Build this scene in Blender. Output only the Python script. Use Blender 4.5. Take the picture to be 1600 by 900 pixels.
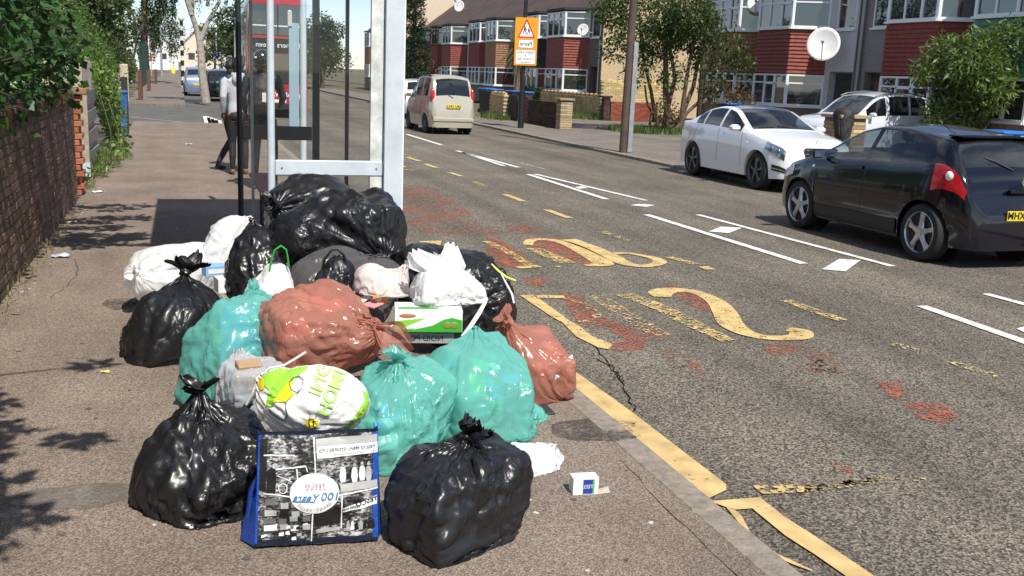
import bpy, bmesh, math, random
import numpy as np
from mathutils import Vector, Matrix, noise as mnoise
from mathutils.bvhtree import BVHTree
random.seed(11); rng = np.random.default_rng(11)
for o in list(bpy.data.objects): bpy.data.objects.remove(o)
SC = bpy.context.scene; COL = SC.collection
rad = math.radians
# ---------------------------------------------------------------- camera
CAM_H, FPX = 1.75, 1560.0
YAW, PITCH, ROLL = 0.32167, 0.20993, 0.04223
def basis():
    cy, sy, cp, sp = math.cos(YAW), math.sin(YAW), math.cos(PITCH), math.sin(PITCH)
    f = np.array([sy*cp, cy*cp, -sp]); r = np.array([cy, -sy, 0.]); u = np.cross(r, f)
    cr, sr = math.cos(ROLL), math.sin(ROLL)
    return cr*r+sr*u, -sr*r+cr*u, f
CR, CU, CF = basis(); CP = np.array([0, 0, CAM_H])
cd = bpy.data.cameras.new('camera'); cam = bpy.data.objects.new('camera', cd); COL.objects.link(cam)
cd.sensor_width = 36; cd.lens = FPX*36/1600; cd.clip_start = .05; cd.clip_end = 5000
cam.matrix_world = Matrix([[CR[i], CU[i], -CF[i], CP[i]] for i in range(3)]+[[0, 0, 0, 1]])
SC.camera = cam
def ray(x, y): return CF+CR*(x-800)/FPX+CU*(450-y)/FPX
def G(x, y, z=0.):                      # point of the ground (height z) seen at a place of the photograph
    d = ray(x, y); return CP+d*((z-CAM_H)/d[2])
def AY(x, y, Y): d = ray(x, y); return CP+d*(Y/d[1])
# ---------------------------------------------------------------- sky and sun
SUN_EL, SUN_AZ = rad(53), rad(9)       # azimuth measured from -Y towards +X
sdir = Vector((math.sin(SUN_AZ)*math.cos(SUN_EL), -math.cos(SUN_AZ)*math.cos(SUN_EL), math.sin(SUN_EL)))
W = bpy.data.worlds.new('World'); SC.world = W; W.use_nodes = True
nt = W.node_tree; bg = nt.nodes['Background']
sky = nt.nodes.new('ShaderNodeTexSky'); sky.sky_type = 'NISHITA'; sky.sun_disc = False
sky.sun_elevation = SUN_EL; sky.sun_rotation = math.atan2(sdir.x, sdir.y); sky.air_density = .8; sky.dust_density = .15; sky.ozone_density = 1.6
tc = nt.nodes.new('ShaderNodeTexCoord'); mp = nt.nodes.new('ShaderNodeMapping'); mp.inputs['Scale'].default_value = (1, 1, 2.6)
nz = nt.nodes.new('ShaderNodeTexNoise'); nz.inputs['Scale'].default_value = 2.6; nz.inputs['Detail'].default_value = 8; nz.inputs['Roughness'].default_value = .58
cr_ = nt.nodes.new('ShaderNodeValToRGB'); cr_.color_ramp.elements[0].position = .47; cr_.color_ramp.elements[1].position = .66
mx = nt.nodes.new('ShaderNodeMix'); mx.data_type = 'RGBA'; mx.inputs['B'].default_value = (7.2, 7.7, 8.6, 1)
nt.links.new(tc.outputs['Generated'], mp.inputs['Vector']); nt.links.new(mp.outputs['Vector'], nz.inputs['Vector'])
nt.links.new(nz.outputs['Fac'], cr_.inputs['Fac']); nt.links.new(cr_.outputs['Color'], mx.inputs['Factor'])
nt.links.new(sky.outputs['Color'], mx.inputs['A']); nt.links.new(mx.outputs['Result'], bg.inputs['Color'])
bg.inputs['Strength'].default_value = .105
sl = bpy.data.lights.new('sun', 'SUN'); sl.energy = 4.8; sl.angle = rad(.53); sl.color = (1, .945, .85)
so = bpy.data.objects.new('sun', sl); COL.objects.link(so); so.rotation_euler = sdir.to_track_quat('Z', 'Y').to_euler(); so.location = (5, -20, 40)
vs = SC.view_settings; vs.view_transform = 'Standard'; vs.look = 'None'; vs.exposure = .33; vs.gamma = 1
SC.cycles.max_bounces = 8; SC.cycles.transparent_max_bounces = 24; SC.cycles.use_denoising = True
SC.cycles.sample_clamp_indirect = 6
# ---------------------------------------------------------------- materials
MC = {}
def mat(name, col=(.5, .5, .5), rough=.6, metal=0., spec=.5, var=None, bump=None, coat=0., alpha=1., trans=0., sss=0., emit=None, attr=None, bump2=None, ior=None):
    """var=(scale, amount[, detail, second colour]); bump=(scale, strength[, detail])"""
    if name in MC: return MC[name]
    m = bpy.data.materials.new(name); m.use_nodes = True; n = m.node_tree.nodes; l = m.node_tree.links
    b = n['Principled BSDF']; b.inputs['Roughness'].default_value = rough; b.inputs['Metallic'].default_value = metal
    b.inputs['Specular IOR Level'].default_value = spec; b.inputs['Coat Weight'].default_value = coat; b.inputs['Coat Roughness'].default_value = .04
    b.inputs['Alpha'].default_value = alpha; b.inputs['Transmission Weight'].default_value = trans
    if ior: b.inputs['IOR'].default_value = ior
    c4 = (*col, 1); b.inputs['Base Color'].default_value = c4
    t = n.new('ShaderNodeTexCoord'); src = None
    if attr:
        a = n.new('ShaderNodeAttribute'); a.attribute_name = attr; src = a.outputs['Color']
        l.new(src, b.inputs['Base Color'])
    if var:
        x = n.new('ShaderNodeTexNoise'); x.inputs['Scale'].default_value = var[0]; x.inputs['Detail'].default_value = var[2] if len(var) > 2 else 5; x.inputs['Roughness'].default_value = .65
        l.new(t.outputs['Object'], x.inputs['Vector'])
        r = n.new('ShaderNodeValToRGB'); r.color_ramp.elements[0].position = .3; r.color_ramp.elements[1].position = .7
        k = var[1]; c2 = var[3] if len(var) > 3 else tuple(min(1, v*(1+k)) for v in col)
        r.color_ramp.elements[0].color = (*[v*(1-k) for v in col], 1); r.color_ramp.elements[1].color = (*c2, 1)
        l.new(x.outputs['Fac'], r.inputs['Fac']); l.new(r.outputs['Color'], b.inputs['Base Color']); src = r.outputs['Color']
    if bump:
        x = n.new('ShaderNodeTexNoise'); x.inputs['Scale'].default_value = bump[0]; x.inputs['Detail'].default_value = bump[2] if len(bump) > 2 else 4
        l.new(t.outputs['Object'], x.inputs['Vector']); q = n.new('ShaderNodeBump'); q.inputs['Strength'].default_value = bump[1]; q.inputs['Distance'].default_value = .02
        l.new(x.outputs['Fac'], q.inputs['Height']); l.new(q.outputs['Normal'], b.inputs['Normal'])
    if emit: b.inputs['Emission Color'].default_value = (*emit[0], 1); b.inputs['Emission Strength'].default_value = emit[1]
    MC[name] = m; return m
def nodes(m): return m.node_tree.nodes, m.node_tree.links, m.node_tree.nodes['Principled BSDF']
def glass(name, tint=(.8, .85, .85), refl=.08, alpha=.25, rough=.02, top=.85):
    """thin pane: lets light straight through, tinted, with a mirror share that grows at grazing angles"""
    if name in MC: return MC[name]
    m = bpy.data.materials.new(name); m.use_nodes = True; n = m.node_tree.nodes; l = m.node_tree.links; n.remove(n['Principled BSDF'])
    o = n['Material Output']; tr = n.new('ShaderNodeBsdfTransparent'); tr.inputs['Color'].default_value = (*tint, 1)
    gl = n.new('ShaderNodeBsdfGlossy'); gl.inputs['Roughness'].default_value = rough
    fr = n.new('ShaderNodeLayerWeight'); fr.inputs['Blend'].default_value = .35
    mr = n.new('ShaderNodeMapRange'); mr.inputs['To Min'].default_value = refl; mr.inputs['To Max'].default_value = top
    pw = n.new('ShaderNodeMath'); pw.operation = 'POWER'; pw.inputs[1].default_value = 2.2
    mi = n.new('ShaderNodeMixShader'); l.new(fr.outputs['Facing'], pw.inputs[0]); l.new(pw.outputs[0], mr.inputs['Value']); l.new(mr.outputs['Result'], mi.inputs['Fac'])
    df = n.new('ShaderNodeBsdfDiffuse'); df.inputs['Color'].default_value = (.5, .52, .5, 1); m2 = n.new('ShaderNodeMixShader'); m2.inputs['Fac'].default_value = alpha*.2
    l.new(tr.outputs[0], m2.inputs[1]); l.new(df.outputs[0], m2.inputs[2])
    l.new(m2.outputs[0], mi.inputs[1]); l.new(gl.outputs[0], mi.inputs[2]); l.new(mi.outputs[0], o.inputs['Surface']); MC[name] = m; return m
# ---------------------------------------------------------------- mesh helpers
class MB:
    def __init__(s): s.v = []; s.f = []
    def add(s, v, f):
        k = len(s.v); s.v += [tuple(map(float, p)) for p in v]; s.f += [tuple(k+i for i in q) for q in f]; return s
    def box(s, c, d, rz=0., bev=0., rx=0.):
        hx, hy, hz = d[0]/2, d[1]/2, d[2]/2
        if bev:
            b = min(bev, hx*.9, hy*.9, hz*.9); P = []
            for (z, i) in ((-hz, b), (-hz+b, 0), (hz-b, 0), (hz, b)):
                P += [(-hx+i, -hy+i, z), (hx-i, -hy+i, z), (hx-i, hy-i, z), (-hx+i, hy-i, z)]
            F = [(3, 2, 1, 0), (12, 13, 14, 15)]
            for k in range(3):
                for j in range(4): F.append((k*4+j, k*4+(j+1) % 4, k*4+4+(j+1) % 4, k*4+4+j))
        else:
            P = [(x*hx, y*hy, z*hz) for z in (-1, 1) for x, y in ((-1, -1), (1, -1), (1, 1), (-1, 1))]
            F = [(3, 2, 1, 0), (4, 5, 6, 7)]+[(j, (j+1) % 4, 4+(j+1) % 4, 4+j) for j in range(4)]
        M_ = Matrix.Rotation(rz, 3, 'Z') @ Matrix.Rotation(rx, 3, 'X')
        return s.add([M_ @ Vector(p)+Vector(c) for p in P], F)
    def b2(s, x0, x1, y0, y1, z0, z1, bev=0.): return s.box(((x0+x1)/2, (y0+y1)/2, (z0+z1)/2), (abs(x1-x0), abs(y1-y0), abs(z1-z0)), 0, bev)
    def tube(s, pts, r, n=8, cap=True, flat=1.):
        pts = [Vector(p) for p in pts]; rs = r if hasattr(r, '__len__') else [r]*len(pts); V = []; up = Vector((0, 0, 1)); prev = None
        for i, p in enumerate(pts):
            d = (pts[min(i+1, len(pts)-1)]-pts[max(i-1, 0)]).normalized()
            a = prev-d*prev.dot(d) if prev is not None else (up.cross(d) if abs(d.z) < .95 else Vector((1, 0, 0)).cross(d))
            if a.length < 1e-6: a = d.orthogonal()
            a.normalize(); prev = a; b = d.cross(a)
            for k in range(n): t = 2*math.pi*k/n; V.append(p+a*math.cos(t)*rs[i]+b*math.sin(t)*rs[i]*flat)
        F = [(i*n+k, i*n+(k+1) % n, (i+1)*n+(k+1) % n, (i+1)*n+k) for i in range(len(pts)-1) for k in range(n)]
        if cap: F += [tuple(range(n-1, -1, -1)), tuple((len(pts)-1)*n+k for k in range(n))]
        return s.add(V, F)
    def cyl(s, c, r, h, n=16, axis='Z', r2=None):
        d = {'X': Vector((1, 0, 0)), 'Y': Vector((0, 1, 0)), 'Z': Vector((0, 0, 1))}[axis]; c = Vector(c)
        return s.tube([c-d*h/2, c+d*h/2], [r, r if r2 is None else r2], n)
    def prism(s, poly, z0, z1):
        n = len(poly); return s.add([(*p, z0) for p in poly]+[(*p, z1) for p in poly], [tuple(range(n-1, -1, -1)), tuple(range(n, 2*n))]+[(i, (i+1) % n, n+(i+1) % n, n+i) for i in range(n)])
    def ell(s, c, r, n=12, m=8):
        V = [(c[0], c[1], c[2]-r[2])]
        for i in range(1, m):
            t = math.pi*i/m
            for k in range(n): a = 2*math.pi*k/n; V.append((c[0]+r[0]*math.sin(t)*math.cos(a), c[1]+r[1]*math.sin(t)*math.sin(a), c[2]-r[2]*math.cos(t)))
        V.append((c[0], c[1], c[2]+r[2])); F = [(0, 1+(k+1) % n, 1+k) for k in range(n)]
        F += [(1+i*n+k, 1+i*n+(k+1) % n, 1+(i+1)*n+(k+1) % n, 1+(i+1)*n+k) for i in range(m-2) for k in range(n)]
        F += [(len(V)-1, 1+(m-2)*n+k, 1+(m-2)*n+(k+1) % n) for k in range(n)]
        return s.add(V, F)
    def mesh(s, name, m, smooth=False):
        me = bpy.data.meshes.new(name); me.from_pydata(s.v, [], s.f); me.update()
        if m: me.materials.append(m)
        if smooth: me.polygons.foreach_set('use_smooth', [True]*len(me.polygons)); me.set_sharp_from_angle(angle=smooth if smooth is not True else rad(38))
        return me
    def build(s, name, m, parent=None, smooth=False): return link(name, s.mesh(name, m, smooth), parent)
def link(name, me, parent=None, loc=None, rz=0):
    o = bpy.data.objects.new(name, me); COL.objects.link(o)
    if loc is not None: o.location = loc
    if rz: o.rotation_euler.z = rz
    if parent is not None: o.parent = parent
    return o
def tag(o, label=None, cat=None, group=None, kind=None):
    for k, v in (('label', label), ('category', cat), ('group', group), ('kind', kind)):
        if v: o[k] = v
    return o
def empty(name, loc, label, cat, group=None, rz=0):
    o = bpy.data.objects.new(name, None); COL.objects.link(o); o.location = loc; o.rotation_euler.z = rz; o.empty_display_size = .1
    return tag(o, label, cat, group)
def npmesh(name, V, F, m, parent=None, smooth=True, col=None):
    me = bpy.data.meshes.new(name); V = np.asarray(V, np.float32); F = np.asarray(F, np.int32); k = F.shape[1]
    me.vertices.add(len(V)); me.vertices.foreach_set('co', V.ravel()); me.loops.add(F.size); me.loops.foreach_set('vertex_index', F.ravel())
    me.polygons.add(len(F)); me.polygons.foreach_set('loop_start', np.arange(0, F.size, k, dtype=np.int32)); me.polygons.foreach_set('loop_total', np.full(len(F), k, np.int32))
    me.update(calc_edges=True); me.materials.append(m)
    if smooth: me.polygons.foreach_set('use_smooth', np.ones(len(F), bool))
    if col is not None:
        a = me.color_attributes.new('Col', 'FLOAT_COLOR', 'POINT'); a.data.foreach_set('color', np.asarray(col, np.float32).ravel())
    return link(name, me, parent)
def text_mesh(txt, size, mirror=False, shear=0., bold=0., align='CENTER', space=1.):
    cu = bpy.data.curves.new('lettering', 'FONT'); cu.body = txt; cu.size = size; cu.align_x = align; cu.align_y = 'CENTER'; cu.shear = shear; cu.offset = bold; cu.space_character = space; cu.resolution_u = 3
    o = bpy.data.objects.new('lettering', cu); COL.objects.link(o); dg = bpy.context.evaluated_depsgraph_get(); dg.update()
    me = bpy.data.meshes.new_from_object(o.evaluated_get(dg)); bpy.data.objects.remove(o); bpy.data.curves.remove(cu)
    if mirror:
        for v in me.vertices: v.co.x = -v.co.x
        me.flip_normals()
    me.materials.clear(); return me
def text_obj(name, txt, size, m, parent, org, right, up, off=.003, **kw):
    me = text_mesh(txt, size, **kw); R_, U_ = Vector(right).normalized(), Vector(up).normalized(); N_ = R_.cross(U_); org = Vector(org)
    for v in me.vertices: v.co = org+R_*v.co.x+U_*v.co.y+N_*off
    me.update(); me.materials.append(m); return link(name, me, parent)
def leaves(centers, radii, n, size, seed=1, droop=.25, shell=.55, hue=((.035, .075, .018), (.09, .14, .03)), aspect=.55, keep=None):
    """leaf-sized folded blades scattered through ellipsoids; returns verts, quads, colours"""
    r = np.random.default_rng(seed); C = np.asarray(centers, float); Rr = np.asarray(radii, float); vol = Rr.prod(1)**.7; pick = r.choice(len(C), n, p=vol/vol.sum())
    d = r.normal(size=(n, 3)); d /= np.linalg.norm(d, axis=1)[:, None]; t = (shell+(1-shell)*r.random(n)**.6)[:, None]*(.75+.35*r.random((n, 1)))
    P = C[pick]+d*Rr[pick]*t
    if keep is not None: k = keep(P); P = P[k]; d = d[k]; n = len(P)
    a = r.normal(size=(n, 3))+d*.6; a[:, 2] -= droop*2; a /= np.linalg.norm(a, axis=1)[:, None]
    b = np.cross(a, r.normal(size=(n, 3))+np.array([0, 0, .8])); b /= np.linalg.norm(b, axis=1)[:, None]+1e-9; nn = np.cross(a, b)
    s = size*(.4+1.2*r.random((n, 1))**1.3)
    V = np.stack([P, P+a*s*.45+b*s*aspect*.5+nn*s*.08, P+a*s, P+a*s*.45-b*s*aspect*.5+nn*s*.08], 1).reshape(-1, 3)
    F = np.arange(4*n).reshape(n, 4); h0, h1 = np.array(hue[0]), np.array(hue[1]); q = r.random((n, 1))
    c = h0+(h1-h0)*q; c *= (.65+.7*r.random((n, 1))); c = np.concatenate([c, np.ones((n, 1))], 1).repeat(4, 0)
    return V, F, c
def leafmat():
    if 'leaf' in MC: return MC['leaf']
    m = mat('leaf', (.06, .1, .03), .45, attr='Col', spec=.4); n, l, b = nodes(m); o = n['Material Output']
    tl = n.new('ShaderNodeBsdfTranslucent'); a = n['Attribute']; hs = n.new('ShaderNodeHueSaturation'); hs.inputs['Value'].default_value = 1.6; l.new(a.outputs['Color'], hs.inputs['Color']); l.new(hs.outputs['Color'], tl.inputs['Color'])
    mi = n.new('ShaderNodeMixShader'); mi.inputs['Fac'].default_value = .3; l.new(b.outputs[0], mi.inputs[1]); l.new(tl.outputs[0], mi.inputs[2]); l.new(mi.outputs[0], o.inputs['Surface']); return m
# ================================================================ ground, road, pavements
def aggregate(name, dark, light, vscale, patch, tint, rough=.9, chip=.5, bump=.5, tracks=0.):
    m = mat(name, dark, rough, spec=.25); n, l, b = nodes(m); t = n['Texture Coordinate']
    def N(kind, **kw):
        x = n.new(kind)
        for k, v in kw.items(): x.inputs[k].default_value = v
        return x
    vo = n.new('ShaderNodeTexVoronoi'); vo.inputs['Scale'].default_value = vscale; l.new(t.outputs['Object'], vo.inputs['Vector'])
    sep = n.new('ShaderNodeSeparateColor'); l.new(vo.outputs['Color'], sep.inputs[0])
    rp = n.new('ShaderNodeValToRGB'); e = rp.color_ramp.elements; e[0].position = 0; e[0].color = (*dark, 1); e[1].position = 1; e[1].color = (*light, 1)
    x = rp.color_ramp.elements.new(chip); x.color = (*[d*.65+q*.35 for d, q in zip(dark, light)], 1); l.new(sep.outputs[0], rp.inputs['Fac'])
    pn = N('ShaderNodeTexNoise', Scale=patch, Detail=7., Roughness=.62); l.new(t.outputs['Object'], pn.inputs['Vector'])
    pr = n.new('ShaderNodeValToRGB'); pr.color_ramp.elements[0].position = .3; pr.color_ramp.elements[1].position = .72
    pr.color_ramp.elements[0].color = (*tint[0], 1); pr.color_ramp.elements[1].color = (*tint[1], 1); l.new(pn.outputs['Fac'], pr.inputs['Fac'])
    if tracks:      # polished and stained bands along the way of travel, and scattered darker spots
        mq = N('ShaderNodeMapping', Scale=(1.5, .05, 1.)); l.new(t.outputs['Object'], mq.inputs[0]); tn = N('ShaderNodeTexNoise', Scale=1.3, Detail=5.); l.new(mq.outputs[0], tn.inputs['Vector'])
        sv = n.new('ShaderNodeTexVoronoi'); sv.inputs['Scale'].default_value = 3.1; l.new(t.outputs['Object'], sv.inputs['Vector']); sr = n.new('ShaderNodeMapRange'); sr.inputs['From Min'].default_value = .02; sr.inputs['From Max'].default_value = .07; sr.inputs['To Min'].default_value = .72; l.new(sv.outputs['Distance'], sr.inputs['Value'])
        tr_ = n.new('ShaderNodeMapRange'); tr_.inputs['From Min'].default_value = .3; tr_.inputs['From Max'].default_value = .7; tr_.inputs['To Min'].default_value = 1-tracks; tr_.inputs['To Max'].default_value = 1+tracks*.6; l.new(tn.outputs['Fac'], tr_.inputs['Value'])
        tm = n.new('ShaderNodeMath'); tm.operation = 'MULTIPLY'; l.new(tr_.outputs[0], tm.inputs[0]); l.new(sr.outputs[0], tm.inputs[1])
        vm = n.new('ShaderNodeVectorMath'); vm.operation = 'SCALE'; l.new(pr.outputs['Color'], vm.inputs[0]); l.new(tm.outputs[0], vm.inputs['Scale']); tint_out = vm.outputs[0]
    else: tint_out = pr.outputs['Color']
    mu = n.new('ShaderNodeMix'); mu.data_type = 'RGBA'; mu.blend_type = 'MULTIPLY'; mu.inputs['Factor'].default_value = 1
    l.new(rp.outputs['Color'], mu.inputs['A']); l.new(tint_out, mu.inputs['B']); l.new(mu.outputs['Result'], b.inputs['Base Color'])
    bp = n.new('ShaderNodeBump'); bp.inputs['Strength'].default_value = bump; bp.inputs['Distance'].default_value = .006; l.new(vo.outputs['Distance'], bp.inputs['Height']); l.new(bp.outputs['Normal'], b.inputs['Normal'])
    return m
M_road = aggregate('asphalt', (.036, .033, .029), (.31, .28, .235), 105, .55, ((.72, .70, .68), (1.2, 1.16, 1.08)), chip=.5, bump=.7, tracks=.3)
M_pave = aggregate('pavement_asphalt', (.112, .090, .076), (.37, .305, .255), 185, 1.3, ((.70, .67, .64), (1.12, 1.09, 1.05)), chip=.45, bump=.45, tracks=.12)
M_pave2 = aggregate('far_pavement_asphalt', (.12, .105, .095), (.30, .265, .235), 60, .8, ((.75, .72, .7), (1.08, 1.05, 1.02)), chip=.5, bump=.3)
M_kerb = mat('kerb_concrete', (.24, .205, .17), .9, var=(14, .32, 8), bump=(60, .4), spec=.2)
M_soil = mat('garden_ground', (.12, .11, .075), .95, var=(.6, .5, 6), spec=.1)
def sheet(name, x0, x1, y0, y1, z, m, parent=None, kind='structure'):
    o = MB().add([(x0, y0, z), (x1, y0, z), (x1, y1, z), (x0, y1, z)], [(0, 1, 2, 3)]).build(name, m, parent)
    if kind: o['kind'] = kind
    return o
sheet('ground', -1500, 1500, -300, 2500, -.03, M_soil)
road = sheet('road', 1.95, 9.65, -12, 400, 0, M_road)
PZ = .1
KX = 2.02                                   # face of the near kerb
sheet('side_road', -40, 1.95, 29.6, 41.2, 0, mat('side_asphalt', (.115, .11, .105), .9, var=(1.2, .25, 7), spec=.2))
MB().b2(-1.25, 1.87, -6, 29.4, -.02, PZ).build('pavement', M_pave)['kind'] = 'structure'
MB().b2(-2.3, .1, 41.4, 300, -.02, PZ).build('pavement_beyond_side_road', M_pave2)['kind'] = 'structure'
sheet('road_edge_strip', .1, 1.95, 41.2, 400, 0, MC['side_asphalt'])
MB().b2(9.8, 12.2, -6, 300, -.02, .06).build('far_pavement', M_pave2)['kind'] = 'structure'
MB().b2(12.2, 26, -6, 40, -.025, .055).build('forecourt', mat('forecourt_tarmac', (.17, .15, .13), .9, var=(.7, .3, 7), spec=.15))['kind'] = 'structure'
# kerb stones, each its own piece
nk = empty('near_kerb', (1.94, 3, 0), 'weathered concrete kerb along the near pavement beside the yellow lines', 'kerb'); nk['kind'] = 'structure'
kme = MB().box((0, 0, 0), (.145, .888, .16), bev=.012).mesh('kerb_stone', M_kerb)
for i in range(30):
    y = 1.0+i*.9; o = link('kerb_stone', kme, nk, (random.uniform(-.004, .004), y-3, .0215+random.uniform(-.004, .003)), random.uniform(-.006, .006))
fk = empty('far_kerb', (9.72, 20, 0), 'pale concrete kerb along the pavement in front of the houses', 'kerb'); fk['kind'] = 'structure'
kme2 = MB().box((0, 0, 0), (.15, .888, .14), bev=.012).mesh('kerb_stone', M_kerb)
for i in range(40):
    y = 18.3+i*.9; link('kerb_stone', kme2, fk, (0, y-20, .002+random.uniform(-.003, .003)))
MB().b2(9.645, 9.8, 5.4, 17.84, -.05, .025).build('dropped_kerb', M_kerb, fk)
MB().b2(9.645, 9.8, 54.3, 300, -.05, .07).build('kerb_run', M_kerb, fk)
# worn paint
def paint(name, col, wear=.5, scale=9., fine=60., soft=.06):
    if name in MC: return MC[name]
    m = mat(name, col, .75, spec=.25); n, l, b = nodes(m); t = n['Texture Coordinate']; o = n['Material Output']
    a = n.new('ShaderNodeTexNoise'); a.inputs['Scale'].default_value = scale; a.inputs['Detail'].default_value = 9; a.inputs['Roughness'].default_value = .7
    v = n.new('ShaderNodeTexVoronoi'); v.inputs['Scale'].default_value = fine; l.new(t.outputs['Object'], a.inputs['Vector']); l.new(t.outputs['Object'], v.inputs['Vector'])
    s = n.new('ShaderNodeSeparateColor'); l.new(v.outputs['Color'], s.inputs[0])
    ma = n.new('ShaderNodeMath'); ma.operation = 'MULTIPLY_ADD'; ma.inputs[1].default_value = .35; l.new(s.outputs[0], ma.inputs[0]); l.new(a.outputs['Fac'], ma.inputs[2])
    rp = n.new('ShaderNodeValToRGB'); rp.color_ramp.elements[0].position = wear; rp.color_ramp.elements[1].position = wear+soft; l.new(ma.outputs[0], rp.inputs['Fac'])
    tr = n.new('ShaderNodeBsdfTransparent'); mi = n.new('ShaderNodeMixShader'); l.new(rp.outputs['Color'], mi.inputs['Fac']); l.new(tr.outputs[0], mi.inputs[1]); l.new(b.outputs[0], mi.inputs[2]); l.new(mi.outputs[0], o.inputs['Surface'])
    w = n.new('ShaderNodeTexNoise'); w.inputs['Scale'].default_value = 7; w.inputs['Detail'].default_value = 8; l.new(t.outputs['Object'], w.inputs['Vector'])
    c = n.new('ShaderNodeValToRGB'); c.color_ramp.elements[0].position = .3; c.color_ramp.elements[0].color = (*[q*.62 for q in col], 1); c.color_ramp.elements[1].position = .62; c.color_ramp.elements[1].color = (*col, 1)
    l.new(w.outputs['Fac'], c.inputs['Fac']); l.new(c.outputs['Color'], b.inputs['Base Color']); return m
YEL = (.63, .46, .20); P_y = paint('yellow_road_paint', YEL, .47, 9, 90); P_y2 = paint('worn_yellow_road_paint', (.62, .45, .19), .66)
P_y3 = paint('mostly_gone_yellow_paint', (.60, .46, .24), .74); P_k = paint('kerbside_yellow_paint', (.62, .44, .20), .40, 5)
P_w = paint('white_road_paint', (.78, .77, .74), .42); P_r = paint('red_surfacing', (.38, .12, .075), .62, 6, 70, .12); P_r2 = paint('patchy_red_surfacing', (.38, .12, .075), .76, 4, 70, .12)
def poly_mark(name, pts, m, z=.008):
    q = [G(x, y, 0) for x, y in pts]; return MB().add([(p[0], p[1], z) for p in q], [tuple(range(len(q)))]).build(name, m, road)
def stroke(name, pts, w, m, z=.008, smooth=True, end=None):
    P = np.array([G(x, y, 0)[:2] for x, y in pts]); wd = np.full(len(P), float(w)) if np.isscalar(w) else np.array(w, float)
    if smooth and len(P) > 2:
        Q = []; WW = []
        for i in range(len(P)-1):
            p0, p1, p2, p3 = P[max(i-1, 0)], P[i], P[i+1], P[min(i+2, len(P)-1)]
            for t in np.linspace(0, 1, 7, endpoint=False):
                Q.append(.5*((2*p1)+(-p0+p2)*t+(2*p0-5*p1+4*p2-p3)*t*t+(-p0+3*p1-3*p2+p3)*t**3)); WW.append(wd[i]*(1-t)+wd[i+1]*t)
        Q.append(P[-1]); WW.append(wd[-1]); P = np.array(Q); wd = np.array(WW)
    T = np.gradient(P, axis=0); T /= np.linalg.norm(T, axis=1)[:, None]+1e-9; N_ = np.stack([-T[:, 1], T[:, 0]], 1)
    V = [(*(p+n_*h/2), z) for p, n_, h in zip(P, N_, wd)]+[(*(p-n_*h/2), z) for p, n_, h in zip(P, N_, wd)]; k = len(P)
    return MB().add(V, [(i, i+1, k+i+1, k+i) for i in range(k-1)][::1]).build(name, m, road)
Z8 = lambda L: [(760+x/2.857, 320+y/2.857) for x, y in L]
Z7 = lambda L: [(620+x/3.2, 180+y/3.2) for x, y in L]
Z6 = lambda L: [(1000+x/2.667, 130+y/2.667) for x, y in L]
ZK = lambda L: [(850+x/2.4615, 560+y/2.4615) for x, y in L]
# red patches under the lettering
for pl, m in (([(0, 140), (70, 160), (150, 215), (235, 280), (140, 285), (60, 268), (0, 255)], P_r), ([(165, 150), (330, 150), (560, 215), (590, 250), (480, 280), (380, 255), (300, 235), (200, 190)], P_r),
              ([(320, 395), (420, 410), (510, 490), (720, 600), (700, 650), (560, 655), (540, 620), (640, 610), (520, 545), (410, 530), (360, 450)], P_r),
              ([(800, 350), (900, 390), (1010, 430), (1110, 490), (1060, 500), (960, 470), (860, 420)], P_r), ([(1130, 560), (1240, 600), (1420, 600), (1560, 690), (1599, 760), (1480, 750), (1280, 680)], P_r2),
              ([(40, 40), (200, 80), (300, 130), (120, 130)], P_r2), ([(170, 330), (270, 330), (250, 365), (180, 360)], P_r), ([(480, 400), (640, 470), (900, 640), (820, 660), (600, 530)], P_r2), ([(780, 640), (930, 680), (1000, 790), (820, 740)], P_r2)):
    poly_mark('red_surfacing_patch', Z8(pl), m, .004)
for pl in ([(0, 340), (180, 360), (330, 450), (430, 560), (700, 560), (720, 590), (420, 600), (130, 600), (0, 480)],):
    poly_mark('red_surfacing_patch', Z7(pl), paint('blotchy_red_surfacing', (.38, .12, .075), .72, 2.2, 70, .14), .0035)
for pl in ([(1280, 90), (1370, 95), (1410, 130), (1340, 165)], [(1370, 170), (1520, 170), (1600, 225), (1560, 255), (1450, 235)], [(1100, 395), (1200, 420), (1190, 445), (1120, 430)], [(900, 0), (1060, 0), (1170, 70), (1060, 70)], [(480, 0), (560, 10), (550, 50), (500, 45)], [(1040, 330), (1100, 330), (1090, 360)]):
    poly_mark('red_surfacing_patch', ZK(pl), P_r2 if pl[0][0] < 1200 else P_r, .004)
# lettering of the bus stop, traced on the road: B, U, S
poly_mark('letter_stroke', Z8([(150, 408), (215, 408), (370, 520), (425, 553), (470, 590), (565, 628), (545, 650), (500, 642), (400, 592), (340, 530), (285, 500)]), P_y)
poly_mark('letter_stroke', Z8([(208, 407), (345, 408), (352, 420), (228, 421)]), P_y)
stroke('letter_stroke', Z8([(350, 418), (430, 445), (490, 490), (470, 520), (405, 522)]), .07, P_y3, .0075)
stroke('letter_stroke', Z8([(490, 408), (600, 480), (700, 540), (785, 590)]), .16, P_y3)
stroke('letter_stroke', Z8([(612, 403), (760, 455), (900, 525), (1080, 612)]), [.17, .17, .17, .12], P_y2)
stroke('letter_stroke', Z8([(785, 415), (778, 396), (820, 384), (900, 387), (965, 404), (1030, 440), (1066, 487), (1092, 535), (1150, 572), (1240, 595), (1340, 598), (1400, 590), (1395, 570), (1345, 560)]),
       [.14, .22, .19, .13, .13, .17, .2, .2, .16, .12, .12, .16, .2, .12], P_y)
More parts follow.
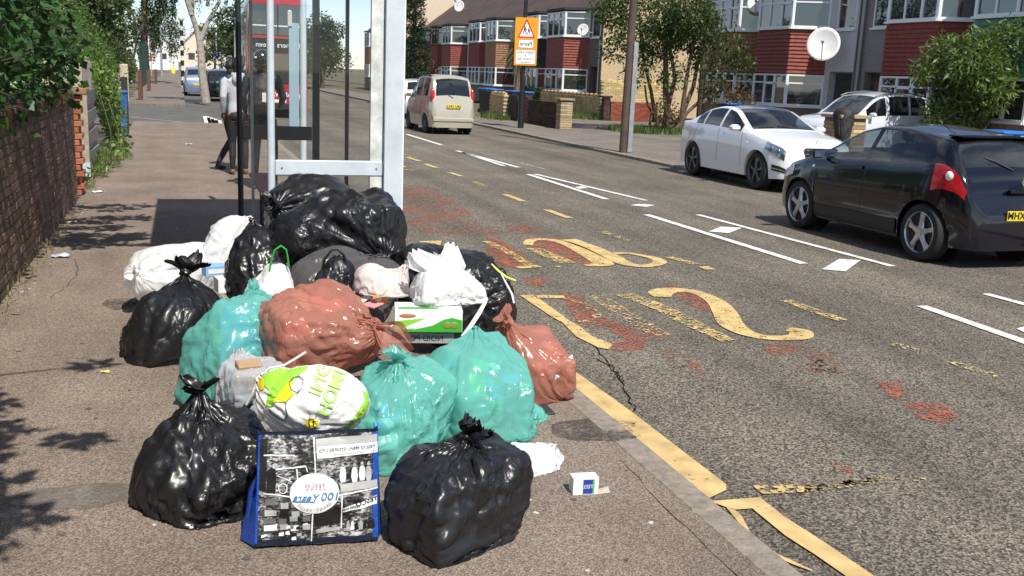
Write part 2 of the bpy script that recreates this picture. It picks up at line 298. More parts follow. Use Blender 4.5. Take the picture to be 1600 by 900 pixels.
# worn second word further up the road
stroke('letter_stroke', Z8([(0, 165), (100, 215), (190, 272)]), .1, P_y2); stroke('letter_stroke', Z8([(140, 284), (235, 276)]), .1, P_y, smooth=False)
stroke('letter_stroke', Z8([(185, 182), (200, 161), (270, 158), (350, 172), (430, 208), (510, 255), (520, 268), (440, 274)]), [.1, .12, .12, .16, .2, .22, .18, .08], P_y)
stroke('letter_stroke', Z8([(212, 196), (290, 232), (365, 263)]), .18, P_y2); stroke('letter_stroke', Z8([(300, 277), (330, 280)]), .07, P_y2, smooth=False)
stroke('letter_stroke', Z8([(365, 157), (470, 195), (560, 235), (620, 264), (690, 276), (750, 270), (775, 256), (745, 240), (690, 228), (630, 219), (565, 220)]), [.2, .2, .2, .16, .12, .12, .14, .12, .09, .09, .09], P_y)
poly_mark('letter_stroke', [(655, 378), (690, 377), (688, 384), (660, 386)], P_y)
for a, b, m in (((55, 212), (115, 232), P_y), ((140, 245), (200, 265), P_y), ((262, 288), (325, 307), P_y), ((380, 333), (440, 355), P_y2), ((540, 398), (632, 433), P_y), ((748, 475), (865, 517), P_y), ((1020, 580), (1165, 632), P_y3), ((1355, 710), (1495, 748), P_y2), ((1530, 760), (1570, 775), P_y), ((12, 250), (40, 262), P_y), ((20, 272), (95, 278), P_y2)):
    stroke('bay_dash', Z7([a, b]), .11, m, smooth=False)
stroke('bay_dash', Z8([(1330, 428), (1590, 520)]), .12, P_y2, smooth=False); stroke('bay_dash', [(1395, 538), (1440, 552)], .1, P_y3, smooth=False); stroke('bay_dash', [(1485, 566), (1560, 590)], .1, P_y3, smooth=False)
# white lines of the hatched centre
for a, b in (((635, 210), (690, 227)), ((714, 236), (810, 262)), ((826, 273), (948, 312)), ((1010, 336), (1256, 413)), ((1440, 479), (1640, 549))): stroke('centre_line', [a, b], .11, P_w, smooth=False)
for a, b in (((722, 238), (788, 260)), ((836, 272.5), (1010, 314)), ((1090, 336), (1395, 417)), ((1540, 460), (1640, 487))): stroke('centre_line', [a, b], .09, P_w, smooth=False)
for pl in (Z6([(285, 620), (340, 600), (425, 605), (370, 627)]), Z6([(758, 778), (830, 735), (920, 740), (855, 787)]), Z7([(890, 362), (930, 357), (955, 365), (915, 370)]), Z7([(1168, 452), (1215, 446), (1292, 452), (1250, 461)]), [(1588, 515), (1640, 500), (1660, 520), (1620, 530)]): poly_mark('hatch_bar', pl, P_w)
stroke('faded_line', [(813, 255), (853, 265)], .08, paint('faded_white_paint', (.6, .58, .54), .68), smooth=False)
# yellow lines beside the kerb
poly_mark('kerbside_line', ZK([(60, 70), (100, 40), (330, 205), (700, 490), (700, 512), (625, 548), (500, 492), (430, 420), (380, 375), (280, 300), (200, 235), (85, 125)]), P_k)
poly_mark('kerbside_line', ZK([(640, 555), (830, 540), (920, 612), (1080, 715), (1290, 858), (1180, 858), (1040, 760), (930, 690), (800, 583), (735, 588), (690, 575)]), P_k)
poly_mark('kerbside_line', ZK([(735, 590), (760, 612), (800, 690), (900, 760), (1030, 820), (1030, 826), (960, 800), (850, 752), (790, 690), (700, 578)]), P_k)
poly_mark('kerbside_line', [(885, 590), (862, 602), (800, 550), (830, 545)], P_k)
poly_mark('kerbside_line', ZK([(640, 560), (700, 580), (790, 680), (800, 700), (690, 640)]), P_y3, .0075)
poly_mark('end_tick', ZK([(800, 495), (1000, 488), (1370, 455), (1370, 464), (1000, 520), (840, 527)]), P_y2); poly_mark('end_tick', ZK([(1000, 488), (1370, 455), (1490, 462), (1490, 475), (1370, 478), (1000, 520)]), P_y3)
for a, b in (((205, 183), (330, 196)), ): stroke('side_road_line', [a, b], .1, paint('old_white_paint', (.55, .54, .5), .6), smooth=False)
for k in range(4): stroke('give_way_dash', [(322+k*6, 182+k*2), (331+k*6, 210+k*.5)], .2, P_w, smooth=False)
# crack sealed with time along the lane
def crack(pts, w=.006):
    P = [G(x, y, 0) for x, y in pts]; Q = []
    for a, b in zip(P[:-1], P[1:]):
        for t in np.linspace(0, 1, 8, endpoint=False): p = a+(b-a)*t; Q.append((p[0]+random.uniform(-.02, .02), p[1], .003))
    V = []; 
    for x, y, z in Q: h = w*random.uniform(.3, 1); V += [(x-h, y, z), (x+h, y, z)]
    MB().add(V, [(2*i, 2*i+1, 2*i+3, 2*i+2) for i in range(len(Q)-1)]).build('road_crack', mat('crack_tar', (.006, .006, .006), .9, spec=.1), road)
crack(ZK([(210, 0), (300, 80), (340, 180), (350, 215)])); crack([(880, 500), (925, 540), (962, 580), (976, 600)])
# worn patch and stains on the near pavement, and a service cover
def blot(px, py, rx, ry, m, n=26, name='stain'):
    c = G(px, py, PZ); V = [(c[0]+rx*math.cos(t)*(1+.25*mnoise.noise((math.cos(t)*2, math.sin(t)*2, px))), c[1]+ry*math.sin(t)*(1+.25*mnoise.noise((math.cos(t)*2, math.sin(t)*2, py))), PZ+.002) for t in np.linspace(0, 2*math.pi, n, endpoint=False)]
    MB().add(V, [tuple(range(n))]).build(name, m, bpy.data.objects['pavement'])
Mst = paint('damp_stain', (.09, .077, .068), .45, 4, 60, .6)
for a in ((930, 672, .22, .16), (120, 775, .26, .12), (190, 475, .12, .18)): blot(*a, Mst if a[0] != 120 else paint('worn_patch', (.20, .175, .155), .35, 6, 90, .45))
mb = MB(); r = random.Random(5)
for k in range(150):
    x, y = r.uniform(-1.1, 1.8), 2.3+r.random()**1.6*16; q = r.uniform(.004, .016); a0 = r.random(); mb.add([(x+q*r.uniform(.6, 1.3)*math.cos(t+a0), y+q*r.uniform(.6, 1.3)*math.sin(t+a0), PZ+.0025) for t in np.linspace(0, math.tau, 7, endpoint=False)], [tuple(range(7))])
mb.build('trodden_gum', mat('trodden_gum', (.09, .08, .072), .9, var=(3, .6)), bpy.data.objects['pavement'])['kind'] = 'stuff'
mb = MB()
for k in range(90):
    x, y = r.choice((r.gauss(-1.08, .05), r.uniform(-1.1, 1.8), r.gauss(1.2, .3))), 2.4+r.random()**1.5*13; q = r.uniform(.004, .011); mb.box((x, y, PZ+.003), (q*2, q*1.4, .004), r.random()*3)
mb.build('crumbs', mat('pale_grit', (.55, .5, .44), .9), bpy.data.objects['pavement'])['kind'] = 'stuff'
def pcrack(pts, w=.004):
    V = []
    for a, b in zip(pts[:-1], pts[1:]):
        for t in np.linspace(0, 1, 9, endpoint=False): x = a[0]+(b[0]-a[0])*t+r.uniform(-.012, .012); y = a[1]+(b[1]-a[1])*t; h = w*r.uniform(.3, 1); V += [(x-h, y, PZ+.002), (x+h, y+.004, PZ+.002)]
    MB().add(V, [(2*i, 2*i+1, 2*i+3, 2*i+2) for i in range(len(V)//2-1)]).build('pavement_crack', mat('crack_tar', (), .9), bpy.data.objects['pavement'])
pcrack([(1.80, 2.2), (1.77, 3.0), (1.81, 3.9)], .002); pcrack([(-.9, 7.4), (-.8, 8.2), (-.9, 9.0)], .003)
# ================================================================ the heap of bags
def hull_radius(pts, dirs):
    """distance from the origin to the convex hull of pts along each direction"""
    r = np.random.default_rng(0); n = r.normal(size=(700, 3)); n /= np.linalg.norm(n, axis=1)[:, None]
    h = (pts @ n.T).max(0); D = dirs @ n.T; q = np.where(D > .08, np.maximum(h, 1e-3)[None]/np.maximum(D, .08), 1e9); return q.min(1)
class Item:
    """something inside a bag: ellipsoid or box, used as a solid the film settles on"""
    def __init__(s, c, r, kind='e', rz=0., rx=0.): s.c = np.array(c, float); s.r = np.array(r, float); s.k = kind; s.R = np.array(Matrix.Rotation(rz, 3, 'Z') @ Matrix.Rotation(rx, 3, 'X'))
    def samples(s):
        r = np.random.default_rng(1); d = r.normal(size=(260, 3)); d /= np.linalg.norm(d, axis=1)[:, None]
        if s.k == 'b': d = np.array([(x, y, z) for x in (-1, 1) for y in (-1, 1) for z in (-1, 1)], float)
        return s.c+(d*s.r) @ s.R.T
    def push(s, P):
        q = (P-s.c) @ s.R
        if s.k == 'e':
            u = q/s.r; l = np.linalg.norm(u, axis=1); i = l < 1; 
            if i.any(): P[i] = s.c+(q[i]/np.maximum(l[i], .05)[:, None]) @ s.R.T
        else:
            a = np.abs(q)/s.r; i = (a < 1).all(1)
            if i.any():
                qi = q[i]; d = s.r-np.abs(qi); k = d.argmin(1); j = np.arange(len(qi)); qi[j, k] = np.where(qi[j, k] >= 0, 1, -1)*s.r[k]; P[i] = s.c+qi @ s.R.T
def settle(items, neck, nc=116, nr=74, slack=1.06, gather=.5, steps=120, seed=0, grav=.00008, floor=PZ, suck=0., fold=.012, neck_r=.02, crumple=.0046, inner=.93, creases=34):
    """wrap plastic film round the items, gather it at the neck, and let it settle (position based cloth)"""
    r = np.random.default_rng(seed); neck = np.array(neck, float); S = np.concatenate([i.samples() for i in items]+[neck[None]])
    c = np.mean([i.c for i in items], 0); a = neck-c; a /= np.linalg.norm(a); b = np.cross(a, [.13, .98, .1]); b /= np.linalg.norm(b); e = np.cross(a, b)
    th = np.linspace(math.pi-.02, .035, nr); ph = np.linspace(0, 2*math.pi, nc, endpoint=False); T, Pp = np.meshgrid(th, ph, indexing='ij')
    D = np.cos(T)[..., None]*a+np.sin(T)[..., None]*(np.cos(Pp)[..., None]*b+np.sin(Pp)[..., None]*e)
    Rr = hull_radius(S-c, D.reshape(-1, 3)).reshape(nr, nc)
    P = c+D*Rr[..., None]; P[-1] = neck+(P[-1]-P[-1].mean(0))/(np.linalg.norm(P[-1]-P[-1].mean(0), axis=1).mean()+1e-9)*neck_r
    P[..., 2] = np.maximum(P[..., 2], floor)
    H = np.linalg.norm(np.roll(P, -1, 1)-P, axis=2); V_ = np.linalg.norm(P[1:]-P[:-1], axis=2); circ = H.sum(1).max()
    g = np.clip((np.arange(nr)/nr-.5)/.35, 0, 1)[:, None]
    mean = np.maximum(H.mean(1, keepdims=True), circ*gather/nc*g)
    # film is not the same length everywhere: random slack gives puckers and tension lines
    lf = lambda n_, a_, b_: sum(r.normal()*np.cos(k*Pp+m*T+r.random()*6.3) for k, m in zip(r.integers(0, a_, n_), r.integers(1, b_, n_)))/math.sqrt(n_)
    Hr = np.maximum(H, mean*.9)*(slack+.05*lf(8, 7, 9)); Vr = V_*(slack-.01+.045*lf(8, 7, 9)[:-1])
    fr = sum(r.normal()*np.cos(k*Pp+r.random()*6.3+.9*np.sin(T*3+r.random()*6)) for k in r.integers(9, 34, 11))/3
    fr2 = lf(14, 16, 22)*1.2
    w = np.clip((np.arange(nr)/nr-.4)/.55, 0, 1)[:, None]*np.clip((1-np.arange(nr)/nr)*12, 0, 1)[:, None]
    P += D*((fr*fold*w+fr2*fold*.45)[..., None])+r.normal(size=P.shape)*.0012
    pin = P[-1].copy(); cen = c
    def con(i, j, L, k, kc):
        d = P[j]-P[i]; l = np.sqrt((d*d).sum(-1))+1e-9; s = (l-L)/l; s = np.where(s > 0, s*k, s*kc)[..., None]*.5*d; P[i] += s; P[j] -= s
    SHr = np.sqrt(Hr[:-1]**2+Vr**2); X0 = P.copy(); small = [Item(i.c, i.r*inner, i.k) for i in items]
    for q, i in zip(small, items): q.R = i.R
    for it in range(steps):
        vel = (P-X0)*.6; X0 = P.copy(); P += vel
        P[..., 2] -= grav
        if suck: P += (cen-P)*suck
        for _ in range(2):
            con(np.s_[:, 0:nc-1:2], np.s_[:, 1:nc:2], Hr[:, 0:nc-1:2], .95, .6); con(np.s_[:, 1:nc-1:2], np.s_[:, 2:nc:2], Hr[:, 1:nc-1:2], .95, .6)
            d = P[:, 0]-P[:, -1]; l = np.linalg.norm(d, axis=1)+1e-9; s = ((l-Hr[:, -1])/l*.4)[:, None]*d; P[:, -1] += s; P[:, 0] -= s
            con(np.s_[0:nr-1:2], np.s_[1:nr:2], Vr[0:nr-1:2], .95, .6); con(np.s_[1:nr-1:2], np.s_[2:nr:2], Vr[1:nr-1:2], .95, .6)
            con(np.s_[:-1, :-1], np.s_[1:, 1:], SHr[:, :-1], .3, .1); con(np.s_[:-1, 1:], np.s_[1:, :-1], SHr[:, :-1], .3, .1)
        bs = .05 if it < steps-6 else .0
        if bs:
            P += ((np.roll(P, 1, 1)+np.roll(P, -1, 1))/2-P)*bs; P[1:-1] += ((P[2:]+P[:-2])/2-P[1:-1])*bs
        if it % 2: F_ = P.reshape(-1, 3); [i.push(F_) for i in small]
        P[..., 2] = np.maximum(P[..., 2], floor); P[-1] = pin
    # sharp creases left in the film: ridged folds, drawn out towards the neck
    N0 = np.cross(np.roll(P, -1, 1)-np.roll(P, 1, 1), np.gradient(P, axis=0)); N0 /= np.linalg.norm(N0, axis=2)[..., None]+1e-9; N0 *= np.sign((N0*(P-c)).sum()); dsp = np.zeros((nr, nc)); sz = circ/1.5
    for k in range(creases):            # straight sharp tension folds, most of them running towards the knot
        i, j = r.integers(4, nr-6), r.integers(0, nc); p0 = P[i, j]; n0 = N0[i, j]; tdir = (neck-p0)/np.linalg.norm(neck-p0)+r.normal(size=3)*(.2 if r.random() < .6 else 1.6); tdir -= n0*(tdir @ n0); tdir /= np.linalg.norm(tdir)+1e-9; nd = np.cross(tdir, n0); q = P-p0
        al = q @ tdir; dd = q @ nd+.12*al*al/sz*r.normal(); wd = r.uniform(.018, .05)*sz; Ln = r.uniform(.25, .7)*sz; dsp += r.uniform(.004, .012)*sz*(1 if r.random() < .7 else -1)*np.clip(1-np.abs(dd)/wd, 0, 1)*np.clip(1-(al/Ln)**2, 0, 1)*np.exp(-((q @ n0)/(.16*sz))**2)
    P += N0*(dsp*np.clip((1-np.arange(nr)/nr)*9, 0, 1)[:, None])[..., None]; P[..., 2] = np.maximum(P[..., 2], floor)
    if crumple:
        N_ = np.cross(np.roll(P, -1, 1)-np.roll(P, 1, 1), np.gradient(P, axis=0)); N_ /= np.linalg.norm(N_, axis=2)[..., None]+1e-9
        N_ *= np.sign((N_*(P-c)).sum())
        q = (P-c); ax = q @ a; U = np.stack([q @ b, q @ e, ax*.3], -1)*9+r.random(3)*20; o = np.zeros((nr, nc))
        wp = np.stack([np.sin(U[..., 1]*.9+U[..., 2]*.6), np.sin(U[..., 2]*1.1+U[..., 0]*.7), np.sin(U[..., 0]*.8-U[..., 1]*.5)], -1)*.45
        for k, am, pw in ((.8, 1.2, 5), (1.7, .8, 5), (3.4, .42, 3)):
            o += am*np.clip(1-1.15*np.abs(np.array([mnoise.noise(p) for p in ((U+wp)*k).reshape(-1, 3).tolist()])), 0, 1).reshape(nr, nc)**pw
        o -= o.mean(); o *= .15+1.25*np.clip(lf(6, 4, 6)*.5+.45, 0, 1)
        P += N_*(o*crumple*1.5*np.clip((1-np.arange(nr)/nr)*7, 0, 1)[:, None])[..., None]; P[..., 2] = np.maximum(P[..., 2], floor)
    V = np.concatenate([P.reshape(-1, 3), P[0].mean(0)[None]]); idx = np.arange(nr*nc).reshape(nr, nc); nx = np.roll(idx, -1, 1)
    Q = np.stack([idx[:-1], nx[:-1], nx[1:], idx[1:]], -1).reshape(-1, 4)
    return V, Q, a
def film_mat(name, col, rough=.3, see=0., trl=0., spec=.5, bumpk=.35, var=None):
    if name in MC: return MC[name]
    m = mat(name, col, rough, spec=spec); n, l, b = nodes(m); t = n['Texture Coordinate']; o = n['Material Output']
    mp_ = n.new('ShaderNodeMapping'); mp_.inputs['Scale'].default_value = (1, 1, .35); l.new(t.outputs['Object'], mp_.inputs['Vector'])
    ds = n.new('ShaderNodeTexNoise'); ds.inputs['Scale'].default_value = 5; ds.inputs['Detail'].default_value = 2; l.new(t.outputs['Object'], ds.inputs['Vector'])
    mxv = n.new('ShaderNodeMix'); mxv.data_type = 'VECTOR'; mxv.inputs['Factor'].default_value = .22; l.new(mp_.outputs[0], mxv.inputs['A']); l.new(ds.outputs['Color'], mxv.inputs['B'])
    ms = n.new('ShaderNodeTexNoise'); ms.inputs['Scale'].default_value = 5.5; ms.inputs['Detail'].default_value = 3; l.new(mp_.outputs[0], ms.inputs['Vector']); mk = n.new('ShaderNodeMapRange'); mk.inputs['From Min'].default_value = .46; mk.inputs['From Max'].default_value = .62; mk.inputs['To Min'].default_value = .12; l.new(ms.outputs['Fac'], mk.inputs['Value'])
    prev = None                          # facets between sharp creases, at three sizes
    for sc_, st_, di_ in ((9, .55, .045), (23, .5, .015), (52, .35, .006)):
        vo = n.new('ShaderNodeTexVoronoi'); vo.feature = 'DISTANCE_TO_EDGE'; vo.inputs['Scale'].default_value = sc_; l.new(mxv.outputs['Result'], vo.inputs['Vector'])
        b2 = n.new('ShaderNodeBump'); b2.invert = sc_ == 23; b2.inputs['Strength'].default_value = st_*bumpk/.25; mm_ = n.new('ShaderNodeMath'); mm_.operation = 'MULTIPLY'; mm_.inputs[1].default_value = st_*bumpk/.25*1.25; l.new(mk.outputs[0], mm_.inputs[0]); l.new(mm_.outputs[0], b2.inputs['Strength']); b2.inputs['Distance'].default_value = di_; l.new(vo.outputs['Distance'], b2.inputs['Height'])
        if prev: l.new(prev.outputs[0], b2.inputs['Normal'])
        prev = b2
    l.new(b2.outputs[0], b.inputs['Normal']); out = b.outputs[0]
    if trl:
        tl = n.new('ShaderNodeBsdfTranslucent'); tl.inputs['Color'].default_value = (*[min(1, c*1.25) for c in col], 1); l.new(b2.outputs[0], tl.inputs['Normal']); mi = n.new('ShaderNodeMixShader'); mi.inputs['Fac'].default_value = trl; l.new(out, mi.inputs[1]); l.new(tl.outputs[0], mi.inputs[2]); out = mi.outputs[0]
    if see:
        tr = n.new('ShaderNodeBsdfTransparent'); tr.inputs['Color'].default_value = (*[min(1, .35+c) for c in col], 1); mi = n.new('ShaderNodeMixShader'); lw = n.new('ShaderNodeLayerWeight'); lw.inputs['Blend'].default_value = .4
        mr = n.new('ShaderNodeMapRange'); mr.inputs['To Min'].default_value = see; mr.inputs['To Max'].default_value = see*.15; l.new(lw.outputs['Facing'], mr.inputs['Value']); l.new(mr.outputs[0], mi.inputs['Fac'])
        l.new(out, mi.inputs[1]); l.new(tr.outputs[0], mi.inputs[2]); out = mi.outputs[0]
    l.new(out, o.inputs['Surface']); return m
F_black = film_mat('black_polythene', (.012, .012, .0135), .33, spec=.5, bumpk=.22)
F_teal = film_mat('teal_polythene', (.20, .60, .53), .22, see=.40, trl=.30, bumpk=.2)
F_red = film_mat('red_polythene', (.52, .23, .17), .22, see=.42, trl=.25, bumpk=.2)
F_white = film_mat('white_polythene', (.80, .80, .80), .36, see=.05, trl=.30, bumpk=.2)
F_grey = film_mat('grey_polythene', (.13, .125, .12), .3, see=.4, trl=.2, bumpk=.32)
F_clear = film_mat('clear_polythene', (.62, .63, .66), .3, see=.5, trl=.2, bumpk=.3)
def flap(base, d, side, length, width, seed, m, parent, name, crumple=.22):
    """a free end of film above the knot: a crumpled, pointed tongue"""
    r = random.Random(seed); d = Vector(d).normalized(); s = Vector(side); s = (s-d*s.dot(d)).normalized(); n_ = d.cross(s); base = Vector(base); V = []; nu, nv = 14, 13; k1, k2 = r.uniform(0, 6), r.uniform(0, 6)
    for i in range(nu+1):
        t = i/nu; w = width*(.18+1.0*math.sin(min(1, t*1.25)*math.pi*.62)**1.0)*(1-.45*max(0, t-.55)/.45)
        bend = n_*length*.35*t*t*math.sin(k1)+s*length*.3*t*t*math.cos(k2)
        for j in range(nv+1):
            u = j/nv*2-1; fold = math.sin(u*6+k1)*.5+math.sin(u*11+k2+t*3)*.35
            V.append(base+d*length*t*(1-.12*abs(u)+.06*math.sin(9*u+k1))+bend+s*u*w*(.9)+n_*(fold*width*crumple*(1-.3*t)+width*.5*(u*u)*math.sin(k2)))
    F = [(i*(nv+1)+j, i*(nv+1)+j+1, (i+1)*(nv+1)+j+1, (i+1)*(nv+1)+j) for i in range(nu) for j in range(nv)]
    return MB().add(V, F).build(name, m, parent, True)
def knot(neck, a, m, parent, size=.03, flaps=3, flen=.09, seed=0, spread=.8):
    a = Vector(a).normalized(); r = random.Random(seed); neck = Vector(neck); o1 = a.orthogonal().normalized(); o2 = a.cross(o1); mb = MB(); pts = []
    for k in range(26): t = k/25*4*math.pi; q = size*(.62+.22*math.sin(t*1.7+seed)); pts.append(neck+a*(size*.5+size*.5*math.sin(t*.75))+o1*math.cos(t)*q+o2*math.sin(t)*q)
    mb.tube(pts, [size*.42*(.8+.4*r.random()) for _ in pts], 9, flat=.8); mb.tube([neck-a*size*1.2, neck, neck+a*size*1.1], [size*1.0, size*.7, size*.8], 11)
    k = mb.build('knot', m, parent, True); a0 = r.random()*6
    for i in range(flaps):
        t = a0+i*2*math.pi/max(flaps, 1)+r.uniform(-.4, .4); d = a*1.0+(o1*math.cos(t)+o2*math.sin(t))*spread*r.uniform(.6, 1.2)
        flap(neck+a*size*.6, d, o1*-math.sin(t)+o2*math.cos(t), flen*r.uniform(.7, 1.2), flen*.45, seed*10+i, m, k, 'free_end')
    return k
def tied_bag(name, label, cat, group, items, neck, m, seed, kn=(.03, 3, .09, .8), contents=None, **kw):
    c = np.mean([i.c for i in items], 0); loc = Vector((c[0], c[1], PZ)); root = empty(name, loc, label, cat, group)
    V, Q, a = settle(items, neck, seed=seed, **kw); V = V-np.array(loc); film = npmesh('film', V, Q, m, root)
    if kn: knot(Vector(neck)-loc, a, m, root, kn[0], kn[1], kn[2], seed, kn[3])
    if contents:
        Fv = film.data; r = random.Random(seed); cam_l = Vector(CP)-loc
        for it_ in contents:
            if not isinstance(it_[0], str):
                (cc, rr, mm, kd, rz, rx) = it_; mb = MB(); mb.box((0, 0, 0), [2*x for x in rr], rz, .004, rx); mb.v = [tuple(Vector(p)+Vector(cc)-loc) for p in mb.v]; mb.build('contents', mm, root); continue
            k = 0; tries = 0
            while k < it_[2] and tries < 900:      # wrappers pressed flat against the inside of the film
                tries += 1; v = Fv.vertices[r.randrange(int(len(Fv.vertices)*.72))]; nrm = v.normal if v.normal.dot(v.co-Vector(c-np.array(loc))) > 0 else -v.normal
                if nrm.dot((cam_l-v.co).normalized()) < .25 or v.co.z < .13: continue
                q = nrm.to_track_quat('Z', 'Y').to_matrix() @ Matrix.Rotation(r.uniform(0, 3.1), 3, 'Z'); sx, sy = it_[3]*r.uniform(.5, 1.3), it_[3]*r.uniform(.3, .8); mb = MB().box((0, 0, 0), (sx*2, sy*2, .012), 0, .003); cc = v.co-nrm*r.uniform(.036, .052); mb.v = [tuple(cc+q @ Vector(p)) for p in mb.v]; mb.build('contents', r.choice(it_[1]), root); k += 1
    return root, film
def I(px, py, Y, r, kind='e', rz=0., rx=0.): return Item(AY(px, py, Y), r, kind, rz, rx)
# ================================================================ left side: wall, pier, gate, hedges
M_mort = mat('mortar', (.13, .115, .10), .95, var=(20, .25))
def brick_set(base, n, key, dims):
    out = []
    for i in range(n):
        k = .65+.7*random.random(); c = tuple(min(1, v*k*random.uniform(.9, 1.1)) for v in base); out.append(MB().box((0, 0, 0), dims, 0, .005).mesh('brick', mat(f'{key}_{i}', c, .9, var=(25, .25, 6), bump=(70, .5), spec=.2)))
    return out
def brickwork(name, label, cat, x, y0, y1, z0, z1, th, base, key, axis='Y', near=300, bl=.222, bh=.072, j=.011, cap=None):
    """a wall of single bricks in stretcher bond over a recessed mortar core; bricks past the limit are joined"""
    root = empty(name, (x, (y0+y1)/2, z0) if axis == 'Y' else ((y0+y1)/2, x, z0), label, cat); lc = root.location; Y = axis == 'Y'
    core = MB(); (core.b2(x-th+.008-lc.x, x-.008-lc.x, y0+.01-lc.y, y1-.01-lc.y, 0, z1-z0-.01) if Y else core.b2(y0+.01-lc.x, y1-.01-lc.x, x+.008-lc.y, x+th-.008-lc.y, 0, z1-z0-.01)); core.build('mortar_core', M_mort, root)
    sets = brick_set(base, 6, key, (th, bl-j, bh-j*.6) if Y else (bl-j, th, bh-j*.6)); P = []; r = 0; z = z0+bh/2
    while z < z1:
        y = y0+(bl/2 if r % 2 else bl*.0)+bl*.5*0
        yy = y0+bl/2 if r % 2 == 0 else y0+bl
        while yy+bl/2 <= y1+.01: P.append((yy, z)); yy += bl
        z += bh; r += 1
    P.sort(key=lambda p: p[0]); rest = MB(); k = 0
    for (yy, zz) in P:
        d = random.uniform(-.004, .003); pos = (x-th/2+d-lc.x, yy-lc.y, zz-z0) if Y else (yy-lc.x, x+th/2+d-lc.y, zz-z0)
        if k < near: link('brick', random.choice(sets), root, pos)
        else:
            rest.box(pos, (th, bl-j, bh-j*.6) if Y else (bl-j, th, bh-j*.6), 0, .004)
        k += 1
    if rest.v: rest.build('brickwork', mat(key+'_far', base, .9, var=(3.5, .45, 9), spec=.2), root)['kind'] = 'stuff'
    if cap: cap(root, lc)
    return root
def capw(root, lc):
    cs = brick_set((.16, .07, .045), 3, 'coping_brick', (.235, .068, .11))
    for i in range(128): link('coping_brick', random.choice(cs), root, (-1.3075-lc.x+random.uniform(-.004, .004), 2.7+i*.079-lc.y, 1.30-PZ-.0))
brickwork('brick_wall', 'dark brown garden wall running along the left of the pavement under the hedge', 'wall', -1.2, 5.2, 12.8, PZ, 1.25, .215, (.17, .11, .08), 'dark_brick', near=300, cap=capw)
brickwork('brick_wall', 'near end of the dark garden wall at the left picture edge', 'wall', -1.2, 2.2, 5.19, PZ, 1.25, .215, (.17, .11, .08), 'dark_brick_b', near=0)
# orange brick gate pier with toothed edge
pr = empty('gate_pier', (-1.38, 13.25, PZ), 'orange brick pier with toothed edge at the end of the dark wall', 'pier'); bs = brick_set((.34, .14, .07), 5, 'orange_brick', (.215, .30, .066)); MB().b2(-.2, .18, -.13, .14, 0, 1.2).build('mortar_core', M_mort, pr)
for r in range(16):
    for c in range(2): link('brick', random.choice(bs), pr, (-.13+c*.225+(.022 if r % 2 else -.012), random.uniform(-.004, .004)-.0, .04+r*.075))
MB().b2(-.31, .3, -.2, .2, 1.21, 1.29, .012).build('cap_stone', mat('pier_cap', (.30, .17, .11), .9, var=(12, .3)), pr)
# pallet gate
def boards(root, specs, base, key):
    for (c, d, rz) in specs: MB().box(c, d, rz, .004).build('board', mat(key+str(random.randint(0, 3)), tuple(v*random.uniform(.75, 1.15) for v in base), .85, var=(18, .3, 8), bump=(40, .5)), root)
pg = empty('pallet_gate', (-1.35, 15.3, PZ), 'grey weathered pallet boards forming a gate beyond the orange pier', 'gate'); 
boards(pg, [((-.27, 0, .2+k*.24), (.52, .025, .10), random.uniform(-.02, .02)) for k in range(5)], (.34, .29, .22), 'pale_board'); boards(pg, [((-.45+k*.14, .035, .8), (.11, .02, 1.55+.06*(k % 2)), 0) for k in range(4)], (.38, .34, .27), 'pale_upright')
boards(pg, [((.06, .95, .22+k*.29), (.025, 1.85, .19), random.uniform(-.02, .02)) for k in range(4)], (.20, .19, .17), 'dark_board'); boards(pg, [((.02, .15+k*.2, .8), (.02, .15, 1.55+.05*(k % 2)), 0) for k in range(9)], (.42, .38, .31), 'back_upright')  # road-side boards get a darker colour that carries their shade
MB().b2(.0, .09, -.05, .04, 0, 1.3, .005).build('corner_post', mat('corner_post', (.33, .28, .21), .85, var=(14, .3)), pg); MB().b2(-.005, .095, -.055, .045, .0, .2).build('painted_foot', mat('pale_blue_paint', (.45, .55, .62), .6), pg)
# shrubs -------------------------------------------------
def shrub(name, label, cat, loc, C, R_, n, size, hue, stems, seed, single=0, bark=(.08, .06, .045), aspect=.55, droop=.25, shell=.5, group=None, keep=None, crown='foliage'):
    root = empty(name, loc, label, cat, group); lo = np.array(loc); V, F, c = leaves(np.array(C)-lo, R_, n, size, seed, droop, shell, hue, aspect, (lambda P: keep(P+lo)) if keep else None)
    npmesh(crown, V, F, leafmat(), root, False, c)['kind'] = 'stuff'
    if stems:
        for s in stems: MB().tube([Vector(p)-Vector(loc) for p in s[0]], s[1], 9).build('trunk' if s is stems[0] else 'limb', mat('bark_%g' % bark[0], bark, .9, var=(9, .4, 8), bump=(25, .8)), root, True)
    return root
hC = []; hR = []
for i in range(22):
    y = 3.2+i*.46; hC.append((-1.75+random.uniform(-.15, .1), y, 1.75+random.uniform(-.1, .25))); hR.append((.62+random.uniform(-.05, .12), .5, .62+random.uniform(0, .2)))
    hC.append((-1.9, y, 2.6)); hR.append((.75, .55, .6))
hC += [(-1.25, 8.2, 1.55), (-1.2, 9.6, 1.6), (-1.25, 7.0, 1.6), (-1.2, 10.8, 1.75)]; hR += [(.35, .5, .42)]*4
HUE_D = ((.018, .05, .012), (.055, .12, .026))
hedge = shrub('hedge', 'dense dark green hedge spilling over the brick wall at the left', 'hedge', (-1.7, 7, PZ), hC, hR, 24000, .075, HUE_D, [([(-1.75, 6, PZ), (-1.8, 6.1, 1.2), (-1.7, 6.2, 2.4)], [.06, .05, .03])]+[([(-1.75, y, PZ), (-1.7, y+.1, 1.2), (-1.6, y+.2, 2.2)], [.04, .03, .015]) for y in (4, 8, 10, 12)], 5, aspect=.8, shell=.62)
